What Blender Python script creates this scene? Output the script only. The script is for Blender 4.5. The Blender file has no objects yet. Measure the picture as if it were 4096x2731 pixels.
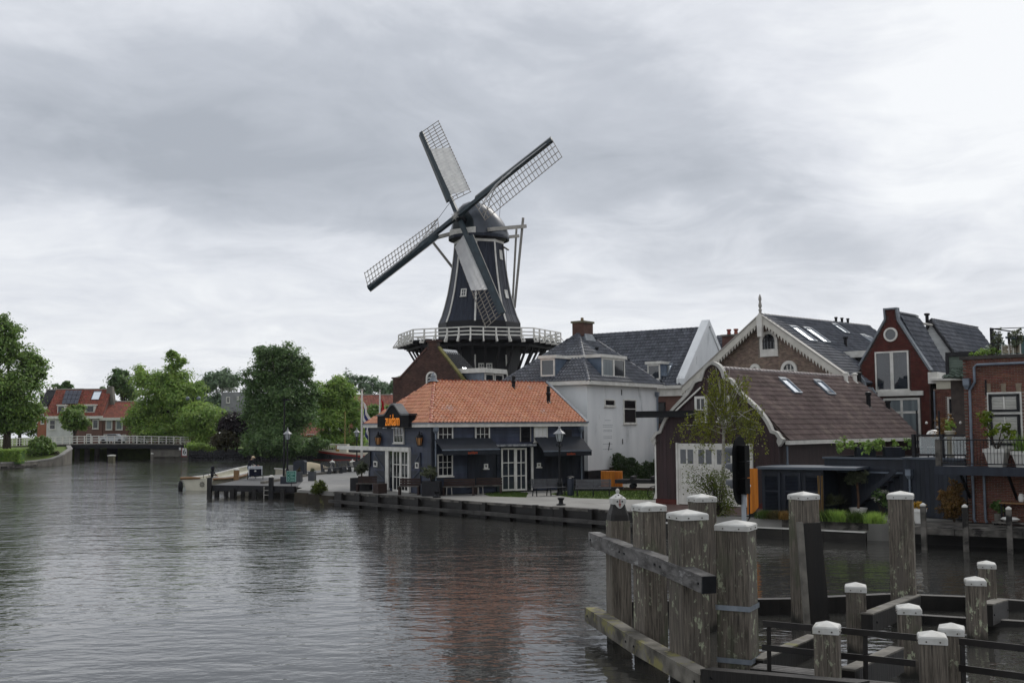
import bpy, bmesh, math, random
import numpy as np
from mathutils import Matrix, Vector

# ------------------------------------------------------------------ camera
SC = bpy.context.scene
F, CX, CY, HZ, CAMZ = 4400., 2048., 1365.5, 1710., 4.6      # photo pixels (4096 wide); eye 4.6 m above the water
PITCH = math.atan((HZ - CY) / F); ROLL = math.radians(.4)
cP, sP, cR, sR = math.cos(PITCH), math.sin(PITCH), math.cos(ROLL), math.sin(ROLL)
FWD = Vector((0, cP, sP)); _r0 = Vector((1, 0, 0)); _u0 = Vector((0, -sP, cP))
RGT = _r0 * cR - _u0 * sR; UPV = _u0 * cR + _r0 * sR
cam = bpy.data.cameras.new("camera"); camo = bpy.data.objects.new("camera", cam)
SC.collection.objects.link(camo); SC.camera = camo
cam.sensor_width = 36; cam.lens = F / 4096 * 36; cam.clip_start = .5; cam.clip_end = 5000
mw = Matrix.Identity(4)
for i in range(3):
    mw[i][0], mw[i][1], mw[i][2] = RGT[i], UPV[i], -FWD[i]
mw[2][3] = CAMZ
camo.matrix_world = mw
CAM = Vector((0, 0, CAMZ))

# ------------------------------------------------------------------ light
SUN_AZ, SUN_EL = math.radians(34), math.radians(42)         # behind thin cloud, ahead and to the right
world = bpy.data.worlds.new("World"); SC.world = world; world.use_nodes = True
SC.view_settings.view_transform = 'Standard'; SC.view_settings.look = 'None'
SC.view_settings.gamma = 1; SC.view_settings.exposure = .2
SC.view_settings.use_curve_mapping = False

def build_world():
    nt = world.node_tree; N = nt.nodes; K = nt.links
    for n in list(N): N.remove(n)
    def n(t, **kw):
        o = N.new(t)
        for k, v in kw.items(): setattr(o, k, v)
        return o
    def mth(op, a, b=None, c=None, clamp=False):
        m = n('ShaderNodeMath', operation=op, use_clamp=clamp)
        for i, x in enumerate((a, b, c)):
            if x is None: continue
            if isinstance(x, (int, float)): m.inputs[i].default_value = x
            else: K.new(x, m.inputs[i])
        return m.outputs[0]
    out = n('ShaderNodeOutputWorld'); bg = n('ShaderNodeBackground'); bg.inputs[1].default_value = .1
    sky = n('ShaderNodeTexSky'); sky.sky_type = 'NISHITA'; sky.sun_disc = False
    sky.sun_elevation = SUN_EL; sky.sun_rotation = SUN_AZ
    sky.air_density = 1.0; sky.dust_density = 2.0
    tc = n('ShaderNodeTexCoord'); D = tc.outputs['Generated']
    sep = n('ShaderNodeSeparateXYZ'); K.new(D, sep.inputs[0])
    el = mth('MAXIMUM', sep.outputs[2], 0.0)
    # cloud sheet: direction projected onto a layer overhead
    den = mth('ADD', el, .16)
    cx = mth('DIVIDE', sep.outputs[0], den); cy = mth('DIVIDE', sep.outputs[1], den)
    cv = n('ShaderNodeCombineXYZ'); K.new(cx, cv.inputs[0]); K.new(cy, cv.inputs[1])
    def noise(scale, detail, rough, off, dist=0.):
        mp = n('ShaderNodeMapping'); mp.inputs['Location'].default_value = off
        K.new(cv.outputs[0], mp.inputs[0])
        t = n('ShaderNodeTexNoise'); t.inputs['Scale'].default_value = scale
        t.inputs['Detail'].default_value = detail; t.inputs['Roughness'].default_value = rough
        t.inputs['Distortion'].default_value = dist
        K.new(mp.outputs[0], t.inputs['Vector']); return t.outputs[0]
    n1 = noise(.55, 5, .5, (3.1, 1.7, 0), .6)
    n2 = noise(1.9, 7, .6, (8.3, 2.2, 0), .5)
    def blob(px, py, sx, sy, rot=0.):
        # soft cloud mass round the direction of a photo pixel
        d = (FWD + RGT * ((px - CX) / F) + UPV * ((CY - py) / F)).normalized()
        sub = n('ShaderNodeVectorMath', operation='SUBTRACT'); K.new(D, sub.inputs[0]); sub.inputs[1].default_value = d
        ex = RGT * math.cos(rot) + UPV * math.sin(rot); ey = UPV * math.cos(rot) - RGT * math.sin(rot)
        dx = n('ShaderNodeVectorMath', operation='DOT_PRODUCT'); K.new(sub.outputs[0], dx.inputs[0]); dx.inputs[1].default_value = ex / sx
        dy = n('ShaderNodeVectorMath', operation='DOT_PRODUCT'); K.new(sub.outputs[0], dy.inputs[0]); dy.inputs[1].default_value = ey / sy
        dz = n('ShaderNodeVectorMath', operation='DOT_PRODUCT'); K.new(sub.outputs[0], dz.inputs[0]); dz.inputs[1].default_value = FWD / .5
        r = mth('ADD', mth('ADD', mth('MULTIPLY', dx.outputs['Value'], dx.outputs['Value']), mth('MULTIPLY', dy.outputs['Value'], dy.outputs['Value'])),
                mth('MULTIPLY', dz.outputs['Value'], dz.outputs['Value']))
        return mth('POWER', 2.718, mth('MULTIPLY', r, -1.0))
    dark = None
    for a in ((2300, 590, .20, .065, -.10), (2950, 720, .12, .05, -.25), (1100, 680, .22, .05, -.12), (250, 520, .16, .06, .1), (1500, 250, .30, .06, .1), (3900, 1080, .16, .05, .0)):
        b = mth('MULTIPLY', blob(*a), .44 if a[0] not in (250, 1500, 3900) else .27)
        dark = b if dark is None else mth('ADD', dark, b)
    w = mth('ADD', mth('MULTIPLY', n1, .8), mth('MULTIPLY', n2, .55))          # ~0.68 mean
    # general grey ceiling: lighter towards the horizon
    lift = n('ShaderNodeMapRange'); lift.interpolation_type = 'SMOOTHSTEP'
    lift.inputs['From Min'].default_value = .03; lift.inputs['From Max'].default_value = .24
    K.new(el, lift.inputs['Value'])
    dk = mth('ADD', mth('MULTIPLY', dark, mth('ADD', mth('MULTIPLY', w, 1.5), -.25)), mth('MULTIPLY', lift.outputs[0], mth('MULTIPLY', mth('SUBTRACT', w, .52), 1.1)))
    bright = mth('MULTIPLY', blob(4050, 250, .14, .11), .5)
    n3 = noise(2.6, 8, .62, (1.3, 7.7, 0), .8)          # ragged lumps low in the sky
    dk = mth('ADD', dk, mth('MULTIPLY', mth('SUBTRACT', n3, .48), .75))
    dk = mth('SUBTRACT', dk, bright)
    dk = mth('ADD', dk, .10, clamp=True)
    ramp = n('ShaderNodeValToRGB'); K.new(dk, ramp.inputs[0])
    cr = ramp.color_ramp; cr.elements[0].position = 0; cr.elements[0].color = (.85, .87, .895, 1)
    cr.elements[1].position = .95; cr.elements[1].color = (.385, .415, .465, 1)
    e = cr.elements.new(.25); e.color = (.70, .725, .775, 1)
    e = cr.elements.new(.55); e.color = (.505, .535, .59, 1)
    sc = n('ShaderNodeMix', data_type='RGBA', blend_type='MULTIPLY'); sc.inputs[0].default_value = 1
    K.new(ramp.outputs[0], sc.inputs[6]); sc.inputs[7].default_value = (9.5, 9.5, 9.5, 1)
    mx = n('ShaderNodeMix', data_type='RGBA'); mx.inputs[0].default_value = .96       # thin blue light through the cloud
    K.new(sky.outputs[0], mx.inputs[6]); K.new(sc.outputs[2], mx.inputs[7])
    K.new(mx.outputs[2], bg.inputs[0]); K.new(bg.outputs[0], out.inputs[0])
build_world()
sun = bpy.data.lights.new("sun", 'SUN'); sun.energy = 1.3; sun.angle = math.radians(25); sun.color = (1, .96, .9)
suno = bpy.data.objects.new("sun", sun); SC.collection.objects.link(suno)
_sd = Vector((math.sin(SUN_AZ) * math.cos(SUN_EL), math.cos(SUN_AZ) * math.cos(SUN_EL), math.sin(SUN_EL)))
suno.rotation_euler = (-_sd).to_track_quat('-Z', 'Y').to_euler(); suno.location = (30, 40, 60)

# ------------------------------------------------------------------ helpers
RND = random.Random(7)
def ray(px, py):
    return FWD + RGT * ((px - CX) / F) + UPV * ((CY - py) / F)
def gz(px, py, z=.9):
    d = ray(px, py); return CAM + d * ((z - CAMZ) / d.z)
def gy(px, py, Y):
    d = ray(px, py); return CAM + d * (Y / d.y)
def proj(v):
    v = Vector(v) - CAM; c = max(v.dot(FWD), .01)
    return CX + F * v.dot(RGT) / c, CY - F * v.dot(UPV) / c

class Fr:
    """a face: local x along it, -y outward, z up"""
    def __init__(s, M): s.M = M; s.I = M.inverted()
    def on(s, px, py, n=0.):
        o = s.I @ CAM; d = s.I.to_3x3() @ ray(px, py); t = (-n - o.y) / d.y
        p = o + d * t; return p.x, p.z
    def sub(s, o, ex, ey):
        ex = Vector(ex); ey = Vector(ey); ez = ex.cross(ey); m = Matrix.Identity(4)
        for i in range(3): m[i][0], m[i][1], m[i][2], m[i][3] = ex[i], ey[i], ez[i], o[i]
        return m
def frame(x, y, z, dx, dy):
    a = math.atan2(dy, dx); return Matrix.Translation((x, y, z)) @ Matrix.Rotation(a, 4, 'Z')

class MB:
    def __init__(s, T=None): s.v = []; s.f = []; s.T = T
    def add(s, vs, fs):
        o = len(s.v); s.v += [Vector(v) for v in vs]; s.f += [tuple(i + o for i in f) for f in fs]; return s
    def box(s, x0, y0, z0, x1, y1, z1):
        v = [(x, y, z) for z in (z0, z1) for y in (y0, y1) for x in (x0, x1)]
        return s.add(v, [(0, 2, 3, 1), (4, 5, 7, 6), (0, 1, 5, 4), (2, 6, 7, 3), (0, 4, 6, 2), (1, 3, 7, 5)])
    def beam(s, p, q, w, h, up=(0, 0, 1), w2=None, h2=None):
        p = Vector(p); q = Vector(q); d = (q - p).normalized(); up = Vector(up)
        if abs(d.dot(up)) > .98: up = Vector((0, 1, 0)) if abs(d.y) < .9 else Vector((1, 0, 0))
        sd = d.cross(up).normalized(); u = sd.cross(d)
        vs = []
        for c, W, Hh in ((p, w, h), (q, w2 or w, h2 or h)):
            for a, b in ((-1, -1), (1, -1), (1, 1), (-1, 1)): vs.append(c + sd * (a * W / 2) + u * (b * Hh / 2))
        return s.add(vs, [(3, 2, 1, 0), (4, 5, 6, 7), (0, 1, 5, 4), (1, 2, 6, 5), (2, 3, 7, 6), (3, 0, 4, 7)])
    def tube(s, pts, r, n=8):
        pts = [Vector(p) for p in pts]; R = r if isinstance(r, (list, tuple)) else [r] * len(pts)
        o = len(s.v); ref = None
        for i, p in enumerate(pts):
            d = (pts[min(i + 1, len(pts) - 1)] - pts[max(i - 1, 0)]).normalized()
            if ref is None:
                ref = Vector((0, 0, 1)) if abs(d.z) < .9 else Vector((1, 0, 0))
            a = d.cross(ref).normalized(); ref = a.cross(d)
            for k in range(n):
                t = 2 * math.pi * k / n; s.v.append(p + (a * math.cos(t) + ref * math.sin(t)) * R[i])
        m = len(pts)
        for i in range(m - 1):
            for k in range(n):
                k2 = (k + 1) % n; s.f.append((o + i * n + k, o + i * n + k2, o + (i + 1) * n + k2, o + (i + 1) * n + k))
        s.f.append(tuple(o + k for k in range(n))[::-1]); s.f.append(tuple(o + (m - 1) * n + k for k in range(n)))
        return s
    def lathe(s, prof, n=16, c=(0, 0, 0), rot=0., sq=None):
        o = len(s.v); c = Vector(c)
        for r, z in prof:
            for k in range(n):
                t = 2 * math.pi * k / n + rot; s.v.append(c + Vector((r * math.cos(t), r * math.sin(t), z)))
        for i in range(len(prof) - 1):
            for k in range(n):
                k2 = (k + 1) % n; s.f.append((o + i * n + k, o + i * n + k2, o + (i + 1) * n + k2, o + (i + 1) * n + k))
        s.f.append(tuple(o + k for k in range(n))[::-1]); s.f.append(tuple(o + (len(prof) - 1) * n + k for k in range(n)))
        return s
    def prism(s, poly, y0, y1):
        """polygon in (x,z), extruded along y"""
        n = len(poly); o = len(s.v)
        s.v += [Vector((x, y0, z)) for x, z in poly] + [Vector((x, y1, z)) for x, z in poly]
        s.f.append(tuple(range(o, o + n))); s.f.append(tuple(range(o + 2 * n - 1, o + n - 1, -1)))
        for i in range(n):
            j = (i + 1) % n; s.f.append((o + i, o + n + i, o + n + j, o + j))
        return s
    def slab(s, poly, z0, z1):
        """polygon in (x,y), extruded along z"""
        n = len(poly); o = len(s.v)
        s.v += [Vector((x, y, z0)) for x, y in poly] + [Vector((x, y, z1)) for x, y in poly]
        s.f.append(tuple(range(o, o + n))[::-1]); s.f.append(tuple(range(o + n, o + 2 * n)))
        for i in range(n):
            j = (i + 1) % n; s.f.append((o + i, o + j, o + n + j, o + n + i))
        return s
    def strip(s, pa, pb, y0, y1):
        """band between two (x,z) polylines, extruded in y"""
        n = len(pa); o = len(s.v)
        for y in (y0, y1):
            s.v += [Vector((x, y, z)) for x, z in pa] + [Vector((x, y, z)) for x, z in pb]
        A, B, C, Dd = o, o + n, o + 2 * n, o + 3 * n
        for i in range(n - 1):
            j = i + 1
            s.f += [(A + i, A + j, B + j, B + i), (C + i, Dd + i, Dd + j, C + j), (A + i, C + i, C + j, A + j), (B + i, B + j, Dd + j, Dd + i)]
        s.f += [(A, B, Dd, C), (A + n - 1, C + n - 1, Dd + n - 1, B + n - 1)]
        return s
    def mesh(s, name, fix=True):
        me = bpy.data.meshes.new(name); vs = s.v
        if s.T is not None: vs = [s.T @ v for v in vs]
        me.from_pydata([tuple(v) for v in vs], [], s.f)
        if fix:
            bm = bmesh.new(); bm.from_mesh(me); bmesh.ops.recalc_face_normals(bm, faces=bm.faces); bm.to_mesh(me); bm.free()
        return me
    def obj(s, name, mat, parent=None, smooth=False, label=None):
        me = s.mesh(name); o = link(name, me, parent); me.materials.append(mat)
        if smooth: shade(me)
        if label: o["label"] = label
        return o
def shade(me, ang=40):
    me.polygons.foreach_set('use_smooth', [True] * len(me.polygons))
    try: me.set_sharp_from_angle(angle=math.radians(ang))
    except Exception: pass
def link(name, data, parent=None):
    o = bpy.data.objects.new(name, data); SC.collection.objects.link(o)
    if parent is not None: o.parent = parent
    return o
def tag(o, label, cat, group=None):
    o["label"] = label; o["category"] = cat
    if group: o["group"] = group
    return o
def thing(name, label, cat, M=None, group=None):
    o = bpy.data.objects.new(name, None); o.empty_display_size = .2; SC.collection.objects.link(o)
    if M is not None: o.matrix_world = M if isinstance(M, Matrix) else Matrix.Translation(M)
    return tag(o, label, cat, group)
def structure(o): o["kind"] = "structure"; return o
def wmat(o):
    m = o.matrix_basis.copy()
    while o.parent: o = o.parent; m = o.matrix_basis @ m
    return m
def copy_tree(o, parent=None):
    c = o.copy(); SC.collection.objects.link(c); c.parent = parent
    for ch in [x for x in bpy.data.objects if x.parent == o]: copy_tree(ch, c)
    return c
NPIECE = [0]
def pieces(parent, name, me, mats, nmax=300, T=None):
    """alike pieces: the nearest ones in view are objects, the rest one joined part"""
    if not mats: return
    if T is not None: mats = [T @ m for m in mats]
    W = wmat(parent)
    def key(m):
        p = W @ m.translation; x, y = proj(p)
        return (0 if -60 < x < 4156 and -60 < y < 2791 else 1, (p - CAM).length)
    mats = sorted(mats, key=key)
    for m in mats[:nmax]:
        o = link(name, me, parent); o.matrix_basis = m; NPIECE[0] += 1
    rest = mats[nmax:]
    if rest:
        nv = len(me.vertices); co = np.empty(nv * 3, np.float32); me.vertices.foreach_get('co', co)
        co = np.c_[co.reshape(-1, 3), np.ones(nv, np.float32)]
        A = np.array([[list(r) for r in m] for m in rest], np.float32)
        V = np.einsum('kij,nj->kni', A, co)[:, :, :3].reshape(-1, 3)
        fs = [list(p.vertices) for p in me.polygons]
        lt = np.array([len(f) for f in fs]); lv = np.concatenate([np.array(f) for f in fs])
        k = len(rest)
        LV = (lv[None, :] + (np.arange(k) * nv)[:, None]).ravel(); LT = np.tile(lt, k)
        big = rawmesh(name + "s", V, LV, LT); big.materials.append(me.materials[0])
        if me.polygons[0].use_smooth: shade(big, 50)
        o = link(name + "s", big, parent); o["kind"] = "stuff"
def rawmesh(name, V, LV, LT):
    me = bpy.data.meshes.new(name); me.vertices.add(len(V)); me.vertices.foreach_set('co', np.asarray(V, np.float32).ravel())
    me.loops.add(len(LV)); me.loops.foreach_set('vertex_index', np.asarray(LV, np.int32))
    me.polygons.add(len(LT)); ls = np.concatenate([[0], np.cumsum(LT)[:-1]]).astype(np.int32)
    me.polygons.foreach_set('loop_start', ls); me.update(calc_edges=True); me.validate(); return me

# ------------------------------------------------------------------ materials
def hexc(h):
    h = h.lstrip('#'); r = [int(h[i:i + 2], 16) / 255 for i in (0, 2, 4)]
    return tuple((c / 12.92 if c <= .04045 else ((c + .055) / 1.055) ** 2.4) for c in r) + (1,)
MATS = {}
def M(name, a, b=None, scale=3., st=(1, 1, 1), rough=.75, spec=.35, rnd=0., bump=0., bscale=None, bst=None, metal=0., c=None, cs=1., cth=.6, coord='pos', emit=None, es=0., detail=5., mixr=(.35, .65), trans=0.):
    """two-tone noise material; rnd varies brightness per piece; c is a third tone in blotches"""
    m = bpy.data.materials.new(name); m.use_nodes = True; nt = m.node_tree; N = nt.nodes; K = nt.links
    bs = N['Principled BSDF']; a = hexc(a) if isinstance(a, str) else a; b = (hexc(b) if isinstance(b, str) else b) or a
    geo = N.new('ShaderNodeNewGeometry'); tc = N.new('ShaderNodeTexCoord')
    vec = geo.outputs['Position'] if coord == 'pos' else tc.outputs['Object']
    mp = N.new('ShaderNodeMapping'); mp.inputs['Scale'].default_value = st; K.new(vec, mp.inputs[0])
    oi = N.new('ShaderNodeObjectInfo')
    sm = N.new('ShaderNodeMath'); sm.operation = 'ADD'; K.new(oi.outputs['Random'], sm.inputs[0]); K.new(geo.outputs['Random Per Island'], sm.inputs[1])
    fr = N.new('ShaderNodeMath'); fr.operation = 'FRACT'; K.new(sm.outputs[0], fr.inputs[0])
    no = N.new('ShaderNodeTexNoise'); no.inputs['Scale'].default_value = scale; no.inputs['Detail'].default_value = detail
    K.new(mp.outputs[0], no.inputs['Vector'])
    mr = N.new('ShaderNodeMapRange'); mr.inputs['From Min'].default_value = mixr[0]; mr.inputs['From Max'].default_value = mixr[1]; K.new(no.outputs[0], mr.inputs[0])
    mx = N.new('ShaderNodeMix'); mx.data_type = 'RGBA'; mx.inputs[6].default_value = a; mx.inputs[7].default_value = b; K.new(mr.outputs[0], mx.inputs[0])
    col = mx.outputs[2]
    if c:
        n2 = N.new('ShaderNodeTexNoise'); n2.inputs['Scale'].default_value = cs; n2.inputs['Detail'].default_value = 8; n2.inputs['Roughness'].default_value = .65
        K.new(mp.outputs[0], n2.inputs['Vector'])
        m2 = N.new('ShaderNodeMapRange'); m2.inputs['From Min'].default_value = cth; m2.inputs['From Max'].default_value = cth + .07; K.new(n2.outputs[0], m2.inputs[0])
        x2 = N.new('ShaderNodeMix'); x2.data_type = 'RGBA'; K.new(m2.outputs[0], x2.inputs[0]); K.new(col, x2.inputs[6]); x2.inputs[7].default_value = hexc(c)
        col = x2.outputs[2]
    if rnd:
        hs = N.new('ShaderNodeHueSaturation'); K.new(col, hs.inputs['Color'])
        v = N.new('ShaderNodeMapRange'); v.inputs['To Min'].default_value = 1 - rnd; v.inputs['To Max'].default_value = 1 + rnd; K.new(fr.outputs[0], v.inputs[0])
        K.new(v.outputs[0], hs.inputs['Value'])
        f2 = N.new('ShaderNodeMath'); f2.operation = 'MULTIPLY_ADD'; f2.inputs[1].default_value = 7.31; K.new(fr.outputs[0], f2.inputs[0]); f3 = N.new('ShaderNodeMath'); f3.operation = 'FRACT'; K.new(f2.outputs[0], f3.inputs[0])
        h2 = N.new('ShaderNodeMapRange'); h2.inputs['To Min'].default_value = .5 - rnd * .05; h2.inputs['To Max'].default_value = .5 + rnd * .05; K.new(f3.outputs[0], h2.inputs[0]); K.new(h2.outputs[0], hs.inputs['Hue'])
        col = hs.outputs[0]
    K.new(col, bs.inputs['Base Color'])
    bs.inputs['Roughness'].default_value = rough; bs.inputs['Specular IOR Level'].default_value = spec; bs.inputs['Metallic'].default_value = metal
    if bump:
        bn = N.new('ShaderNodeTexNoise'); bn.inputs['Scale'].default_value = bscale or scale * 3; bn.inputs['Detail'].default_value = 6
        mb = N.new('ShaderNodeMapping'); mb.inputs['Scale'].default_value = bst or st; K.new(vec, mb.inputs[0]); K.new(mb.outputs[0], bn.inputs['Vector'])
        bu = N.new('ShaderNodeBump'); bu.inputs['Strength'].default_value = bump; bu.inputs['Distance'].default_value = .03
        K.new(bn.outputs[0], bu.inputs['Height']); K.new(bu.outputs[0], bs.inputs['Normal'])
    if trans:
        bs.inputs['Subsurface Weight'].default_value = 0
        tr = N.new('ShaderNodeBsdfTranslucent'); K.new(col, tr.inputs[0]); ms = N.new('ShaderNodeMixShader'); ms.inputs[0].default_value = trans
        K.new(bs.outputs[0], ms.inputs[1]); K.new(tr.outputs[0], ms.inputs[2]); K.new(ms.outputs[0], N['Material Output'].inputs[0])
    if emit:
        bs.inputs['Emission Color'].default_value = hexc(emit); bs.inputs['Emission Strength'].default_value = es
    MATS[name] = m; return m
def brickmat(name, c1, c2, mort, bw=.22, bh=.065, T='obj'):
    """far brickwork; local x along the wall, z up"""
    m = bpy.data.materials.new(name); m.use_nodes = True; nt = m.node_tree; N = nt.nodes; K = nt.links; bs = N['Principled BSDF']
    tc = N.new('ShaderNodeTexCoord'); sp = N.new('ShaderNodeSeparateXYZ'); K.new(tc.outputs['Object'], sp.inputs[0])
    ad = N.new('ShaderNodeMath'); ad.operation = 'ADD'; K.new(sp.outputs[0], ad.inputs[0]); K.new(sp.outputs[1], ad.inputs[1])
    cb = N.new('ShaderNodeCombineXYZ'); K.new(ad.outputs[0], cb.inputs[0]); K.new(sp.outputs[2], cb.inputs[1])
    b = N.new('ShaderNodeTexBrick'); b.inputs['Scale'].default_value = 1; b.inputs['Brick Width'].default_value = bw; b.inputs['Row Height'].default_value = bh
    b.inputs['Mortar Size'].default_value = .007; b.inputs['Color1'].default_value = hexc(c1); b.inputs['Color2'].default_value = hexc(c2); b.inputs['Mortar'].default_value = hexc(mort)
    K.new(cb.outputs[0], b.inputs['Vector'])
    no = N.new('ShaderNodeTexNoise'); no.inputs['Scale'].default_value = .7; no.inputs['Detail'].default_value = 6; K.new(tc.outputs['Object'], no.inputs['Vector'])
    hs = N.new('ShaderNodeHueSaturation'); K.new(b.outputs[0], hs.inputs['Color']); mr = N.new('ShaderNodeMapRange'); mr.inputs['To Min'].default_value = .6; mr.inputs['To Max'].default_value = 1.4
    K.new(no.outputs[0], mr.inputs[0]); K.new(mr.outputs[0], hs.inputs['Value']); K.new(hs.outputs[0], bs.inputs['Base Color']); bs.inputs['Roughness'].default_value = .85
    MATS[name] = m; return m

WHITE = M('white_paint', '#d8d6cf', '#c3c1b9', 2.5, rough=.5, bump=.05)
WHITE2 = M('white_gloss', '#dcdbd6', '#cfcdc6', 4, rough=.35)
RENDERW = M('white_render', '#e2e4e4', '#d0d3d4', .8, (1, 1, .3), rough=.85, bump=.15, bscale=9, c='#bcbfbf', cs=1.1, cth=.6)
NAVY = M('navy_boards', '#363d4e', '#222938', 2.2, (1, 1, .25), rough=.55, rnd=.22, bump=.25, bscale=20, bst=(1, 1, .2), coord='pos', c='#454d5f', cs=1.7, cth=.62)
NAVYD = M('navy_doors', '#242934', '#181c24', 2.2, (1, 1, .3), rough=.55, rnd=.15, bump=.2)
MILLB = M('mill_boards', '#262c39', '#1b202c', 1.2, (3, 3, .3), rough=.55, spec=.25, rnd=.16, bump=.2, bscale=6)
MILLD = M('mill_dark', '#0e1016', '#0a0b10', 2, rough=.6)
BLACKW = M('black_timber', '#1e1e22', '#131317', 4, (1, 1, .3), rough=.6, rnd=.2, bump=.3)
BLACKM = M('black_metal', '#0c0d10', '#131519', 6, rough=.5, spec=.25)
GREENBLK = M('sail_board', '#24333a', '#1b272d', 1.5, rough=.45, c='#36474d', cs=2.2, cth=.6)
GREYW = M('grey_white_timber', '#9d9a93', '#8d8a84', 3, rough=.6)
LATT = M('lattice_wood', '#8c857c', '#79736b', 6, rough=.7)
CLOTH = M('sail_cloth', '#efefee', '#e4e4e4', 1.2, rough=.9, trans=.6)
ZINC = M('zinc', '#767f8a', '#626b76', 3, rough=.45, spec=.5, metal=.3)
LEAD = M('lead', '#7e8489', '#666c72', 5, rough=.6)
GLASS = M('window_glass', '#14171b', '#1e2329', .7, rough=.06, spec=.6)
GLASSL = M('curtained_glass', '#6a7275', '#7d8587', 1.5, (3, 3, .2), rough=.15, spec=.6)
GLASSB = M('sky_glass', '#22272d', '#30363d', .6, rough=.04, spec=1.0)
SKYL = M('skylight_glass', '#dde4ea', '#e6ecf0', 2, rough=.12, spec=1.0, metal=.95)
OTILE = M('orange_tile', '#cb8f6c', '#ba7852', 2.2, rough=.3, spec=.75, rnd=.11, c='#c09a8a', cs=.6, cth=.6)  # pale tone and blotches put wet sky sheen into the tile colour
OTILE2 = M('orange_ridge', '#a9644c', '#97543d', 3, rough=.45, rnd=.12)
DTILE = M('dark_tile', '#585b62', '#44474e', 2, rough=.6, spec=.3, rnd=.25)
GTILE = M('glazed_dark_tile', '#585b62', '#43464d', 2, rough=.48, spec=.38, rnd=.25)
BTILE = M('brown_tile', '#756661', '#5e504c', 1.4, rough=.62, spec=.3, rnd=.2, c='#7c6d66', cs=.6, cth=.55)
RTILE = M('red_tile', '#8c4a38', '#713d30', 1.5, rough=.65, rnd=.2)
BRICK_T = M('tan_brick', '#8f7c6e', '#75645a', 3, rough=.9, rnd=.3, bump=.15)
BRICK_R = M('red_brick', '#75483a', '#5f382e', 3, rough=.85, rnd=.24, bump=.15, c='#8b5a48', cs=1.2, cth=.66)
BRICK_D = M('dark_red_brick', '#5d2d26', '#50251f', 3, rough=.85, rnd=.15, bump=.1)
BRICK_M = M('brown_brick', '#5c443b', '#493631', 2, rough=.9, rnd=.25)
MORT = M('mortar', '#8d867c', '#7b756d', 4, rough=.95)
MORTD = M('dark_mortar', '#4c4440', '#3e3835', 4, rough=.95)
FARBRICK = brickmat('far_brick', '#6a443a', '#5a3a33', '#77685f')
FARBRICK2 = brickmat('far_brick_red', '#8b4c38', '#7a4232', '#8d7a6c')
PAVE = M('wet_paving', '#8d8b86', '#7b7974', .8, rough=.6, spec=.4, bump=.15, bscale=14, c='#6b6962', cs=.35, cth=.58)
ASPH = M('asphalt', '#5d5d5c', '#525252', 2, rough=.7, bump=.2, bscale=40)
BRICKP = M('brick_paving', '#5d4740', '#4c3a35', 3, rough=.7, rnd=.15, bump=.15)
EARTH = M('soil', '#3a3226', '#2b251c', 2, rough=1, bump=.4)
GRASSG = M('grass_ground', '#5c6e2a', '#4a5a22', 1.5, rough=.95, bump=.4, bscale=30)
CONC = M('concrete', '#77736b', '#5d5a54', 1.2, (1, 1, .4), rough=.85, bump=.2, c='#46443c', cs=.9, cth=.58)
QWOOD = M('quay_timber', '#6d6963', '#35332f', 1.8, (1, 1, 1.6), rough=.75, bump=.3, c='#211f1d', cs=1.1, cth=.52)
QDARK = M('wet_timber', '#1f1d1b', '#151312', 2, rough=.5, bump=.3)
OCHRE = M('ochre_paint', '#a8802f', '#96712a', 4, rough=.5)
ORANGE = M('orange_paint', '#c4761d', '#a8600f', 2.5, (4, 4, .5), rough=.6, c='#7d4512', cs=2.5, cth=.64)
CREAM = M('cream_paint', '#c9c5b3', '#bab6a4', 1.5, rough=.45)
REDP = M('red_paint', '#7a2018', '#8a281d', 3, rough=.5)
NAVYH = M('hull_black', '#101219', '#16181f', 2, rough=.4)
WOODV = M('varnished_wood', '#8a6a45', '#6d5235', 5, (1, 6, 6), rough=.4)
BENCHW = M('bench_slats', '#5a5b5e', '#474749', 3, rough=.55, spec=.5)
BROWNB = M('brown_boards', '#3a2829', '#2c1e1f', 2.5, (2, 2, .25), rough=.6, rnd=.2, bump=.3, bscale=14, bst=(1, 1, .15))
FENCEB = M('charcoal_boards', '#242a34', '#191e27', 2.5, (2, 2, .3), rough=.55, rnd=.2, bump=.2)
REDF = M('flag_red', '#a8161f', '#8f121a', 2, rough=.8)
BLUEF = M('flag_blue', '#26306b', '#1f2858', 2, rough=.8)
GREENS = M('sign_green', '#1e6a5a', '#1a5e50', 3, rough=.5)
PLAST = M('sign_white', '#d9d9d6', '#cfcfcc', 3, rough=.5)
SLATE = M('green_slate', '#566258', '#465248', 2.5, rough=.6, rnd=.2)
CLAD = M('white_cladding', '#b9bbb9', '#a9abaa', 2, rough=.7, rnd=.06)
TEAL = M('teal_boards', '#5d7776', '#4e6766', 2, rough=.6, rnd=.12)
SKIN = M('skin', '#b98468', rough=.6)
DENIM = M('denim', '#56657c', '#47566c', 5, rough=.9)
JACKET = M('dark_jacket', '#11131b', '#171a23', 4, rough=.85)
CAPM = M('cream_cap', '#cdb899', rough=.9)
RUBBER = M('rubber', '#0d0d0e', rough=.7)
BASALT = M('basalt', '#35353a', '#242428', 3, rough=.8, rnd=.35, bump=.3)
SLATED = M('dark_slate', '#23262b', '#1c1f23', 2, rough=.65, spec=.25, rnd=.15)
def leafmat(n, a, b, tr=.5, rnd=.3, sc=.5):
    return M(n, a, b, sc, rough=.45, spec=.45, rnd=rnd, trans=tr)
LF1 = leafmat('leaf_green', '#86a050', '#61803a')
LF2 = leafmat('leaf_bright', '#9ab458', '#789644')
LF3 = leafmat('leaf_dark', '#6f8a50', '#547240')
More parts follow.
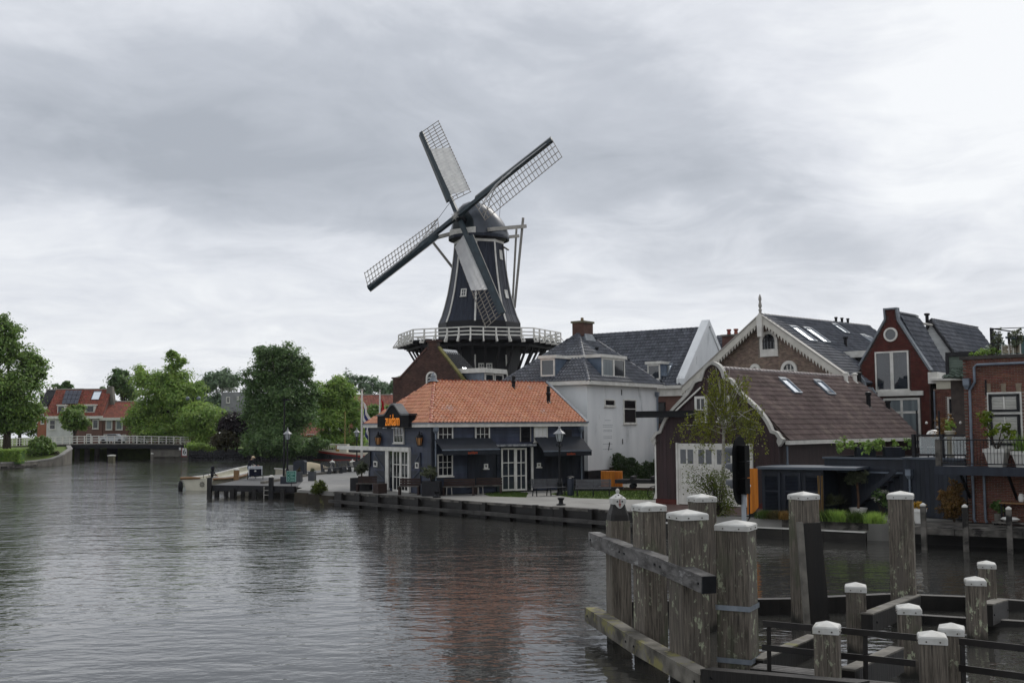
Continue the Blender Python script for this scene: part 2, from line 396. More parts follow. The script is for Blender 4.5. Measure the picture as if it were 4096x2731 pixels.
LF4 = leafmat('leaf_far_hazed', '#7d9372', '#6a8063')  # distant haze put into the paler leaf colour
LFP = leafmat('leaf_purple', '#2b1c22', '#221820')
LFB = leafmat('leaf_bronze', '#4c4626', '#3d3a20')
LFY = leafmat('leaf_birch', '#83882c', '#626a22', sc=1.2)
LFO = leafmat('leaf_olive', '#6a7055', '#545b45', sc=2)
LFH = leafmat('leaf_hedge', '#3a5224', '#2b3f1c', sc=1)
LFW = leafmat('flower_white', '#c9c9bd', '#b5b5a8', sc=2)
LFYE = leafmat('flower_yellow', '#c09a2e', '#a8842a', sc=2)
LFBR = leafmat('leaf_brown', '#8a6c3c', '#6e5631', sc=1.5)
GRB = leafmat('grass_blade', '#4a6026', '#37491c', sc=3)
BARK = M('bark', '#3d352c', '#2c261f', 4, (1, 1, .3), rough=.95, bump=.5)
BIRCHB = M('birch_bark', '#b0aca2', '#8d8980', 3, (1, 1, 3), rough=.8, c='#2d2a27', cs=3, cth=.62)
# ------------------------------------------------------------------ generic parts
def inside(poly, x, y):
    c = False; n = len(poly); j = n - 1
    for i in range(n):
        xi, yi = poly[i]; xj, yj = poly[j]
        if (yi > y) != (yj > y) and x < (xj - xi) * (y - yi) / (yj - yi) + xi: c = not c
        j = i
    return c
_tiles = {}
def tilemesh(mat, tw, tl, h=.085):
    k = (mat.name, tw, tl)
    if k in _tiles: return _tiles[k]
    prof = [(0, .35), (.12, .75), (.26, 1), (.4, .8), (.52, .3), (.7, .0), (.9, .08), (1.02, .3)]
    v = []; f = []; L = tl * 1.12
    for x, z in prof:
        v += [(x * tw, 0, z * h + .05), (x * tw, L, z * h - .004), (x * tw, .006, z * h - .01)]
    for i in range(len(prof) - 1):
        a = 3 * i; b = a + 3
        f += [(a, b, b + 1, a + 1), (a + 2, b + 2, b, a)]
    me = bpy.data.meshes.new('tile'); me.from_pydata(v, [], f); me.materials.append(mat); shade(me, 60); _tiles[k] = me
    return me
def roofplane(parent, P, mat, base=None, tw=.21, tl=.29, nmax=0, thick=.08, name='roof', skip=(), off=0.):
    """P: eave left, eave right, ridge right, ridge left (seen from outside), in the parent's space"""
    P = [Vector(p) for p in P]; eu = (P[1] - P[0]).normalized(); n = eu.cross(P[-1] - P[0]).normalized(); ev = n.cross(eu)
    b = MB(); q = [p for p in P]; b.add(q + [p - n * thick for p in q], [tuple(range(len(q))), tuple(range(2 * len(q) - 1, len(q) - 1, -1))] + [(i, i + len(q), (i + 1) % len(q) + len(q), (i + 1) % len(q)) for i in range(len(q))])
    ro = b.obj(name, base or mat, parent)
    poly = [((p - P[0]).dot(eu), (p - P[0]).dot(ev)) for p in P]
    us = [p[0] for p in poly]; vs = [p[1] for p in poly]; ms = []
    me = tilemesh(mat, tw, tl)
    nu = int((max(us) - min(us)) / tw) + 1; nv = int(max(vs) / tl + .3)
    jr = random.Random(len(bpy.data.objects))
    for j in range(nv):
        for i in range(nu):
            u = min(us) + i * tw; v = j * tl - .03
            if not inside(poly, u + tw * .5, v + tl * .5 + .01): continue
            if any(a <= u + tw * .5 <= c and b_ <= v + tl * .5 <= d for a, b_, c, d in skip): continue
            w = P[0] + eu * u + ev * v + n * (.006 + off + jr.uniform(-.003, .004))
            a = jr.uniform(-.012, .012); e1 = eu * math.cos(a) + ev * math.sin(a); e2 = ev * math.cos(a) - eu * math.sin(a)
            m = Matrix.Identity(4)
            for k in range(3): m[k][0], m[k][1], m[k][2], m[k][3] = e1[k], e2[k], n[k], w[k]
            ms.append(m)
    pieces(ro, 'tile', me, ms, nmax)
    return ro, P[0], eu, ev, n
def ridgetiles(parent, p, q, mat, r=.11, L=.33, nmax=60, name='ridge_tile'):
    p = Vector(p); q = Vector(q); d = (q - p); ln = d.length; d.normalize(); up = Vector((0, 0, 1)); sd = d.cross(up).normalized(); up = sd.cross(d)
    v = []; f = []; K = 7
    for y, rr in ((0, r * 1.12), (L * .25, r * 1.1), (L * .26, r), (L * 1.08, r * .95)):
        for k in range(K):
            t = math.pi * k / (K - 1); v.append((math.cos(t) * rr, y, math.sin(t) * rr))
    for i in range(3):
        for k in range(K - 1): f.append((i * K + k, i * K + k + 1, (i + 1) * K + k + 1, (i + 1) * K + k))
    f.append(tuple(range(K)))
    me = bpy.data.meshes.new(name); me.from_pydata(v, [], f); me.materials.append(mat); shade(me, 50)
    ms = []
    for i in range(max(1, round(ln / L))):
        w = p + d * (i * L) - up * .03; m = Matrix.Identity(4)
        for k in range(3): m[k][0], m[k][1], m[k][2], m[k][3] = -sd[k], d[k], up[k], w[k]
        ms.append(m)
    pieces(parent, name, me, ms, nmax)
_bricks = {}
def brickwork(parent, T, poly, mat, holes=(), bw=.21, bh=.052, j=.011, d=.012, nmax=300, back=MORT, wall_t=.25, name='wall', mkwall=True):
    """wall slab in the x-z plane of T plus single bricks standing proud of the joints"""
    if mkwall: w = MB(T).prism(poly, 0, wall_t).obj(name, back, parent)
    else: w = parent
    k = (mat.name, bw, bh)
    if k not in _bricks:
        a, b, c = bw / 2, bh / 2, .004
        me = bpy.data.meshes.new('brick')
        me.from_pydata([(-a + c, -d, -b + c), (a - c, -d, -b + c), (a - c, -d, b - c), (-a + c, -d, b - c), (-a, 0, -b), (a, 0, -b), (a, 0, b), (-a, 0, b)], [],
                       [(0, 1, 2, 3), (4, 5, 1, 0), (5, 6, 2, 1), (6, 7, 3, 2), (7, 4, 0, 3)]); me.materials.append(mat); _bricks[k] = me
    me = _bricks[k]; xs = [p[0] for p in poly]; zs = [p[1] for p in poly]; ms = []; jr = random.Random(5)
    r = 0; z = min(zs) + bh / 2
    while z < max(zs):
        x = min(xs) + (bw / 2 if r % 2 else 0)
        while x < max(xs):
            if inside(poly, x, z) and inside(poly, x - bw * .42, z) and inside(poly, x + bw * .42, z) and not any(a - .03 < x < c + .03 and b - .02 < z < dd + .02 for a, b, c, dd in holes):
                ms.append(Matrix.Translation((x, -.001 - jr.random() * .004, z)))
            x += bw + j
        z += bh + j; r += 1
    pieces(w, 'brick', me, ms, nmax, T=T)
    return w
def window(parent, T, x0, z0, x1, z1, nx=2, ny=2, fw=.07, bar=.028, fm=WHITE, gm=GLASS, out=.08, sill=True, name='window', rows=None, cols=None, base=0., pane_in=.04, label=None):
    """frame with glazing bars and a pane in every light; outward is -y of T"""
    b = MB(T); y0 = -out - base; y1 = -base
    b.box(x0, y0, z0, x0 + fw, y1, z1); b.box(x1 - fw, y0, z0, x1, y1, z1)
    b.box(x0 + fw, y0, z1 - fw, x1 - fw, y1, z1); b.box(x0 + fw, y0, z0, x1 - fw, y1, z0 + fw)
    X = [x0 + fw + (x1 - x0 - 2 * fw) * t for t in (cols or [i / nx for i in range(nx + 1)])]
    Z = [z0 + fw + (z1 - z0 - 2 * fw) * t for t in (rows or [i / ny for i in range(ny + 1)])]
    for x in X[1:-1]: b.box(x - bar / 2, y0 + .012, z0 + fw, x + bar / 2, y1, z1 - fw)
    for z in Z[1:-1]: b.box(x0 + fw, y0 + .014, z - bar / 2, x1 - fw, y1, z + bar / 2)
    if sill: b.box(x0 - .06, y0 - .05, z0 - .06, x1 + .06, y1, z0 - .001)
    w = b.obj(name, fm, parent, label=label)
    for i in range(len(X) - 1):
        for k in range(len(Z) - 1):
            MB(T).box(X[i], y0 + pane_in, Z[k], X[i + 1], y0 + pane_in + .008, Z[k + 1]).obj('pane', gm, w)
    return w
def planks(parent, T, x0, x1, z0, z1, step, mat, vert=False, top=None, t=.028, gap=.008, tilt=.012, name='plank', n=None, clip=None):
    """boards on the face of T; top(x) limits vertical boards, clip(z) -> (x0, x1) limits level ones"""
    n = n or max(1, round(((x1 - x0) if vert else (z1 - z0)) / step))
    for i in range(n):
        b = MB(T); jr = RND.uniform(-.003, .003)
        if vert:
            w = (x1 - x0) / n; a = x0 + i * w + gap / 2; c = x0 + (i + 1) * w - gap / 2
            ta, tc = (top(a), top(c)) if top else (z1, z1)
            if min(ta, tc) - z0 < .05: continue
            b.prism([(a, z0), (c, z0), (c, tc), (a, ta)], -t + jr, 0)
        else:
            h = (z1 - z0) / n; a = z0 + i * h; c = a + h - gap * .5
            xa, xb = clip((a + c) / 2) if clip else (x0, x1)
            if xb - xa < .05: continue
            b.add([(xa, 0, a), (xb, 0, a), (xb, -t - tilt + jr, a), (xa, -t - tilt + jr, a), (xa, 0, c), (xb, 0, c), (xb, -t + tilt + jr, c), (xa, -t + tilt + jr, c)],
                  [(0, 1, 2, 3), (4, 7, 6, 5), (3, 2, 6, 7), (0, 4, 5, 1), (0, 3, 7, 4), (1, 5, 6, 2)])
        b.obj(name, mat, parent)
def text(name, s, T, size, mat, parent=None, depth=.01, align='CENTER', sx=1.):
    c = bpy.data.curves.new(name, 'FONT'); c.body = s; c.size = size; c.extrude = depth; c.align_x = align; c.align_y = 'CENTER'; c.resolution_u = 3
    tmp = bpy.data.objects.new(name, c); SC.collection.objects.link(tmp)
    dg = bpy.context.evaluated_depsgraph_get(); me = bpy.data.meshes.new_from_object(tmp.evaluated_get(dg))
    bpy.data.objects.remove(tmp); me.transform(T @ Matrix.Rotation(math.pi / 2, 4, 'X') @ Matrix.Diagonal((sx, 1, 1, 1)))
    me.materials.clear(); me.materials.append(mat); return link(name, me, parent)
def leaves(name, mat, pts, size, parent=None, nrm=None, up=.3, rng=None, flat=.55, kind=None):
    """leaf faces at pts; size scalar or array"""
    rng = rng or np.random.default_rng(3); n = len(pts)
    d = rng.normal(size=(n, 3)); d /= np.linalg.norm(d, axis=1)[:, None]
    if nrm is not None: d = d * .75 + nrm * .8
    d[:, 2] += up; d /= np.linalg.norm(d, axis=1)[:, None] + 1e-6
    a = np.cross(d, rng.normal(size=(n, 3))); a /= np.linalg.norm(a, axis=1)[:, None] + 1e-6
    b = np.cross(d, a); s = (np.ones(n) * size * rng.uniform(.65, 1.3, n))[:, None]
    V = np.stack([pts - a * s, pts - b * s * flat + d * s * .12, pts + a * s, pts + b * s * flat + d * s * .12], 1).reshape(-1, 3)
    me = rawmesh(name, V, np.arange(4 * n), np.full(n, 4)); me.materials.append(mat)
    o = link(name, me, parent)
    if kind: o["kind"] = kind
    return o
def crown_pts(blobs, n, rng, clump=.34, per=90):
    """leaf points gathered in clumps through ellipsoid lobes"""
    vol = np.array([(b[3] * b[4] * b[5]) ** .8 for b in blobs]); vol = vol / vol.sum(); P = []; Nn = []
    for b, v in zip(blobs, vol):
        nc = max(5, int(n * v / per)); m = int(n * v / nc)
        for _ in range(nc):
            d = rng.normal(size=3); d /= np.linalg.norm(d); r = rng.uniform(.12, 1.0) ** .6
            c = np.array(b[:3]) + d * r * np.array(b[3:6]) * .88
            cr = clump * (b[3] * b[4] * b[5]) ** (1 / 3) * rng.uniform(.55, 1.2)
            q = rng.normal(size=(m, 3)); q /= np.linalg.norm(q, axis=1)[:, None]; q *= (rng.uniform(0, 1, m) ** .45 * np.where(rng.uniform(0, 1, m) < .28, 1.7, 1.))[:, None]
            q[:, 2] *= .7
            P.append(c + q * cr); w = q * .6 + d * .5; Nn.append(w)
    return np.concatenate(P), np.concatenate(Nn)
def tree(name, label, base, blobs, n, size, mat, trunk=(.3, 3), group=None, seed=1, bark=BARK, cat='tree', per=90, clump=.34, limbs=6, up=.35):
    rng = np.random.default_rng(seed); t = thing(name, label, cat, Vector(base), group)
    R, h = trunk; b = MB(); pr = random.Random(seed)
    top = (0, 0, h)
    b.tube([(0, 0, -.3), (pr.uniform(-.1, .1), 0, h * .5), top], [R * 1.25, R, R * .75], 8)
    for i in range(limbs):
        bl = blobs[i % len(blobs)]; e = Vector(bl[:3]) + Vector((pr.uniform(-.5, .5) * bl[3], pr.uniform(-.5, .5) * bl[4], pr.uniform(0, .55) * bl[5]))
        s = Vector((0, 0, h * pr.uniform(.7, 1))); mid = s.lerp(e, .5) + Vector((0, 0, .15 * (e - s).length))
        b.tube([s, mid, e], [R * .5, R * .3, R * .08], 6)
    b.obj('trunk', bark, t, True)
    P, Nn = crown_pts(blobs, n, rng, clump, per)
    leaves('crown', mat, P, size, t, Nn, up, rng)
    return t

# ------------------------------------------------------------------ water and ground
def water_mat():
    m = bpy.data.materials.new('canal_water'); m.use_nodes = True; N = m.node_tree.nodes; K = m.node_tree.links; bs = N['Principled BSDF']
    bs.inputs['Base Color'].default_value = (.038, .037, .033, 1); bs.inputs['Roughness'].default_value = .045; bs.inputs['IOR'].default_value = 1.45
    bs.inputs['Specular IOR Level'].default_value = .5
    g = N.new('ShaderNodeNewGeometry'); tot = None
    for sc, st, amp, rot, det in ((.16, (1, 1.4, 1), .05, .3, 2), (.55, (.8, 1.4, 1), .022, -.3, 2), (1.15, (.75, 1.5, 1), .026, .3, 2), (2.9, (.8, 1.3, 1), .0125, -.35, 2), (8., (.9, 1.2, 1), .0034, .2, 1)):
        mp = N.new('ShaderNodeMapping'); mp.inputs['Scale'].default_value = st; mp.inputs['Rotation'].default_value = (0, 0, rot); K.new(g.outputs['Position'], mp.inputs[0])
        t = N.new('ShaderNodeTexNoise'); t.inputs['Scale'].default_value = sc; t.inputs['Detail'].default_value = det; t.inputs['Roughness'].default_value = .45; t.inputs['Distortion'].default_value = .5; K.new(mp.outputs[0], t.inputs['Vector'])
        a = N.new('ShaderNodeMath'); a.operation = 'MULTIPLY'; a.inputs[1].default_value = amp; K.new(t.outputs[0], a.inputs[0])
        if tot is None: tot = a.outputs[0]
        else:
            s = N.new('ShaderNodeMath'); s.operation = 'ADD'; K.new(tot, s.inputs[0]); K.new(a.outputs[0], s.inputs[1]); tot = s.outputs[0]
    # breeze patches: ripples come and go over tens of metres
    pn = N.new('ShaderNodeTexNoise'); pn.inputs['Scale'].default_value = .045; pn.inputs['Detail'].default_value = 2; K.new(g.outputs['Position'], pn.inputs['Vector'])
    mr = N.new('ShaderNodeMapRange'); mr.inputs['From Min'].default_value = .35; mr.inputs['From Max'].default_value = .65; mr.inputs['To Min'].default_value = .6; mr.inputs['To Max'].default_value = 1.3; K.new(pn.outputs[0], mr.inputs[0])
    sy = N.new('ShaderNodeSeparateXYZ'); K.new(g.outputs['Position'], sy.inputs[0])          # sheltered behind the piles, ruffled out in the open basin
    op = N.new('ShaderNodeMapRange'); op.inputs['From Min'].default_value = 32; op.inputs['From Max'].default_value = 85; op.inputs['To Min'].default_value = .72; op.inputs['To Max'].default_value = 2.9
    xy = N.new('ShaderNodeMath'); xy.operation = 'MULTIPLY_ADD'; xy.inputs[1].default_value = -.8; K.new(sy.outputs[0], xy.inputs[0]); K.new(sy.outputs[1], xy.inputs[2]); K.new(xy.outputs[0], op.inputs[0])
    m0 = N.new('ShaderNodeMath'); m0.operation = 'MULTIPLY'; K.new(mr.outputs[0], m0.inputs[0]); K.new(op.outputs[0], m0.inputs[1])
    mu = N.new('ShaderNodeMath'); mu.operation = 'MULTIPLY'; K.new(tot, mu.inputs[0]); K.new(m0.outputs[0], mu.inputs[1])
    bu = N.new('ShaderNodeBump'); bu.inputs['Strength'].default_value = 1; bu.inputs['Distance'].default_value = 1; K.new(mu.outputs[0], bu.inputs['Height']); K.new(bu.outputs[0], bs.inputs['Normal'])
    return m
WATER = water_mat()
structure(MB().add([(-400, -60, .1), (400, -60, .1), (400, 600, .1), (-400, 600, .1)], [(0, 1, 2, 3)]).obj('water', WATER))
G = .9
Q0 = gz(1343, 1965); Q1 = gz(2560, 2047)
PA, PB = gz(850, 1940), gz(1185, 1945)
quay_poly = [(-20.35, 86), (-13.6, 80.5), (-13.3, 68.2), (Q0.x, Q0.y), (Q1.x, Q1.y), (9.95, 44.9), (13.6, 43.7), (14.4, 43.4), (70, 41.5), (70, 135), (-12, 128), (-15.8, 109), (-16.4, 97.5), (-17.9, 95), (-19.7, 89.4)]
structure(MB().slab(quay_poly, -.6, G - .006).obj('quay_ground', PAVE))
# far shore
far_poly = [(-49.6, 168.9), (-39.5, 166.6), (-30, 164.4), (-10, 162.5), (60, 158), (220, 158), (220, 420), (-260, 420), (-260, 176), (-49.6, 176)]
structure(MB().slab(far_poly, -.6, 1.75).obj('far_bank', GRASSG))
lw = [(0, 1854, 1878), (85, 1850, 1873), (149, 1845, 1868), (208, 1837, 1865), (251, 1822, 1863), (268, 1810, 1861)]
LB = []
for x, yt, yw in lw:
    p = gz(x, yw, 0); LB.append((p.x, p.y, gy(x, yt, p.y).z))
LB = [(LB[0][0] - 25, LB[0][1] - 14, LB[0][2])] + LB + [(-60.6, 152, 2.05), (-64, 160, 2.2), (-66.5, 166, 2.3)]
b = MB(); n = len(LB)
structure(b.add([(x, y, z - .05) for x, y, z in LB] + [(-140, 120, .8), (-140, 166, 2.2)], [tuple(range(n)) + (n + 1, n)]).obj('left_bank', GRASSG))
t = thing('curved_quay_wall', 'curved concrete quay wall with pale coping rounding into the bridge', 'quay wall', Vector((LB[3][0], LB[3][1], 0)))
o = Vector((LB[3][0], LB[3][1], 0)); w = MB(); cp = MB()
for i in range(n - 1):
    a, c = Vector(LB[i]), Vector(LB[i + 1]); nn = Vector((c.y - a.y, a.x - c.x, 0)).normalized() * .35
    w.add([Vector((a.x, a.y, -.6)) - o, Vector((c.x, c.y, -.6)) - o, c - o, a - o], [(0, 1, 2, 3)])
    cp.add([a - o + nn * .15, c - o + nn * .15, c - o - nn * 1.6, a - o - nn * 1.6, a - o + nn * .15 + Vector((0, 0, .16)), c - o + nn * .15 + Vector((0, 0, .16)), c - o - nn * 1.6 + Vector((0, 0, .16)), a - o - nn * 1.6 + Vector((0, 0, .16))],
           [(0, 1, 2, 3), (4, 7, 6, 5), (0, 4, 5, 1), (1, 5, 6, 2), (2, 6, 7, 3), (3, 7, 4, 0)])
w.obj('wall_face', CONC, t); cp.obj('coping', M('coping', '#8e8c88', '#7b7975', 2, rough=.8), t)
fw = MB()
for i in (1, 2): 
    a, c = Vector(LB[i]), Vector(LB[i + 1]); k = (Vector((c.y - a.y, a.x - c.x, 0))).normalized() * .22
    fw.beam(Vector((a.x, a.y, .28)) + k - o, Vector((c.x, c.y, .28)) + k - o, .2, .22)
fw.obj('fender_beam', QWOOD, t)
# ------------------------------------------------------------------ windmill
MX, MY = -3.25, 109.
MS = 4400 / MY
def octo(r, z, rot): return [(r * math.cos(rot + k * math.pi / 4), r * math.sin(rot + k * math.pi / 4), z) for k in range(8)]
OR = math.radians(-90 - 4)             # one corner of the octagon points at the viewer
mill = thing('windmill', 'tall dark tower windmill with white trim and four lattice sails', 'windmill', Vector((MX, MY, G)))
zb = lambda z: z - G
prof = [(4.08, 14.85), (3.72, 15.7), (3.42, 16.7), (3.12, 17.9), (2.88, 19.2), (2.68, 20.5), (2.52, 21.8), (2.42, 22.9), (2.40, 23.25)]
NB = 14                                  # boards on each side of the smock, each its own piece
def pt8(r, z, k, f):
    a = Vector(octo(r, z, OR)[k]); c = Vector(octo(r, z, OR)[(k + 1) % 8]); return a.lerp(c, f)
core = MB()
for (r, z) in prof: core.v += [Vector(p) * 1 for p in octo(r - .04, zb(z), OR)]
for i in range(len(prof) - 1):
    for k in range(8): core.f.append((i * 8 + k, i * 8 + (k + 1) % 8, (i + 1) * 8 + (k + 1) % 8, (i + 1) * 8 + k))
core.f.append(tuple(range(8))[::-1]); smock = core.obj('smock_wall', MILLD, mill)
for k in (0, 1, 6, 7, 2, 5):
    nrm = (Vector(octo(1, 0, OR)[k]) + Vector(octo(1, 0, OR)[(k + 1) % 8])).normalized()
    for j in range(NB):
        b = MB(); f0, f1 = (j + .04) / NB, (j + .96) / NB; d = nrm * (RND.uniform(.0, .022))
        for (r, z) in prof:
            b.v += [pt8(r, zb(z), k, f0) + d, pt8(r, zb(z), k, f1) + d, pt8(r - .05, zb(z), k, f1), pt8(r - .05, zb(z), k, f0)]
        for i in range(len(prof) - 1):
            q = 4 * i
            for e in range(4): b.f.append((q + e, q + (e + 1) % 4, q + 4 + (e + 1) % 4, q + 4 + e))
        b.f += [(0, 1, 2, 3), (len(b.v) - 1, len(b.v) - 2, len(b.v) - 3, len(b.v) - 4)]
        b.obj('board', MILLB, smock)
for k in range(8):                       # white corner strips
    b = MB(); d = Vector(octo(1, 0, OR)[k]); s = Vector((-d.y, d.x, 0))
    pts = [Vector(octo(r + .03, zb(z), OR)[k]) for r, z in prof]
    for i in range(len(pts) - 1): b.beam(pts[i], pts[i + 1], .17, .07, up=d)
    b.obj('corner_trim', WHITE, mill)
b = MB()
for k in range(8):
    a, c = Vector(octo(2.47, zb(23.02), OR)[k]), Vector(octo(2.47, zb(23.02), OR)[(k + 1) % 8]); b.beam(a, c, .08, .34)
b.obj('top_band', WHITE, mill)
b = MB(); b.lathe([(3.9, 0), (3.95, .05), (4.12, zb(14.83)), (4.1, zb(14.95))], 8, rot=OR); b.obj('eave_soffit', MILLD, mill)
# drum below and above the gallery
drum = [(4.75, 0), (4.45, zb(6)), (4.12, zb(10)), (3.9, zb(12.9)), (3.84, zb(14.9))]
b = MB().lathe(drum, 8, rot=OR); dr = b.obj('drum_wall', MILLD, mill)
for k in (0, 7, 1, 6):
    nrm = (Vector(octo(1, 0, OR)[k]) + Vector(octo(1, 0, OR)[(k + 1) % 8])).normalized()
    for j in range(NB):
        b = MB(); f0, f1 = (j + .03) / NB, (j + .97) / NB; d = nrm * RND.uniform(.012, .034)
        for (r, z) in drum[1:]:
            b.v += [pt8(r, z, k, f0) + d, pt8(r, z, k, f1) + d, pt8(r - .04, z, k, f1), pt8(r - .04, z, k, f0)]
        for i in range(len(drum) - 2):
            q = 4 * i
            for e in range(4): b.f.append((q + e, q + (e + 1) % 4, q + 4 + (e + 1) % 4, q + 4 + e))
        b.obj('board', BLACKW, dr)
for k in range(8):
    d = Vector(octo(1, 0, OR)[k])
    MB().beam(Vector(octo(3.95, zb(12.95), OR)[k]), Vector(octo(3.88, zb(14.86), OR)[k]), .16, .07, up=d).obj('corner_trim', WHITE, mill)
    if k in (0, 1, 7): MB().beam(Vector(octo(4.32, zb(8.2 if k else 8.6), OR)[k]), Vector(octo(4.06, zb(11.6), OR)[k]), .13, .06, up=d).obj('corner_trim', WHITE, mill)
def millface(k, z0, z1):
    """frame on one side of the tower between two heights"""
    def R(z, pr):
        for (r0, a), (r1, c) in zip(pr[:-1], pr[1:]):
            if a <= z <= c: return r0 + (r1 - r0) * (z - a) / (c - a)
        return pr[-1][0]
    pr = [(r, zb(z)) for r, z in prof] if z0 > 14.9 else drum
    a0, c0 = pt8(R(zb(z0), pr), zb(z0), k, 0), pt8(R(zb(z0), pr), zb(z0), k, 1)
    a1, c1 = pt8(R(zb(z1), pr), zb(z1), k, 0), pt8(R(zb(z1), pr), zb(z1), k, 1)
    o = a0.lerp(c0, .5); ex = (c0 - a0).normalized(); ez = (a1.lerp(c1, .5) - o).normalized(); ey = ez.cross(ex)
    if ey.dot(Vector((o.x, o.y, 0))) > 0: ex = -ex; ey = ez.cross(ex)
    m = Matrix.Identity(4)
    for i in range(3): m[i][0], m[i][1], m[i][2], m[i][3] = ex[i], ey[i], ez[i], o[i]
    return m
# octagon sides: 7 is left of the front corner, 0 right of it
for k, z0, dx, w, h, nx, ny, gm in ((7, 17.35, -.1, .62, .78, 2, 2, GLASSB), (1, 17.3, .15, .62, .85, 1, 1, PLAST), (1, 21.2, .15, .55, .95, 1, 1, PLAST), (0, 13.75, -.35, 1.05, .95, 3, 2, GLASS),
                                    (0, 10.05, -.95, .62, .72, 2, 2, GLASS), (0, 10.05, -.18, .62, .72, 2, 2, GLASS)):
    T = millface(k, z0, z0 + h); sx = 1 if T.to_3x3() @ Vector((1, 0, 0)) is not None else 1
    xdir = (T.to_3x3() @ Vector((1, 0, 0))).x; dx = dx if xdir > 0 else -dx
    window(mill, T, dx - w / 2, 0, dx + w / 2, h, nx, ny, fw=.1, bar=.045, gm=gm, out=.09, pane_in=.05, sill=(ny > 1))
for k, f in ((6, .28), (1, .25)):          # doors onto the gallery
    T = millface(k, 12.95, 14.6); xd = 1 if (T.to_3x3() @ Vector((1, 0, 0))).x > 0 else -1
    cx = (-.75 if k == 6 else -.7) * xd
    b = MB(T).box(cx - .42, -.08, 0, cx + .42, 0, 1.78); d = b.obj('door', WHITE if k == 6 else ZINC, mill)
    MB(T).box(cx - .34, -.1, .08, cx + .34, -.085, .95).obj('door_panel', MILLB if k == 6 else GLASSL, d)
# gallery
GR, GZ = 8.15, 12.92
gal = MB(); ring = octo(GR, 0, OR); inn = octo(3.7, 0, OR)
gal.v += [Vector((x, y, zb(GZ))) for x, y, _ in ring] + [Vector((x, y, zb(GZ))) for x, y, _ in inn] + [Vector((x, y, zb(GZ) - .16)) for x, y, _ in ring] + [Vector((x, y, zb(GZ) - .16)) for x, y, _ in inn]
for k in range(8):
    j = (k + 1) % 8; gal.f += [(k, j, 8 + j, 8 + k), (16 + k, 24 + k, 24 + j, 16 + j), (k, 16 + k, 16 + j, j)]
g = gal.obj('gallery_floor', BLACKW, mill)
for k in range(8):
    for f in (0, .2, .4, .6, .8):
        p = pt8(GR, 0, k, f); dn = p.normalized(); q = p * (3.7 / p.length)
        MB().beam(Vector((q.x, q.y, zb(GZ) - .32)), Vector((p.x, p.y, zb(GZ) - .30)) + dn * .05, .16, .28).obj('joist', BLACKW, g)
for rr, dz in ((5.4, -.56), (7.2, -.54)):
    b = MB()
    for k in range(8): b.beam(Vector(octo(rr, zb(GZ) + dz, OR)[k]), Vector(octo(rr, zb(GZ) + dz, OR)[(k + 1) % 8]), .22, .24)
    b.obj('bearer_ring', BLACKW, g)
for k in range(8):
    for f in (0., .25, .5, .75):
        p = pt8(7.1, 0, k, f); q = pt8(4.35, 0, k, f * .9 + .05)
        MB().beam(Vector((q.x, q.y, zb(7.6))), Vector((p.x, p.y, zb(GZ) - .6)), .17, .17).obj('brace', BLACKW, mill)
rail = thing if False else None
for k in range(8):
    a, c = pt8(GR - .05, zb(GZ), k, 0), pt8(GR - .05, zb(GZ), k, 1); dn = (a + c); dn.z = 0; dn.normalize()
    for dz, hh in ((.98, .11), (.62, .11), (.28, .13)):
        MB().beam(a + Vector((0, 0, dz)), c + Vector((0, 0, dz)), .06, hh).obj('rail', WHITE, mill)
    for f in (0, .2, .4, .6, .8):
        p = a.lerp(c, f); d2 = Vector((p.x, p.y, 0)).normalized()
        b = MB(); b.beam(p - d2 * .0 + Vector((0, 0, -.3)), p + d2 * .0 + Vector((0, 0, 1.0)), .13, .12, up=d2)
        b.beam(p - d2 * .12 + Vector((0, 0, -.26)), p + d2 * .58 + Vector((0, 0, -.26)), .14, .2); b.beam(p + d2 * .52 + Vector((0, 0, -.2)), p + d2 * .05 + Vector((0, 0, .45)), .08, .08, up=d2)
        b.obj('rail_post', WHITE, mill)
# cap: faces along A (towards the sails)
PHI, TILT, AL, SR, HO, HZ_ = math.radians(34.6), math.radians(12), math.radians(31.9), 12.1, 3.5, 25.1
AH = Vector((-math.sin(PHI), -math.cos(PHI), 0)); RG = Vector((math.cos(PHI), -math.sin(PHI), 0)); AX = (AH * math.cos(TILT) + Vector((0, 0, math.sin(TILT)))).normalized()
UPR = RG.cross(AX); UPR = UPR if UPR.z > 0 else -UPR
def cp(a, s, z): v = AH * a + RG * s; return Vector((v.x, v.y, zb(z)))
secs = [(2.55, 1.2, 2.45), (2.25, 1.7, 3.05), (1.6, 2.3, 3.5), (.8, 2.7, 3.55), (0, 2.85, 3.3), (-.9, 2.75, 2.85), (-1.8, 2.35, 2.25), (-2.5, 1.65, 1.55), (-2.95, .6, .9)]
b = MB(); K = 13
for a, hw, h in secs:
    for i in range(K):
        t = math.pi * i / (K - 1); s = math.cos(t); zt = math.sin(t) ** 1.05
        flare = 1.0 + .06 * (1 - zt)
        b.v.append(cp(a, hw * (abs(s) ** .85) * (1 if s > 0 else -1) * flare, 23.45 + h * zt))
for i in range(len(secs) - 1):
    for k in range(K - 1): b.f.append((i * K + k, i * K + k + 1, (i + 1) * K + k + 1, (i + 1) * K + k))
b.f += [tuple(range(K)), tuple((len(secs) - 1) * K + k for k in range(K))[::-1]]
CAPMAT = M('cap_roofing', '#3a414b', '#2e343d', 1, rough=.35, spec=.6, c='#474f59', cs=.8, cth=.58)
cap = b.obj('cap', CAPMAT, mill, True)
b = MB()
for i in range(24):
    t0, t1 = 2 * math.pi * i / 24, 2 * math.pi * (i + 1) / 24
    P = [cp(3.05 * math.cos(t) * (1. if math.cos(t) > 0 else 1.02), 2.95 * math.sin(t), 23.42) for t in (t0, t1)]
    b.beam(P[0], P[1], .12, .3)
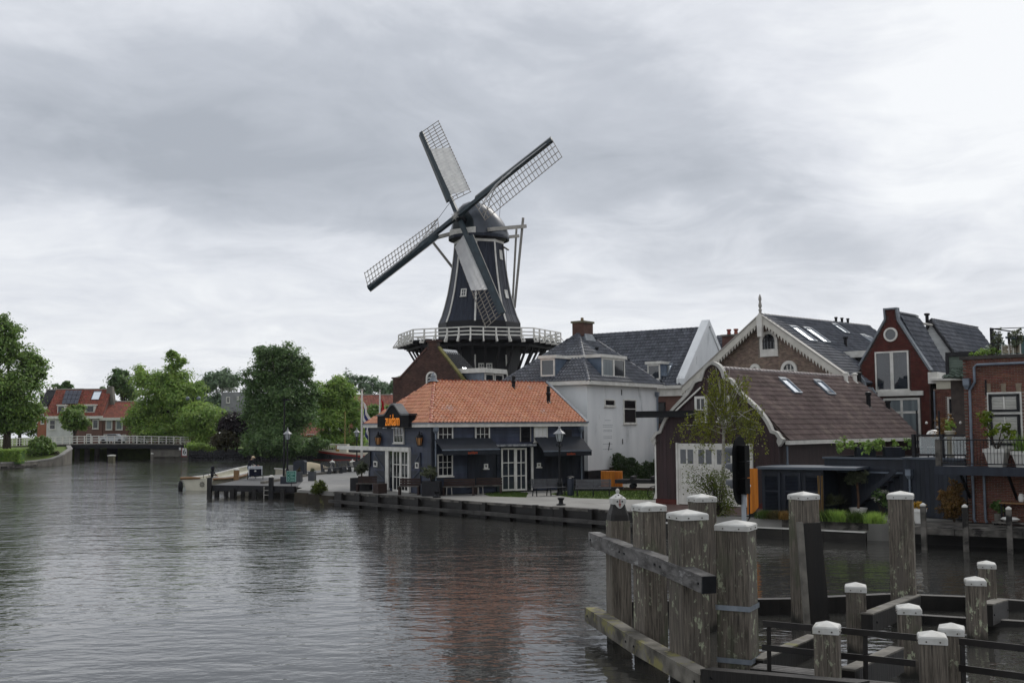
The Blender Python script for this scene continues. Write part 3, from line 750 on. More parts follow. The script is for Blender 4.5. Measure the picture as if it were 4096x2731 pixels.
b.obj('cap_skirt', MILLB, mill)
b = MB().lathe([(2.5, zb(23.1)), (2.75, zb(23.3)), (2.75, zb(23.55)), (2.3, zb(23.6))], 24); b.obj('curb_ring', MILLD, mill)
# breast: dark front boarding and white beam (baard)
MB().beam(cp(2.62, -1.6, 23.85), cp(2.62, 1.5, 23.85), .16, .62, up=(0, 0, 1)).obj('breast_beam', WHITE, mill)
b = MB(); b.prism([(-1.35, 23.6), (1.35, 23.6), (1.15, 25.0), (.6, 25.75), (-.6, 25.75), (-1.15, 25.0)], 0, .1)
b.v = [cp(2.62 - v.y, v.x, v.z) for v in b.v]; b.obj('front_boarding', M('dark_green', '#1b262b', '#141d21', 3, rough=.4), mill)
b = MB()
for dz, w in ((23.42, 1.0), (23.28, .8)): b.beam(cp(2.8, -w * .8, dz), cp(2.8, w * .35, dz), .06, .09)
b.beam(cp(2.8, -.8, 23.42), cp(2.8, -.8, 23.28), .06, .1); b.beam(cp(2.8, .35, 23.42), cp(2.8, .35, 23.28), .06, .1); b.obj('ornament_scroll', BLACKM, mill)
# tail beams and braces, grey white
def gb(name, p, q, w, h, mat=GREYW): return MB().beam(p, q, w, h).obj(name, mat, mill)
lb0, lb1 = cp(-.9, -3.4, 23.95), cp(-.9, 5.4, 23.95)
P1 = gy(2093, 906, MY + 1.0); P2 = gy(2066, 945, MY + 3.2)
o3 = Vector((MX, MY, G))
e1, e2 = P1 - o3, P2 - o3
s1 = gy(1955, 918, MY - 3.1) - o3
gb('tail_beam', s1, e1 + (e1 - s1).normalized() * .35, .34, .36)
s2 = e2 - (e1 - s1).normalized() * 5.5
gb('tail_beam', s2, e2 + (e1 - s1).normalized() * .3, .3, .32)
l1 = gy(1722, 957, MY + 1.5) - o3; l2 = gy(1800, 936, MY + .5) - o3
gb('tail_beam', l1, l2 + (l2 - l1) * .5, .3, .34)
f1 = gy(2058, 1232, MY + 2.5) - o3; f2 = gy(2050, 1215, MY + 4) - o3
gb('tail_pole', e1 + Vector((0, 0, .9)), f1, .26, .26); gb('tail_pole', e2 + Vector((0, 0, .75)), f2, .22, .22)
lp = gy(1815, 1076, MY + 2) - o3
gb('tail_pole', l1 + (l1 - lp).normalized() * .3, lp, .22, .22)
gb('hoist_beam', gy(2010, 985, MY) - o3, gy(2034, 1000, MY - 1) - o3, .14, .14)
MB().tube([gy(2026, 1000, MY - 1) - o3, gy(2026, 1180, MY - 1) - o3], .02, 5).obj('hoist_rope', BLACKM, mill)
for a_, c_ in (((2005, 760), (1997, 880)),): MB().tube([gy(*a_, MY - 1) - o3, gy(*c_, MY) - o3], .02, 5).obj('rope', BLACKM, mill)
# sails
hub = Vector((0, 0, zb(HZ_))) + AH * HO
MB().tube([hub - AX * 1.6, hub + AX * .15], [.5, .42], 12).obj('windshaft', BLACKM, mill, True)
T = Matrix.Identity(4)
b = MB()
for k in range(16):
    t = math.pi * 2 * k / 16; d = RG * math.cos(t) + UPR * math.sin(t); r = .55 if k % 2 else .38
    b.beam(hub + AX * .42, hub + AX * .42 + d * r, .05, .03, up=AX)
b.obj('hub_star', GREYW, mill)
for st in (0, 1):
    d = RG * math.cos(AL + st * math.pi / 2) + UPR * math.sin(AL + st * math.pi / 2); off = AX * (.15 if st == 0 else -.25)
    b = MB(); b.beam(hub + off, hub + off + d * SR, .42, .42, up=AX, w2=.2, h2=.2); b.beam(hub + off, hub + off - d * SR, .42, .42, up=AX, w2=.2, h2=.2)
    b.obj('stock', GREENBLK, mill)
def sail(k, cloth):
    ang = AL + k * math.pi / 2; d = RG * math.cos(ang) + UPR * math.sin(ang)
    tr = (RG * math.sin(ang) - UPR * math.cos(ang))          # trailing side (lattice lies clockwise of the stock)
    off = AX * (.15 if k % 2 == 0 else -.25)
    def pt(r, s, y=0.):
        tw = math.radians(20 - 12 * (r - 2.2) / 9.9)         # twist of the lattice
        return hub + off + d * r + tr * (s * math.cos(tw)) + AX * (-s * math.sin(tw) + y)
    LW = 2.05; r0, r1 = 2.3, SR + .02
    nb = 24; w = MB()
    root = MB()
    for i in range(nb + 1):
        r = r0 + (r1 - r0) * i / nb; root.beam(pt(r, -.08), pt(r, LW + .1), .06, .05, up=AX)
    lat = root.obj('sail_bar', LATT, mill) if False else None
    lat = thing
    fr = MB()
    for s in (LW * .33, LW * .66, LW):
        for i in range(12):
            a = r0 + (r1 - r0) * i / 12; c = r0 + (r1 - r0) * (i + 1) / 12; fr.beam(pt(a, s, -.04), pt(c, s, -.04), .055, .045, up=AX)
    lattice = fr.obj('sail_lattice', LATT, mill)
    for i in range(nb + 1):
        r = r0 + (r1 - r0) * i / nb; MB().beam(pt(r, -.08), pt(r, LW + .1), .055, .05, up=AX).obj('lattice_bar', LATT, lattice)
    # streamlined leading board
    b = MB(); NS = 10
    for i in range(NS + 1):
        r = 2.6 + (r1 - 2.6) * i / NS; wd = .62 - .1 * i / NS
        c0 = hub + off + d * r; th = .16
        b.v += [c0 + AX * th - tr * -.12, c0 + AX * (th * 1.0) - tr * (wd * .45), c0 - tr * wd - AX * .12, c0 - tr * (wd * .4) - AX * .22, c0 - AX * .2 + tr * .12]
    for i in range(NS):
        for e in range(5): b.f.append((i * 5 + e, i * 5 + (e + 1) % 5, (i + 1) * 5 + (e + 1) % 5, (i + 1) * 5 + e))
    b.f += [(0, 1, 2, 3, 4), tuple(NS * 5 + e for e in range(5))[::-1]]
    b.obj('leading_board', GREENBLK, mill, True)
    b = MB()
    for i in range(NS):
        ra = 2.6 + (r1 - 2.6) * i / NS; rc = 2.6 + (r1 - 2.6) * (i + 1) / NS
        b.beam(hub + off + d * ra - tr * (.63 - .1 * i / NS) - AX * .12, hub + off + d * rc - tr * (.63 - .1 * (i + 1) / NS) - AX * .12, .05, .05, up=AX)
    b.obj('board_edge', GREYW, mill)
    if cloth:
        ra, rb = cloth; v = []; f = []; A, B = 26, 8
        for i in range(A + 1):
            for j in range(B + 1):
                s = j / B * LW
                top = rb - (s / LW) * (1.3); bot = ra + (0 if k == 1 else 0) + (1 - s / LW) * .55
                if k == 3: top = rb - .2 - (s / LW) * 1.5; bot = ra
                r = bot + (top - bot) * i / A
                wr = .05 * math.sin(i * 2.6) * math.sin(math.pi * min(1, j / B * 1.1)) + .03 * math.sin(i * 1.3 + j)
                belly = .12 * math.sin(math.pi * i / A) * math.sin(math.pi * j / B)
                v.append(pt(r, s, .09 + wr * .6 + belly))
        for i in range(A):
            for j in range(B): a = i * (B + 1) + j; f.append((a, a + 1, a + B + 2, a + B + 1))
        MB().add(v, f).obj('sail_cloth', CLOTH, mill, True)
    else:                                                    # furled cloth tied along the stock
        pts = [pt(2.4, .9, .1), pt(3.6, .55, .16), pt(5.2, .12, .2), pt(7.5, -.02, .2), pt(11.5, .0, .16)]
        MB().tube(pts, [.03, .09, .1, .07, .03], 7).obj('furled_cloth', CLOTH, mill, True)
        MB().tube([pt(2.3, 1.9, .05), pt(4.5, .5, .15), pt(6.2, -.1, .2)], .045, 6).obj('sheet_rope', GREYW, mill)
sail(0, None); sail(1, (2.5, 9.6)); sail(2, None); sail(3, (2.0, 9.3))
MB().tube([hub + RG * -3 + UPR * -.6, hub + RG * -.8 + UPR * 2.2], .025, 5).obj('sail_rope', BLACKM, mill)
# ------------------------------------------------------------------ restaurant
def lampmat(n, s): return M(n, '#ffcf8a', rough=.5, emit='#ffb765', es=s)
RL, RW, EZ, RZ = 10.3, 8.4, 4.0, 6.52            # length, depth, eave and ridge above the quay
RM = frame(-4.47, 61.46, G, .85, .527)
rest = thing('restaurant', 'low navy boarded waterside restaurant with orange pantile roof', 'restaurant', RM)
FA = Matrix.Identity(4); LA = Fr(RM)             # long face
FG = Fr(RM).sub((0, RW, 0), (0, -1, 0), (1, 0, 0)); LG = Fr(RM @ FG)   # end face towards the water
fnd = MB().box(.02, .02, -.3, RL - .02, RW - .02, EZ).obj('wall', NAVYD, rest)
planks(fnd, FA, 0, RL, .05, EZ - .2, .215, NAVY)
planks(fnd, FG, 0, RW, .05, EZ - .2, .24, NAVY)
for T, x in ((FA, .06), (FA, RL - .07), (FG, .06), (FG, RW - .06)):
    MB(T).box(x - .07, -.06, .03, x + .07, -.002, EZ - .2).obj('corner_board', NAVYD, rest)
# roof: hip towards the water, gable against the white house
hx = 2.32; o_ = .22
e0, e1, e2, e3 = (-o_, -o_, EZ), (RL + .1, -o_, EZ), (RL + .1, RW + o_, EZ), (-o_, RW + o_, EZ)
r0, r1 = (hx, RW / 2, RZ), (RL + .1, RW / 2, RZ)
roofplane(rest, [e0, e1, r1, r0], OTILE, tw=.235, tl=.3, nmax=300)
roofplane(rest, [e3, e0, r0], OTILE, tw=.235, tl=.3, nmax=0, name='roof')
roofplane(rest, [e2, e3, r0, r1], OTILE, tw=.3, tl=.4, name='roof')
ridgetiles(rest, r0, r1, OTILE2, .12, .36); ridgetiles(rest, e0, r0, OTILE2, .12, .34); ridgetiles(rest, e3, r0, OTILE2, .12, .34)
MB().lathe([(.34, 0), (.3, .06), (.2, .1), (.13, .3), (.17, .33), (.1, .4), (.03, .55)], 12, (hx - .05, RW / 2, RZ - .02)).obj('ridge_cap', LEAD, rest, True)
MB().prism([(RW * 0, EZ), (RW, EZ), (RW / 2, RZ)], 0, .12).obj('end_gable', RENDERW, rest).matrix_basis = Fr(RM).sub((RL + .0, 0, 0), (0, 1, 0), (-1, 0, 0))
b = MB()
b.beam((RL + .14, -o_ - .05, EZ + .02), (RL + .14, RW / 2, RZ + .1), .2, .08); b.obj('lead_flashing', LEAD, rest)
b = MB(); b.box(-.3, -.3, EZ - .24, RL + .12, -.04, EZ - .04); b.obj('gutter_board', WHITE, rest)
b = MB(); b.box(-.3, -.03, EZ - .24, -.04, RW + .3, EZ - .04); b.obj('gutter_board', WHITE, rest)
MB().box(-.34, -.36, EZ - .05, RL + .14, -.02, EZ + .015).obj('gutter', ZINC, rest); MB().box(-.36, -.02, EZ - .05, -.02, RW + .34, EZ + .014).obj('gutter', ZINC, rest)
def downpipe(parent, x, y, z0, z1, r=.05, hop=True, mat=ZINC):
    b = MB(); b.tube([(x, y, z1), (x, y, z0 + .12), (x, y - .1, z0)], r, 8)
    if hop: b.lathe([(.07, z1 - .1), (.17, z1 + .05), (.17, z1 + .28), (.19, z1 + .3)], 4, (x, y, 0), rot=.785)
    for z in (z0 + (z1 - z0) * .35, z0 + (z1 - z0) * .7): b.lathe([(r + .015, z), (r + .015, z + .05)], 8, (x, y, 0))
    return b.obj('downpipe', mat, parent)
downpipe(rest, .12, -.17, .1, EZ - .5); downpipe(rest, RL - .28, -.17, .1, EZ - .5)
def rect(face, x0, y0, x1, y1, n=.06):
    a = face.on(x0, y1, n); c = face.on(x1, y0, n); return a[0], a[1], c[0], c[1]
W = lambda f, fc, px, nx, ny, **k: window(rest, f, *rect(fc, *px), nx, ny, **k)
W(FA, LA, (1749, 1704, 1811, 1770), 3, 2, base=.035); W(FA, LA, (1900, 1704, 1958, 1769), 3, 2, base=.035); W(FA, LA, (2136, 1705, 2189, 1767), 3, 2, gm=PLAST, base=.035, label='window with white blind')
W(FA, LA, (1749, 1815, 1810, 1905), 3, 2, rows=[0, .38, .66, 1], base=.035)
W(FG, LG, (1577, 1708, 1616, 1771), 3, 2, base=.035)
# french doors
dx0, dz0, dx1, dz1 = rect(LA, 2004, 1790, 2113, 1964)
d = W(FA, LA, (2004, 1790, 2060, 1963), 2, 3, base=.05, sill=False, fw=.1, name='french_door', bar=.05, gm=GLASSB); window(rest, FA, (dx0 + dx1) / 2 + .02, dz0, dx1 - .15, dz1, 2, 3, fw=.1, base=.05, sill=False, name='french_door', bar=.05, gm=GLASSB)
b = MB(FA); x2 = LA.on(2120, 1800)[0]
b.box(dx0 - .32, -.14, .02, dx0 - .03, -.04, dz1 + .05); b.obj('side_light', GLASSB, rest)
b = MB(FA).box(dx1 - .1, -.12, .05, x2 - .02, -.04, dz1).obj('side_light', GLASS, rest); MB(FA).box(x2 - .02, -.2, .05, x2 + .1, -.03, dz1 + .04).obj('door_post', WHITE, rest)
MB(FA).box(dx0 - .5, -.42, dz1 + .1, x2 + .2, -.03, dz1 + .22).obj('door_canopy', M('weathered_fascia', '#9a9c9e', '#55585c', 5, rough=.7), rest)
gx0, gz0, gx1, gz1 = rect(LG, 1546, 1800, 1639, 1964)
window(rest, FG, gx0 + .95, gz0 + .05, (gx0 + gx1) / 2 + .45, gz1, 2, 3, fw=.12, base=.05, sill=False, name='french_door', bar=.05); window(rest, FG, (gx0 + gx1) / 2 + .46, gz0 + .05, gx1 - .05, gz1, 2, 3, fw=.12, base=.05, sill=False, name='french_door', bar=.05)
MB(FG).box(gx0, -.16, .05, gx0 + .42, -.04, gz1 + .02).obj('door_post', WHITE, rest); MB(FG).box(gx0 + .42, -.1, .2, gx0 + .93, -.04, gz1).obj('side_light', GLASS, rest)
MB(FG).box(gx1 - .04, -.16, .05, gx1 + .12, -.04, gz1 + .1).obj('door_post', WHITE, rest)
# white beam running past the end wall
bx, bz = LG.on(1639, 1797, .1); ax, az = LG.on(1390, 1797, .1)
MB(FG).box(ax - 1.5, -.2, bz - .12, bx, -.05, bz + .12).obj('canopy_beam', WHITE, rest)
# plank shutters folded back beside the doors
for x0, x1, sg in ((1496, 1540, 1), (1645, 1681, -1)):
    a = LG.on(x0, 1808, .1); c = LG.on(x1, 1930, .1); s0, s1 = min(a[0], c[0]), max(a[0], c[0])
    sh = MB(FG).box(s0, -.1, c[1], s1, -.045, a[1]).obj('shutter', NAVYD, rest)
    b = MB(FG); zs = [c[1] + .05, (a[1] + c[1]) / 2 - .2, a[1] - .12]
    for z in zs: b.box(s0 + .03, -.13, z, s1 - .03, -.1, z + .12)
    for z0, z1 in ((zs[0], zs[1]), (zs[1], zs[2])):
        p, q = ((s0 + .08, -.115, z1), (s1 - .08, -.115, z0 + .12)) if sg > 0 else ((s0 + .08, -.115, z0 + .12), (s1 - .08, -.115, z1)); b.beam(p, q, .1, .03, up=(0, -1, 0))
    b.obj('shutter_brace', NAVY, sh)
    window(sh, FG, (s0 + .12) if sg > 0 else s1 - .5, 2 - .15 + .0, (s0 + .5) if sg > 0 else s1 - .12, 2 + .4, 1, 1, fw=.1, base=.1, out=.05, pane_in=.03, sill=False, name='peep_window') if False else None
for px, fc, f in (((1499, 1844, 1513, 1866), LG, FG), ((1666, 1849, 1679, 1872), LG, FG), ((1934, 1854, 1949, 1873), LA, FA), ((2146, 1850, 2160, 1867), LA, FA)):
    W(f, fc, px, 1, 1, fw=.07, base=.1, out=.06, name='peep_window', sill=(fc is LA))
# vertical dark boarding under the awnings
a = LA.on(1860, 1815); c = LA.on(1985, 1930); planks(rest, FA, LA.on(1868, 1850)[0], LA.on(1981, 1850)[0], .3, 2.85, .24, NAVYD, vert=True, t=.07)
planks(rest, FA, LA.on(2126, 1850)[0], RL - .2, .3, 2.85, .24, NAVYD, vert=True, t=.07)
# louvre
lx0, lz0, lx1, lz1 = rect(LA, 2083, 1704, 2120, 1766)
lv = MB(FA); lv.box(lx0 - .05, -.09, lz0, lx0, -.03, lz1); lv.box(lx1, -.09, lz0, lx1 + .05, -.03, lz1); lv = lv.obj('louvre', GREYW, rest)
for i in range(11):
    z = lz0 + (lz1 - lz0) * (i + .3) / 11; MB(FA).beam((lx0, -.07, z), (lx1, -.07, z), .09, .02, up=(0, -.5, .85)).obj('slat', BLACKW, lv)
vx0, vz0, vx1, vz1 = rect(LA, 2258, 1717, 2286, 1751); MB(FA).box(vx0, -.08, vz0, vx1, -.03, vz1).obj('vent_grille', BLACKW, rest)
# awnings
AWN = M('awning_cloth', '#20242c', '#181c23', 2, rough=.8)
def awning(x0, x1, z0, z1, dep):
    a = MB(); a.add([(x0, -.06, z0), (x1, -.06, z0), (x1, -dep, z1), (x0, -dep, z1)], [(0, 1, 2, 3), (3, 2, 1, 0)])
    A = MB(); A.prism([(-dep, z1), (-.06, z0), (-.06, z0 - .03), (-dep, z1 - .03)], x0, x1); A.v = [Vector((v.y, v.x, v.z)) for v in A.v]
    w = A.obj('awning', AWN, rest)
    MB().beam((x0 - .02, -dep, z1 - .01), (x1 + .02, -dep, z1 - .01), .07, .07).obj('front_bar', GREYW if False else ZINC, w)
    MB().box(x0, -dep - .02, z1 - .3, x1, -dep + .0, z1 - .05).obj('valance', AWN, w)
    return w
p = LA.on(1771, 1799, 1.1); q = LA.on(1999, 1796, 1.1)
w = awning(p[0], q[0], 3.15, p[1], 1.1)
text('lettering', 'zuidam', Matrix.Translation(((p[0] + q[0]) / 2 + .05, -1.13, p[1] - .18)), .22, M('awning_letters', '#b0481c', rough=.7), w, .004)
p = LA.on(2175, 1804, 1.1); q = LA.on(2366, 1797, 1.1)
w = awning(p[0], q[0], 3.15, p[1], 1.1); text('lettering', 'zuidam', Matrix.Translation(((p[0] + q[0]) / 2 + .2, -1.13, p[1] - .18)), .22, MATS['awning_letters'], w, .004)
# roof pipes
def roofpipe(parent, T, px, py, h, r=.09, mat=BLACKM, name='vent_pipe', n=0):
    x, z = T; b = MB(); return b
for (x, y), h in (((9.6 - 2.05, 3.55), .75), ((9.05, 1.9), 1.0)):
    z = EZ + (RZ - EZ) * (y + o_) / (RW / 2 + o_)
    MB().lathe([(.2, z - .1), (.2, z), (.11, z + .08), (.11, z + h * .45), (.15, z + h * .5), (.15, z + h * .62), (.11, z + h * .66), (.11, z + h), (.05, z + h * 1.05)], 10, (x, y, 0)).obj('vent_pipe', BLACKM, rest, True)
# sign over the end doors
sx0, sz0, sx1, sz1 = rect(LG, 1513, 1660, 1638, 1709, .45)
SM = RM @ FG @ Matrix.Translation(((sx0 + sx1) / 2, -.45, sz0))
sign = thing('restaurant_sign', 'black curved-top sign board with orange lettering above the end doors', 'sign', SM)
sw = (sx1 - sx0) / 2; sh_ = sz1 - sz0
bell = [(-sw, 0), (sw, 0), (sw, sh_)] + [(sw * (1 - .12 - t * .88 * 2 * .5), sh_ + .58 * (math.sin(t * math.pi / 2) ** 2 * .999 if t < 1 else 1)) for t in [i / 10 for i in range(1, 11)]]
half = [(sw * .62 - sw * .62 * i / 9, sh_ + .62 * (.5 - .5 * math.cos(math.pi * i / 9))) for i in range(10)]
bell = [(-sw, 0), (sw, 0), (sw, sh_)] + half + [(-x, z) for x, z in half[::-1][1:]] + [(-sw, sh_)]
MB().prism(bell, -.06, .42).obj('board', M('sign_black', '#0b0c0f', '#101115', 3, rough=.7, spec=.12), sign)
edge = [(sw + .08, sh_)] + half + [(-x, z) for x, z in half[::-1][1:]] + [(-sw - .08, sh_)]
MB().strip(edge, [(x, z + .1) for x, z in edge], -.1, .45).obj('edge_moulding', M('sign_edge', '#23262a', rough=.3, spec=.6), sign)
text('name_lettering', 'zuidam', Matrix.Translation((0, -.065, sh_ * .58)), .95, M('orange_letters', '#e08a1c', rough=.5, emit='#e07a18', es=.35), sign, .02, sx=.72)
text('small_lettering', 'Lunch & Diner', Matrix.Translation((0, -.065, sh_ * .22)), .3, M('dim_letters', '#6e4a2c', rough=.6), sign, .01, sx=1.05)
for x in (-.95, .3, .75): MB().box(x - .13, -.2, -.06, x + .13, -.06, -.02).obj('sign_lamp', M('sign_lamp', '#b9bcbf', rough=.4), sign)
def walllamp(px, py, lab):
    x, z = LG.on(px, py, .2)
    t = thing('wall_lantern', lab, 'lantern', RM @ FG @ Matrix.Translation((x, -.2, z)))
    MB().lathe([(.03, .62), (.04, .5), (.1, .42), (.25, .3), (.27, .25)], 6).obj('hood', BLACKM, t)
    b = MB()
    for k in range(6):
        a = k * math.pi / 3; b.beam((.2 * math.cos(a), .2 * math.sin(a), .26), (.12 * math.cos(a), .12 * math.sin(a), -.18), .025, .025)
    b.lathe([(.13, -.22), (.14, -.17)], 6); b.beam((0, .2, .5), (0, 0, .55), .03, .03); b.beam((0, .17, .1), (0, .17, .55), .04, .04); b.obj('bracket', BLACKM, t)
    MB().lathe([(.1, -.16), (.18, .24)], 6).obj('glass', M('lantern_glass', '#8a7350', rough=.4, emit='#ff9a3c', es=.05), t)
    MB().lathe([(.03, -.08), (.05, 0), (.03, .08)], 8).obj('bulb', M('lantern_bulb', '#ffd9a0', emit='#ffb050', es=4), t, True)
walllamp(1512, 1766, 'lit black wall lantern beside the window sill, nearer the flag poles'); walllamp(1677, 1768, 'lit black wall lantern on the corner beside the downpipe')

# ------------------------------------------------------------------ brick gabled house below the mill
bA = gy(1612, 1530, 82.0); bB = gy(1790, 1530, 80.0)
hm = frame(gy(1570, 1600, 86).x, 86, G, .86, -.50); BH = Fr(hm)
bh = thing('brick_house', 'brown brick gabled house with arched window standing below the mill', 'house', hm)
on = lambda x, y: BH.on(x, y)
pl = [on(1572, 1515), on(1600, 1515), on(1709, 1395), on(1709, 1367), on(1753, 1367), on(1753, 1393), on(1858, 1530), on(1905, 1545)]
poly = [(pl[0][0], 0), pl[0], pl[1], pl[2], pl[3], pl[4], pl[5], pl[6], (pl[6][0] + .6, pl[6][1] - .6), (pl[6][0] + .6, 0)]
brickwork(bh, FA, poly, BRICK_M, back=MORTD, bw=.21, bh=.05, nmax=300, holes=[on(1709, 1600) + on(1747, 1490)])
MB().strip([pl[1], pl[2]], [(pl[1][0], pl[1][1] + .16), (pl[2][0], pl[2][1] + .16)], -.08, .35).obj('coping', BRICK_M, bh)
MB().strip([pl[5], pl[6]], [(pl[5][0], pl[5][1] + .16), (pl[6][0], pl[6][1] + .16)], -.08, .35).obj('coping', M('moss', '#6d6838', '#55522f', 4, rough=.95), bh)
MB().box(pl[3][0] - .06, -.1, pl[3][1], pl[4][0] + .06, .45, pl[4][1] + .14).obj('coping', BRICK_M, bh); MB().box(pl[0][0] - .08, -.1, pl[0][1], pl[1][0] + .05, .4, pl[0][1] + .12).obj('coping', BRICK_M, bh)
rx = (pl[3][0] + pl[4][0]) / 2; rz = pl[2][1]
BD = 3.3
roofplane(bh, [(pl[6][0] + .1, .1, pl[6][1] - .15), (pl[6][0] + .1, BD, pl[6][1] - .15), (rx, BD, rz - .1), (rx, .1, rz - .1)], SLATED, tw=.3, tl=.25)
MB().box(pl[0][0] + .3, .3, 0, pl[6][0] + .5, BD, pl[6][1] - .3).obj('wall', MORTD, bh)
MB().strip([(rx - .3, rz - .35), (rx, rz - .02), (rx + .3, rz - .35)], [(rx - .3, rz - .28), (rx, rz + .06), (rx + .3, rz - .28)], .3, BD).obj('ridge_lead', LEAD, bh)
# skylight in its roof
k = Vector((pl[6][0] - rx, 0, pl[6][1] - rz)).normalized()
b = MB(); c0 = Vector((rx, 1.5, rz)) + k * 2.2; nn = Vector((-k.z, 0, k.x)); nn = nn if nn.z > 0 else -nn
b.add([c0 + nn * .1, c0 + nn * .1 + Vector((0, .6, 0)), c0 + k * 1.1 + nn * .1 + Vector((0, .6, 0)), c0 + k * 1.1 + nn * .1], [(0, 1, 2, 3)]); b.obj('skylight', SKYL, bh)
def archwin(parent, T, x0, x1, z0, zs, fw=.14, fm=WHITE, gm=GLASS, out=.1, bars=1, name='arched_window', rad=False):
    r = (x1 - x0) / 2; c = (x0 + x1) / 2; A = [(x0, z0)] + [(c - r * math.cos(t), zs + r * math.sin(t)) for t in [math.pi * i / 16 for i in range(17)]] + [(x1, z0)]
    r2 = r - fw; B = [(x0 + fw, z0)] + [(c - r2 * math.cos(t), zs + r2 * math.sin(t)) for t in [math.pi * i / 16 for i in range(17)]] + [(x1 - fw, z0)]
    w = MB(T).strip(A, B, -out, .02).obj(name, fm, parent)
    MB(T).prism(B, -out * .4, -out * .3).obj('pane', gm, w)
    b = MB(T)
    for i in range(1, bars + 1):
        x = x0 + fw + (x1 - x0 - 2 * fw) * i / (bars + 1); b.box(x - .025, -out * .7, z0, x + .025, -out * .42, zs + r2 * .8)
    b.box(x0 + fw, -out * .7, zs - .02, x1 - fw, -out * .42, zs + .03)
    if rad:
        for t in (.6, 1.1, math.pi / 2, 2.04, 2.54): b.beam((c, -out * .55, zs), (c - r2 * math.cos(t), -out * .55, zs + r2 * math.sin(t)), .03, .03)
        b.strip([(c - r2 * .5 * math.cos(t), zs + r2 * .5 * math.sin(t)) for t in [math.pi * i / 12 for i in range(13)]], [(c - r2 * .55 * math.cos(t), zs + r2 * .55 * math.sin(t)) for t in [math.pi * i / 12 for i in range(13)]], -out * .7, -out * .45)
    b.obj('glazing_bar', BLACKM if rad else fm, w)
    return w
a = on(1706, 1560); c = on(1748, 1510); archwin(bh, FA, a[0], c[0], a[1], c[1])
# flat-roofed dormer extension on its right
a = on(1850, 1530); c = on(1925, 1488)
xc = BH.on(1935, 1500, -.8)[0]; T2 = BH.sub((xc, .8, 0), (0, 1, 0), (-1, 0, 0)); ul = Fr(hm @ T2).on(2012, 1500)[0]
ex = MB().box(pl[6][0] - 1.2, .8, 0, xc, .8 + ul, c[1]).obj('dormer', ZINC, bh); MB().box(pl[6][0] - 1.3, .55, c[1], xc + .25, 1.0 + ul, c[1] + .35).obj('dormer_roof', WHITE, ex)
for q in (0, 1): window(ex, T2, .08 + q * ul / 2, a[1] - .8, (q + 1) * ul / 2 - .05, c[1] - .02, 1, 1, fw=.12, sill=False)

# ------------------------------------------------------------------ white rendered house
WM = frame(4.75, 70.0, G, .59, .807); WF = Fr(WM)
wh = thing('white_house', 'white rendered house with dark tiled hipped roof and brick chimney', 'house', WM)
WL, WD, WE, WR = 9.2, 6.4, 6.62, 10.1
LT = WF.sub((0, WD, 0), (0, -1, 0), (1, 0, 0)); WFL = Fr(WM @ LT)
wb = MB().box(0, 0, .95, WL, WD, WE).obj('wall', RENDERW, wh); MB().box(-.03, -.03, -.1, WL + .03, WD + .03, .95).obj('plinth', BLACKW, wh)
oo = .35; E = [(-oo, -oo, WE), (WL + oo, -oo, WE), (WL + oo, WD + oo, WE), (-oo, WD + oo, WE)]; T0, T1 = (WL / 2 - .5, WD / 2, WR), (WL / 2 + .5, WD / 2, WR)
roofplane(wh, [E[0], E[1], T1, T0], GTILE, tw=.24, tl=.33, nmax=150); roofplane(wh, [E[3], E[0], T0], GTILE, tw=.24, tl=.33, nmax=150)
roofplane(wh, [E[1], E[2], T1], GTILE, tw=.3, tl=.4); roofplane(wh, [E[2], E[3], T0, T1], GTILE, tw=.3, tl=.4)
for p, q in ((E[0], T0), (E[1], T1), (E[3], T0)): ridgetiles(wh, p, q, GTILE, .13, .36)
MB().lathe([(.95, WR - .5), (.7, WR - .05), (.5, WR + .05)], 4, (WL / 2, WD / 2, 0), rot=.785).obj('lead_apron', LEAD, wh)
ch = MB().box(WL / 2 - .62, WD / 2 - .45, WR - .2, WL / 2 + .62, WD / 2 + .45, WR + .72).obj('chimney', BRICK_M, wh); MB().box(WL / 2 - .7, WD / 2 - .53, WR + .72, WL / 2 + .7, WD / 2 + .53, WR + .86).obj('chimney_cap', M('mossy_stone', '#6a6550', '#5a5748', 5), ch)
MB().lathe([(.12, WR + .86), (.1, WR + 1.12)], 8, (WL / 2 - .05, WD / 2, 0)).obj('chimney_pot', M('pot', '#6b5a3e'), ch)
MB().box(-oo - .05, -oo - .05, WE - .22, WL + oo + .05, -oo + .05, WE + .03).obj('gutter_board', WHITE, wh); MB().box(-oo - .05, -oo + .052, WE - .22, -oo + .05, WD + oo + .05, WE + .028).obj('gutter_board', WHITE, wh)
MB().box(-oo + .052, -oo + .052, WE - .2, WL + oo, -.003, WE - .06).obj('soffit', WHITE, wh); MB().box(-oo + .052, .0, WE - .2, -.003, WD + oo, WE - .06).obj('soffit', WHITE, wh)
downpipe(wh, WL - .25, -.14, .9, WE - .8, .07)
r = lambda *p: rect(WF, *p, .05)
window(wh, FA, *r(2420, 1597, 2461, 1624), 1, 1, fw=.08, out=.06); window(wh, FA, *r(2496, 1598, 2545, 1694), 1, 1, fw=.08, rows=[0, .62, 1], gm=GLASS, out=.06, bar=.06)
for px, py, py2 in ((2485, 1558, 1580), (2489, 1755, 1775)):
    x, z = WF.on(px, py); x2, z2 = WF.on(px, py2); MB().box(x - .02, -.05, z2, x + .02, -.004, z).obj('wall_anchor', BLACKM, wh)
x, z = WF.on(2436, 1790); MB().beam((x + .05, -.03, z + .35), (x - .1, -.03, z - .15), .04, .04).obj('wall_anchor', BLACKM, wh)
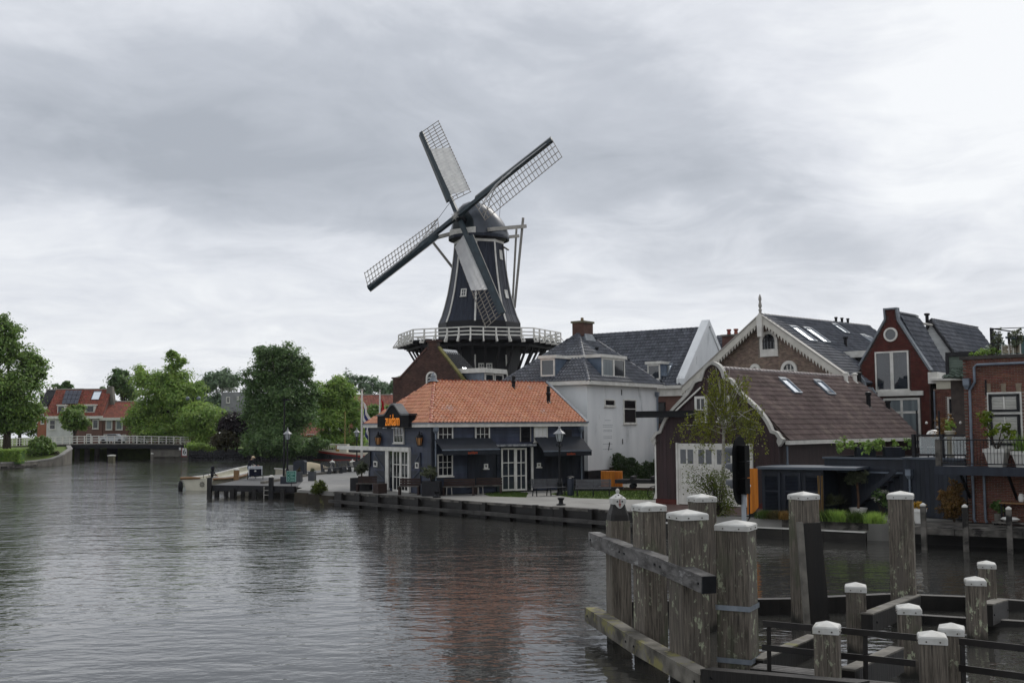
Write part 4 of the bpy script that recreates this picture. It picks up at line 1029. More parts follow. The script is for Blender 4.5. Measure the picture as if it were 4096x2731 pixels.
# faded painted lettering on the render
for i, (py, w) in enumerate(((1680, .5), (1699, .85), (1706, .8), (1718, .7), (1724, .75), (1745, .75), (1752, .7), (1775, .8), (1796, .8))):
    x, z = WF.on(2430 - w * 22, py); x2, _ = WF.on(2430 + w * 26, py)
    for q in range(6):
        s = x + (x2 - x) * q / 6; MB().box(s, -.004, z - .03, s + (x2 - x) / 6 * .75, -.002, z + .01).obj('faded_lettering', M('faded_paint', '#9aa0a4', '#a6acb0', 8, rough=.9) if 'faded_paint' not in MATS else MATS['faded_paint'], wh)
def dormer(parent, x0, x1, z0, z1, yf, depth, mats, nx=1, gm=GLASS, roofm=WHITE, T=None, over=.12, name='dormer', gms=None):
    """flat dormer: front at y=yf in T space, runs back"""
    T = T or Matrix.Identity(4)
    d = MB(T).box(x0, yf, z0, x1, yf + depth, z1).obj(name, mats, parent)
    MB(T).box(x0 - over, yf - .15, z1, x1 + over, yf + depth, z1 + .2).obj('dormer_roof', roofm, d)
    w = (x1 - x0 - .08) / nx
    for i in range(nx): window(d, T @ Matrix.Translation((0, yf, 0)), x0 + .04 + i * w, z0 + .1, x0 + .04 + (i + 1) * w, z1 - .02, 1, 1, fw=.1, out=.07, sill=False, gm=(gms[i] if gms else gm), pane_in=.03)
    return d
SLT = M('dormer_slate', '#5b6878', '#4c5867', 2, rough=.5)
a = WF.on(2405, 1505, 0); c = WF.on(2497, 1434, 0); dormer(wh, a[0], c[0], WE + .25, c[1] - .05, .0, 2.8, SLT, 2, gms=[GLASSL, GLASS])
a = WFL.on(2163, 1503, 0); c = WFL.on(2222, 1432, 0); dormer(wh, a[0], c[0], WE + .3, c[1], .0, 2.8, SLT, 1, T=LT, gm=GLASSB)
MB().lathe([(.1, 8), (.1, 9.0), (.13, 9.02), (.13, 9.1)], 10, (WL * .47, 1.9, 0)).obj('vent_pipe', BLACKM, wh)

# ------------------------------------------------------------------ house behind with long dark roof and white gable end
KM = frame(12.6 - .81 * 11.5, 80.8 + .59 * 11.5, G, .81, -.59); KF = Fr(KM)
kh = thing('rear_house', 'house with long dark tiled roof and plain white gable end', 'house', KM)
KL, KW, KE, KR = 11.5, 8.2, 6.7, 11.25
MB().box(0, 0, 0, KL - .05, KW, KE).obj('wall', FARBRICK, kh)
kr, P0, eu, ev, nn_ = roofplane(kh, [(-.3, -.3, KE), (KL, -.3, KE), (KL, KW / 2, KR), (-.3, KW / 2, KR)], DTILE, tw=.25, tl=.35, nmax=300)
roofplane(kh, [(KL, KW + .3, KE), (-.3, KW + .3, KE), (-.3, KW / 2, KR), (KL, KW / 2, KR)], DTILE, tw=.4, tl=.5); ridgetiles(kh, (-.3, KW / 2, KR), (KL, KW / 2, KR), DTILE, .13, .4)
KT = KF.sub((KL, 0, 0), (0, 1, 0), (-1, 0, 0))
MB(KT).prism([(0, 0), (KW, 0), (KW, KE + .1), (KW / 2, KR + .12), (0, KE + .1)], -.12, .25).obj('gable_end', RENDERW, kh)
MB(KT).strip([(-.25, KE + .05), (KW / 2, KR + .1), (KW + .25, KE + .05)], [(-.25, KE + .5), (KW / 2, KR + .6), (KW + .25, KE + .5)], -.2, .45).obj('gable_coping', RENDERW, kh)
MB().box(-.3, -.42, KE - .2, KL + .3, -.2, KE + .02).obj('gutter_board', WHITE, kh); MB().box(-.2, -.2, KE - .75, KL + .1, -.004, KE - .2).obj('frieze', WHITE, kh)
q = KF.on; a = q(2590, 1525, -.1); c = q(2643, 1455, -.1)
dormer(kh, a[0], c[0], KE + .4, c[1], .1, 3.2, SLT, 1, gm=GLASSB)
a = q(2600, 1690, 0); c = q(2662, 1607, 0); window(kh, FA, a[0], a[1], c[0], c[1], 1, 2, fw=.08, fm=BLACKW)
def skylight(roof, P0, eu, ev, n, u, v, w, h, frm=ZINC, name='skylight', off=.1):
    P = [P0 + eu * a + ev * b_ + n * (off + .04) for a, b_ in ((u, v), (u + w, v), (u + w, v + h), (u, v + h))]
    s = MB(); 
    for i in range(4): s.beam(P[i], P[(i + 1) % 4], .05, .1, up=n)
    s = s.obj(name, frm, roof); Q = [p - n * .005 for p in P]; MB().add(Q, [(0, 1, 2, 3)]).obj('pane', SKYL, s)
    MB().add([P[3] + n * .02, P[2] + n * .02, P[2] + ev * .16 + n * .03, P[3] + ev * .16 + n * .03], [(0, 1, 2, 3)]).obj('flashing', LEAD, s)
    return s
skylight(kr, P0, eu, ev, nn_, KL - 1.9, .9, .75, 1.25)

# ------------------------------------------------------------------ tan brick gable house with carved bargeboards
CE = 6.5
CM = frame(11.98, 73.85, G, .67, -.742); CF = Fr(CM)
chh = thing('gable_house', 'tan brick house with white fretted bargeboards and spike finial', 'house', CM)
ax, az = CF.on(3062, 1270); lx, lz = CF.on(2857, 1460); rx_, rz_ = CF.on(3389, 1500)
sl = ((az - lz) / (ax - lx) + (az - rz_) / (rx_ - ax)) / 2
hwid = (az - CE) / sl; poly = [(ax - hwid, 0), (ax + hwid, 0), (ax + hwid, CE), (ax, az), (ax - hwid, CE)]
brickwork(chh, FA, poly, BRICK_T, back=MORT, bw=.22, bh=.055, j=.013, nmax=300, holes=[CF.on(3040, 1430) + CF.on(3113, 1338)])
MB().box(ax - hwid + .2, .3, 0, ax + hwid - .2, 12.2, CE - .1).obj("wall", FARBRICK, chh)
cl, cP0, ceu, cev, cn = roofplane(chh, [(ax + hwid + .45, -.5, CE - .5 * sl), (ax + hwid + .45, 12.4, CE - .5 * sl), (ax, 12.4, az + .12), (ax, -.5, az + .12)], DTILE, tw=.24, tl=.34, nmax=300)
roofplane(chh, [(ax - hwid - .45, 12.4, CE - .5 * sl), (ax - hwid - .45, -.5, CE - .5 * sl), (ax, -.5, az + .12), (ax, 12.4, az + .12)], DTILE, tw=.4, tl=.5)
ridgetiles(chh, (ax, -.45, az + .15), (ax, 12.4, az + .15), M('ridge_grey', '#5d5f63', '#4e5054', 3, rough=.4, rnd=.2), .13, .36)
n_ = math.hypot(1, sl); CREAMW = M('cream_white', '#c6c3b9', '#b7b4aa', 2, rough=.6)
for s in (-1, 1):
    A = [(ax, az + .12), (ax + s * (hwid + .5), CE - .5 * sl + .12)]; bd = .36
    MB().strip(A, [(x, z - bd * n_) for x, z in A], -.62, -.5).obj('bargeboard', CREAMW, chh)
    MB().strip([(x, z + .1) for x, z in A], A, -.66, -.3).obj('barge_moulding', GREYW, chh)
    L = math.hypot(hwid + .5, (hwid + .5) * sl); nt_ = int(L / .26)
    for i in range(1, nt_):
        t = i / nt_; x = ax + s * (hwid + .5) * t; z = az + .12 - (hwid + .5) * sl * t - bd * n_
        MB().prism([(x - .07, z + .12), (x + .07, z + .12), (x + .07, z - .02), (x, z - .24), (x - .07, z - .02)], -.6, -.54).obj('fret_tooth', CREAMW, chh)
MB().prism([(ax - .16, az - 1.25), (ax + .16, az - 1.25), (ax + .22, az), (ax, az + .25), (ax - .22, az)], -.7, -.5).obj('apex_board', WHITE, chh)
MB().lathe([(.09, az + .1), (.08, az + .35), (.12, az + .45), (.06, az + .55), (.12, az + .7), (.08, az + .9), (.06, az + 1.0), (.1, az + 1.08), (.09, az + 1.25), (.04, az + 1.4), (.01, az + 1.45)], 10, (ax, -.55, 0)).obj('finial', GREYW, chh, True)
a = CF.on(3042, 1398, .03); c = CF.on(3112, 1362, .03); archwin(chh, FA, a[0], c[0], a[1], c[1], fw=.2, out=.12, bars=3, rad=True)
a2 = CF.on(3042, 1428, .03); MB().box(a[0], -.1, a2[1], c[0], 0, a[1] - .01).obj('window_panel', WHITE, chh)
for x0, x1, y in ((3126, 3190, 1478), (3002, 3042, 1478)):
    a = CF.on(x0, y + 30, .03); c = CF.on(x1, y, .03); archwin(chh, FA, a[0], c[0], a[1] - .6, c[1], fw=.2, out=.12, bars=2)
# its roof lights, dormer slab and pipes
def rp(P0, eu, ev, n, px, py, M_):      # photo pixel -> (u,v) on a roof plane in a thing's space
    I = M_.inverted(); o = I @ CAM; d = I.to_3x3() @ ray(px, py); t = (P0 - o).dot(n) / d.dot(n); p = o + d * t - P0; return p.dot(eu), p.dot(ev)
for px, py, w, h in ((3235, 1370, .8, 1.7), (3290, 1375, .8, 1.7), (3375, 1338, .6, 1.1), (3485, 1378, .7, 1.0), (3500, 1382, .6, .9)):
    u, v = rp(cP0, ceu, cev, cn, px, py, CM); skylight(cl, cP0, ceu, cev, cn, u, v, w, h)
u, v = rp(cP0, ceu, cev, cn, 3370, 1410, CM); p = cP0 + ceu * u + cev * v
sb = MB().box(p.x - .2, p.y, p.z - .35, p.x + 2.6, p.y + 4.2, p.z + .05).obj('dormer_roof', WHITE, chh); MB().box(p.x - .1, p.y + .25, p.z - 1.8, p.x + 2.2, p.y + 4.0, p.z - .352).obj('dormer', BLACKW, chh)
u, v = rp(cP0, ceu, cev, cn, 3383, 1388, CM); p = cP0 + ceu * u + cev * v; MB().lathe([(.1, 0), (.1, .5), (.17, .55), (.17, .65)], 8, p).obj('vent_pipe', BLACKM, chh)
for i in range(3): MB().lathe([(.09, 0), (.09, .25), (.12, .27), (.12, .34)], 8, (ax, 8.2 + i * .75, az + .2)).obj('ridge_vent', BLACKM, chh)
# house peeping out between the gables
ZM = frame(gy(2860, 1400, 92).x, 92, G, .8, -.6); ZF = Fr(ZM); zh = thing('chimney_house', 'small dark roofed house with twin-potted chimney between the gables', 'house', ZM)
a = ZF.on(2862, 1420); c = ZF.on(2940, 1340); MB().box(-1, 0, 0, c[0] + 2, 5, a[1] - 1).obj('wall', FARBRICK, zh); roofplane(zh, [(-1, -.2, a[1] - 1), (c[0] + 2, -.2, a[1] - 1), (c[0] + 2, 2.5, c[1] + .3), (-1, 2.5, c[1] + .3)], DTILE, tw=.25, tl=.35)
x, z = ZF.on(2927, 1345, -1.5); k = MB().box(x - .75, 1.2, z - 3, x + .75, 2.0, z).obj('chimney', BRICK_M, zh); MB().box(x - .85, 1.1, z, x + .85, 2.1, z + .15).obj('chimney_cap', CONC, k)
for s in (-.3, .35): MB().lathe([(.18, z + .15), (.14, z + .45), (.2, z + .5), (.2, z + .62)], 10, (x + s, 1.6, 0)).obj('chimney_pot', RTILE, k)
# ------------------------------------------------------------------ boathouse with bell gable
BM = frame(6.95, 53.58, G, .75, -.66); BF = Fr(BM); BL = 15.4; BC = 3.27
boat_h = thing('boathouse', 'dark brown boarded boathouse with white bell gable and brown tiled roof', 'boathouse', BM)
hp = [(0, 6.72), (.12, 6.7), (.24, 6.65), (.36, 6.57), (.46, 6.47), (.55, 6.34), (.61, 6.2), (.65, 6.05), (.66, 5.96), (.84, 5.94), (1.04, 5.85), (1.1, 5.76), (1.24, 5.54), (1.42, 5.32), (1.66, 5.1), (1.9, 4.91), (2.2, 4.65), (2.45, 4.4), (2.66, 4.15), (2.8, 3.95), (2.92, 3.74), (3.02, 3.5), (3.2, 3.46), (3.3, 3.38), (3.42, 3.2), (3.56, 3.1)]
top = lambda x: (lambda d: next((z0 + (z1 - z0) * (d - x0) / (x1 - x0) for (x0, z0), (x1, z1) in zip(hp[:-1], hp[1:]) if x0 <= d <= x1 and x1 > x0), 3.1))(abs(x - BC)) - .06
fr_ = [(BC + x, z - .04) for x, z in hp if x <= 3.25]; gp = [(BC - x, z) for x, z in [(a - BC, z) for a, z in fr_]][::-1][:-1] + fr_
g0 = MB().prism([(0.02, 0)] + [(0.02, 3.3)] + gp[1:-1] + [(2 * BC - .02, 3.3), (2 * BC - .02, 0)], 0, .12).obj('gable_wall', BROWNB, boat_h)
planks(g0, FA, 0, 1.24, .25, 2.93, .2, BROWNB, vert=True); planks(g0, FA, 5.3, 2 * BC, .25, 2.93, .2, BROWNB, vert=True)
planks(g0, FA, .02, 2 * BC - .02, 2.96, 7, .2, BROWNB, vert=True, top=top)
TRIMW = M('weathered_trim', '#b9b7b0', '#a3a19a', 3, rough=.65)
def band(sgn):
    A = [(BC + sgn * x, z) for x, z in hp]; B = []
    P = [Vector((x, z)) for x, z in A]
    for i in range(len(P)):
        d = (P[min(i + 1, len(P) - 1)] - P[max(i - 1, 0)]).normalized(); n = Vector((d.y, -d.x)) * sgn
        B.append((P[i].x + n.x * .15, P[i].y + n.y * .15))
    return A, B
for s in (-1, 1):
    A, B = band(s); MB().strip(A, B, -.12, .14).obj('gable_trim', TRIMW, boat_h)
    MB().strip([(BC + s * 3.56, 3.12), (BC + s * 3.5, 2.98), (BC + s * 3.32, 2.78)], [(BC + s * 3.3, 3.2), (BC + s * 3.24, 3.1), (BC + s * 3.22, 2.98)], -.1, .13).obj('gable_trim', TRIMW, boat_h)
MB().box(1.28 - .1, -.1, -.05, 1.28, 0, 2.93).obj('door_post', WHITE, boat_h); MB().box(-.06, -.05, 0, .02, .1, 3).obj('corner_board', WHITE, boat_h)
MB().box(-.02, -.08, -.1, 1.2, 0, .24).obj('brick_plinth', BRICK_D, boat_h); MB().box(5.3, -.08, -.1, 2 * BC, 0, .24).obj('brick_plinth', BRICK_D, boat_h)
for i in range(4):                        # two pairs of white doors
    x0 = 1.28 + i * .995; dd = MB().box(x0 + .005, -.07, .04, x0 + .99, 0, 2.9).obj('door_leaf', WHITE, boat_h)
    for z0, z1 in ((.2, .95), (1.05, 1.75)): 
        b = MB()
        for a_, c_, e_, f_ in ((x0 + .1, z0, x0 + .9, z0 + .03), (x0 + .1, z1 - .03, x0 + .9, z1), (x0 + .1, z0, x0 + .13, z1), (x0 + .87, z0, x0 + .9, z1)): b.box(a_, -.085, c_, e_, -.068, f_)
        b.obj('panel_moulding', WHITE, dd)
    for k in (0, 1): MB().box(x0 + .14 + k * .4, -.075, 1.95, x0 + .45 + k * .4, -.068, 2.62).obj('pane', GLASSB, dd)
window(boat_h, FA, 2.28, 3.93, 2.93, 5.11, 2, 2, rows=[0, .45, 1], fw=.12, bar=.05, base=.03); window(boat_h, FA, 3.5, 3.93, 4.15, 5.11, 2, 2, rows=[0, .45, 1], fw=.12, bar=.05, base=.03)
# side walls and roof
sw_ = MB(); sw_.box(0.02, .13, 0, .2, BL, 3.3); sw_.box(2 * BC - .2, .13, 0, 2 * BC - .02, BL, 3.3); sw_.box(.21, BL - .2, 0, 2 * BC - .21, BL, 3.3); sw_.obj('side_wall', BROWNB, boat_h)
rpz = [(3.62, 3.02), (2.5, 4.2), (1.25, 5.33), (0, 6.38)]
BTB = BTILE
brf = []
for (x0, z0), (x1, z1) in zip(rpz[:-1], rpz[1:]):
    brf.append(roofplane(boat_h, [(BC + x0, .3, z0), (BC + x0, BL, z0), (BC + x1, BL, z1), (BC + x1, .3, z1)], BTILE, tw=.205, tl=.335, nmax=100))
    roofplane(boat_h, [(BC - x0, BL, z0), (BC - x0, .3, z0), (BC - x1, .3, z1), (BC - x1, BL, z1)], BTILE, tw=.41, tl=.335)
ridgetiles(boat_h, (BC, .3, 6.42), (BC, BL, 6.42), M('ridge_brown', '#7d7371', '#685e5c', 3, rough=.4, rnd=.2), .14, .36)
MB().box(2 * BC + .22, .2, 2.86, 2 * BC + .42, BL, 3.04).obj('gutter', WHITE, boat_h); downpipe(boat_h, 2 * BC + .12, .55, .1, 2.8, .05, hop=False)
# far parapet in zinc
A = [(BC + x, z - .12) for x, z in [(0, 6.75), (.35, 6.65), (.6, 6.35), (.68, 6.0), (1.05, 5.95), (1.3, 5.5), (1.9, 4.95), (2.5, 4.4), (2.85, 3.95), (3.1, 3.5), (3.6, 3.35)]]
MB().strip(A, [(x - .03, z - .5) for x, z in A], BL, BL + .14).obj('rear_parapet', LEAD, boat_h)
def on_roof(L, px, py, M_): 
    for r_, P0, eu, ev, n in L:
        u, v = rp(P0, eu, ev, n, px, py, M_)
        if -.02 <= v <= 1.75 and u > 0: return r_, P0, eu, ev, n, u, v
    return L[0] + tuple(rp(*L[0][1:], px, py, M_))
for px, py in ((3170, 1585), (3308, 1590)):
    r_, P0, eu, ev, n, u, v = on_roof(brf, px + 2, py - 5, BM); skylight(r_, P0, eu, ev, n, u - .05, v, .8, 1.05, off=.12)
for px, py, hh, mt in ((3384, 1530, .55, WHITE), (3420, 1532, .55, WHITE), (3437, 1532, .6, BLACKM), (3475, 1632, .85, BLACKM), (3552, 1640, .5, BLACKM)):
    r_, P0, eu, ev, n, u, v = on_roof(brf, px, py, BM); p = P0 + eu * u + ev * v
    MB().lathe([(.22, -.02), (.12, .08), (.12, hh * .8), (.17, hh * .84), (.17, hh), (.05, hh * 1.06)], 10, p).obj('vent_pipe', mt, boat_h, True)
    MB().add([p + n * .07 - eu * .2, p + n * .07 + eu * .2, p + n * .07 + eu * .2 - ev * .45, p + n * .07 - eu * .2 - ev * .45], [(0, 1, 2, 3)]).obj('pipe_flashing', LEAD, boat_h)
# steel hoist beam reaching out over the quay
a = BF.on(2730, 1655, .02); e = gy(2553, 1656, 54.0); el = BM.inverted() @ e
bm_ = thing('hoist_beam', 'black steel I-beam running out from the boathouse gable', 'beam', BM @ Matrix.Translation((a[0] - .1, -.05, a[1])))
d_ = Vector((el.x - a[0] + .1, el.y + .05, 0)); b = MB()
b.beam((1.2, -.18, 0), Vector((1.2, -.18, 0)) + Vector((-3.4, -.35, 0)), .05, .26); b.obj('web', BLACKM, bm_)
for z in (.14, -.14): MB().beam((1.2, -.18, z), Vector((1.2, -.18, z)) + Vector((-3.42, -.352, 0)), .2, .03).obj('flange', BLACKM, bm_)
s = MB().beam((BF.on(2707, 1645)[0], -.12, BF.on(2707, 1645)[1]), (BF.on(2808, 1550)[0], -.12, BF.on(2808, 1550)[1]), .07, .07); s.obj('white_stay', WHITE, boat_h)

# ------------------------------------------------------------------ red brick gable house
HM = frame(20.96, 66.2, G, .75, -.66); HF = Fr(HM)
rh = thing('red_gable_house', 'narrow dark red brick gable house with round attic window', 'house', HM)
h = HF.on; tl_, tr_ = h(3541, 1240), h(3583, 1240); bl_, br_ = h(3441, 1463), h(3718, 1482); n1, n2 = h(3544, 1280), h(3590, 1282)
poly = [(bl_[0], 0), (br_[0], 0), br_, n2, tr_, tl_, n1, bl_]
brickwork(rh, FA, poly, BRICK_D, back=MORTD, bw=.21, bh=.05, j=.01, nmax=300, holes=[h(3505, 1565) + h(3633, 1402), h(3545, 1750) + h(3682, 1560)])
for P in ([bl_, n1, tl_], [br_, n2, tr_]):
    MB().strip(P, [(x + (.1 if P[0] == br_ else -.1), z + .05) for x, z in P], -.1, .3).obj('gable_coping', LEAD, rh)
MB().box(tl_[0] - .1, -.1, tl_[1], tr_[0] + .1, .3, tl_[1] + .1).obj('gable_coping', LEAD, rh)
hx_ = (tl_[0] + tr_[0]) / 2; hz_ = h(3600, 1252, -.3)[1]
ey = br_[1] - .3
rf_, *_r = roofplane(rh, [(br_[0] + .1, .25, ey), (br_[0] + .1, 3.3, ey), (hx_ + .35, 3.3, hz_), (hx_ + .35, .25, hz_)], DTILE, tw=.24, tl=.34, nmax=280)
roofplane(rh, [(bl_[0] - .1, 3.3, ey + .4), (bl_[0] - .1, .25, ey + .4), (hx_ + .35, .25, hz_), (hx_ + .35, 3.3, hz_)], DTILE, tw=.4, tl=.5)
ridgetiles(rh, (hx_ + .35, .25, hz_), (hx_ + .35, 3.3, hz_), DTILE, .13, .36); MB().box(bl_[0] + .1, .3, 0, br_[0], 3.2, min(bl_[1], br_[1]) - .45).obj('wall', MORTD, rh)
MB().box(br_[0] - .05, -.15, br_[1] - .75, br_[0] + .5, 2.5, br_[1] - .1).obj('eave_box', WHITE, rh)
a, c = h(3505, 1564), h(3634, 1401); window(rh, FA, a[0], a[1], c[0], c[1], 2, 1, fw=.09, bar=.2, gm=GLASSB, out=.07)
a, c = h(3540, 1750), h(3680, 1590); window(rh, FA, a[0], a[1] - .5, c[0], c[1], 2, 2, rows=[0, .72, 1], fw=.12, bar=.14, gm=GLASSL, out=.07)
a, c = h(3515, 1585), h(3695, 1562); MB().box(a[0], -.16, a[1], c[0], -.02, c[1]).obj('lintel_board', WHITE, rh)
cx_, cz_ = h(3564, 1338); r0_ = .42; A = [(cx_ + r0_ * math.cos(t), cz_ + r0_ * math.sin(t)) for t in [2 * math.pi * i / 24 for i in range(25)]]; B = [(cx_ + (r0_ - .1) * math.cos(t), cz_ + (r0_ - .1) * math.sin(t)) for t in [2 * math.pi * i / 24 for i in range(25)]]
w = MB().strip(A, B, -.1, 0).obj('round_window', WHITE, rh); MB().prism(B[:-1], -.04, -.03).obj('pane', GLASSB, w)
# cream-corniced annex
AM = HM @ Matrix.Translation((br_[0] + .25, -.2, 0)); AF = Fr(AM); an = thing('brick_annex', 'low red brick annex with cream cornice beside the narrow gable house', 'house', AM)
q = AF.on; zt = q(3780, 1520)[1]; brickwork(an, FA, [(0, 0), (4.5, 0), (4.5, zt - .5), (0, zt - .5)], BRICK_R, back=MORT, nmax=200, holes=[q(3790, 1720) + q(3862, 1584)])
MB().box(.2, -.05, zt - .5, 4.5, .3, zt - .02).obj('cornice', CREAM, an); MB().box(-.1, -.22, zt - .02, 4.5, .4, zt + .1).obj('cornice_cap', WHITE, an); MB().box(.1, .32, 0, 4.4, 6, zt - .1).obj('wall', MORTD, an)
a, c = q(3795, 1722), q(3880, 1586); window(an, FA, a[0], a[1], c[0], c[1], 1, 2, fw=.1, gm=GLASS); downpipe(an, .08, -.1, .1, zt - .6, .05, hop=False)
# white-clad house behind
VM = frame(29.1 - 2.25, 76 + 1.98, G, .75, -.66); VF = Fr(VM); vh = thing('clad_house', 'rear house with white clapboard gable and dark tiled roof', 'house', VM)
vz = VF.on(3732, 1282)[1]; ve = vz - 4.6; vL = 9.4
vg = MB().prism([(0, 0), (6, 0), (6, ve), (3, vz - .05), (0, ve)], 0, .2).obj('gable_wall', CLAD, vh)
planks(vg, FA, 0, 6, ve - 2, vz, .2, CLAD, clip=lambda z: (0 if z < ve else 3 * (z - ve) / (vz - ve), 6 if z < ve else 6 - 3 * (z - ve) / (vz - ve)))
MB().strip([(-.3, ve - .4), (3, vz + .1), (6.3, ve - .4)], [(-.3, ve - .7), (3, vz - .2), (6.3, ve - .7)], -.25, .1).obj('bargeboard', BLACKW, vh)
roofplane(vh, [(6.2, -.1, ve - .3), (6.2, vL, ve - .3), (3, vL, vz), (3, -.1, vz)], DTILE, tw=.25, tl=.36, nmax=260); roofplane(vh, [(-.2, vL, ve - .3), (-.2, -.1, ve - .3), (3, -.1, vz), (3, vL, vz)], DTILE, tw=.4, tl=.5); ridgetiles(vh, (3, -.1, vz), (3, vL, vz), DTILE, .13, .36)
MB().box(.1, .2, 0, 5.9, vL, ve - .35).obj('wall', CLAD, vh)
for x, y, z, hh, mt in ((2.6, .3, vz - .2, .75, BLACKM), (6.5, 1.2, ve - 1, 1.6, BLACKM), (6.6, 4, ve - 1, 2.2, ZINC)): MB().lathe([(.12, 0), (.12, hh * .8), (.2, hh * .85), (.2, hh), (.05, hh * 1.05)], 10, (x, y, z)).obj('vent_pipe', mt, vh, True)
MB().tube([VM.inverted() @ gy(3672, 1290, 68), VM.inverted() @ gy(3735, 1302, 77)], .08, 8).obj('flue_pipe', GREYW, vh)
# dark box dormer and slate turrets
DM = frame(gy(3795, 1480, 58).x, 58, 0, .75, -.66); DF = Fr(DM); q = DF.on
dt = thing('slate_roof_house', 'dark boxed dormer set between green slate hipped roofs', 'house', DM)
a, c = q(3790, 1490), q(3902, 1412); bx_ = MB().box(a[0], 0, a[1] - .3, c[0], 3, c[1]).obj('dormer', SLATED, dt)
MB().box(a[0] - .05, -.1, c[1] - .12, c[0] + .1, 3, c[1] + .1).obj('dormer_roof', BLACKW, bx_); MB().box(a[0] - .06, -.1, a[1] - .3, a[0] + .1, .1, c[1] - .12).obj('dormer_post', BLACKW, bx_)
planks(bx_, FA, a[0] + .1, c[0], a[1] - .3, c[1] - .12, .14, SLATE)
a, c = q(3786, 1512), q(3862, 1450); roofplane(dt, [(a[0], -.6, a[1]), (c[0] + 2, -.6, a[1]), (c[0] + 2, 1.2, c[1] + .6), (c[0] + .6, 1.2, c[1] + .6)], SLATE, tw=.3, tl=.22, thick=.06)
a, c, p = q(3868, 1432), q(3990, 1432), q(3946, 1366); roofplane(dt, [(a[0], -.4, a[1] - .6), (c[0] + 1, -.4, a[1] - .6), (p[0] + .3, 1.6, p[1] + .2), (p[0], 1.6, p[1] + .2)], SLATE, tw=.3, tl=.22, thick=.06)
MB().lathe([(.3, 0), (.2, .15), (.16, .4), (.25, .45), (.03, .6)], 10, (p[0], 1.5, p[1])).obj('pinnacle', LEAD, dt)
MB().box(q(3790, 1500)[0], .4, .9, q(3985, 1500)[0], 6, q(3850, 1512)[1] - .1).obj('wall', MORTD, dt)

# ------------------------------------------------------------------ brick house with balcony at the right
NM = frame(17.35, 42.3, G, .75, -.66); NF = Fr(NM); nh = thing('balcony_house', 'red brick house with white shuttered window, balcony and roof garden', 'house', NM)
q = NF.on; nt2 = q(3900, 1437)[1]; zbal = q(3870, 1866, .9)[1]
Wd = 6.5
a, c = q(3957, 1790), q(4086, 1566)
brickwork(nh, FA, [(0, 0), (Wd, 0), (Wd, nt2), (0, nt2)], BRICK_R, back=MORT, nmax=300, holes=[(a[0], a[1], c[0], c[1])])
MB().box(.02, .25, 0, Wd, 8, nt2).obj('wall', MORT, nh)
NS_ = NF.sub((0, 6, 0), (0, -1, 0), (1, 0, 0)); brickwork(nh, NS_, [(0, 0), (6, 0), (6, nt2), (0, nt2)], BRICK_R, back=MORT, nmax=0)
MB().box(-.1, -.1, nt2, Wd, .35, nt2 + .12).obj('parapet', M('coping_dark', '#4a4441', '#3a3634', 4), nh)
wi = window(nh, FA, a[0], a[1], c[0], c[1], 1, 2, rows=[0, .62, 1], fw=.05, bar=.09, out=.05, gm=PLAST); 
inner = [(a[0] + .08, a[1] + .1, c[0] - .08, a[1] + (c[1] - a[1]) * .61 - .02), (a[0] + .08, a[1] + (c[1] - a[1]) * .65, c[0] - .08, c[1] - .08)]
for x0, z0, x1, z1 in inner:
    s = MB()
    s.box(x0, -.1, z0, x0 + .09, -.03, z1); s.box(x1 - .09, -.1, z0, x1, -.03, z1); s.box(x0, -.1, z1 - .08, x1, -.032, z1); s.box(x0, -.1, z0, x1, -.032, z0 + .08); sh = s.obj('sash', BLACKW, nh)
    xm = (x0 + x1) / 2; MB().box(xm - .03, -.08, z0 + .08, xm + .03, -.03, z1 - .08).obj('shutter_stile', WHITE, sh)
    nn2 = int((z1 - z0 - .2) / .055)
    for i in range(nn2):
        z = z0 + .1 + i * .055; MB().beam((x0 + .1, -.06, z), (xm - .04, -.06, z), .045, .012, up=(0, -.5, .85)).obj('slat', WHITE, sh); MB().beam((xm + .04, -.06, z), (x1 - .1, -.06, z), .045, .012, up=(0, -.5, .85)).obj('slat', WHITE, sh)
for i, px in enumerate((3955, 4015, 4075)):
    x, z = q(px, 1552); MB().prism([(x - .08, z - .14), (x + .08, z - .14), (x + .1 * (1 + .2 * (i - 1)), z + .18), (x - .1, z + .18)], -.03, 0).obj('keystone', M('sandstone', '#8a7d6b', '#75695a', 4) if 'sandstone' not in MATS else MATS['sandstone'], nh)
b = MB(); p1, p2 = q(3900, 1460), q(3885, 1545)
b.tube([(Wd, -.12, p1[1]), (p1[0] + .1, -.12, p1[1]), (p1[0], -.12, p1[1] - .1), (p1[0], -.12, p2[1] + .15), (p2[0] - .02, -.12, p2[1] - .15), (p2[0] - .05, -.12, .1)], .055, 8); x, z = q(3873, 1545); b.lathe([(.08, z - .12), (.16, z + .05), (.17, z + .3)], 4, (x, -.15, 0), rot=.785); b.obj('drainpipe', ZINC, nh)
x, z = q(3945, 1550); MB().box(x - .025, -.06, z - .3, x + .025, -.01, z + .3).obj('wall_anchor', BLACKM, nh)
for px in (3899, 3945): x, z = q(px, 2050); MB().tube([(x, -.1, zbal - .1), (x, -.1, .15), (x + .08, -.2, .02)], .05, 8).obj('drainpipe', ZINC, nh)
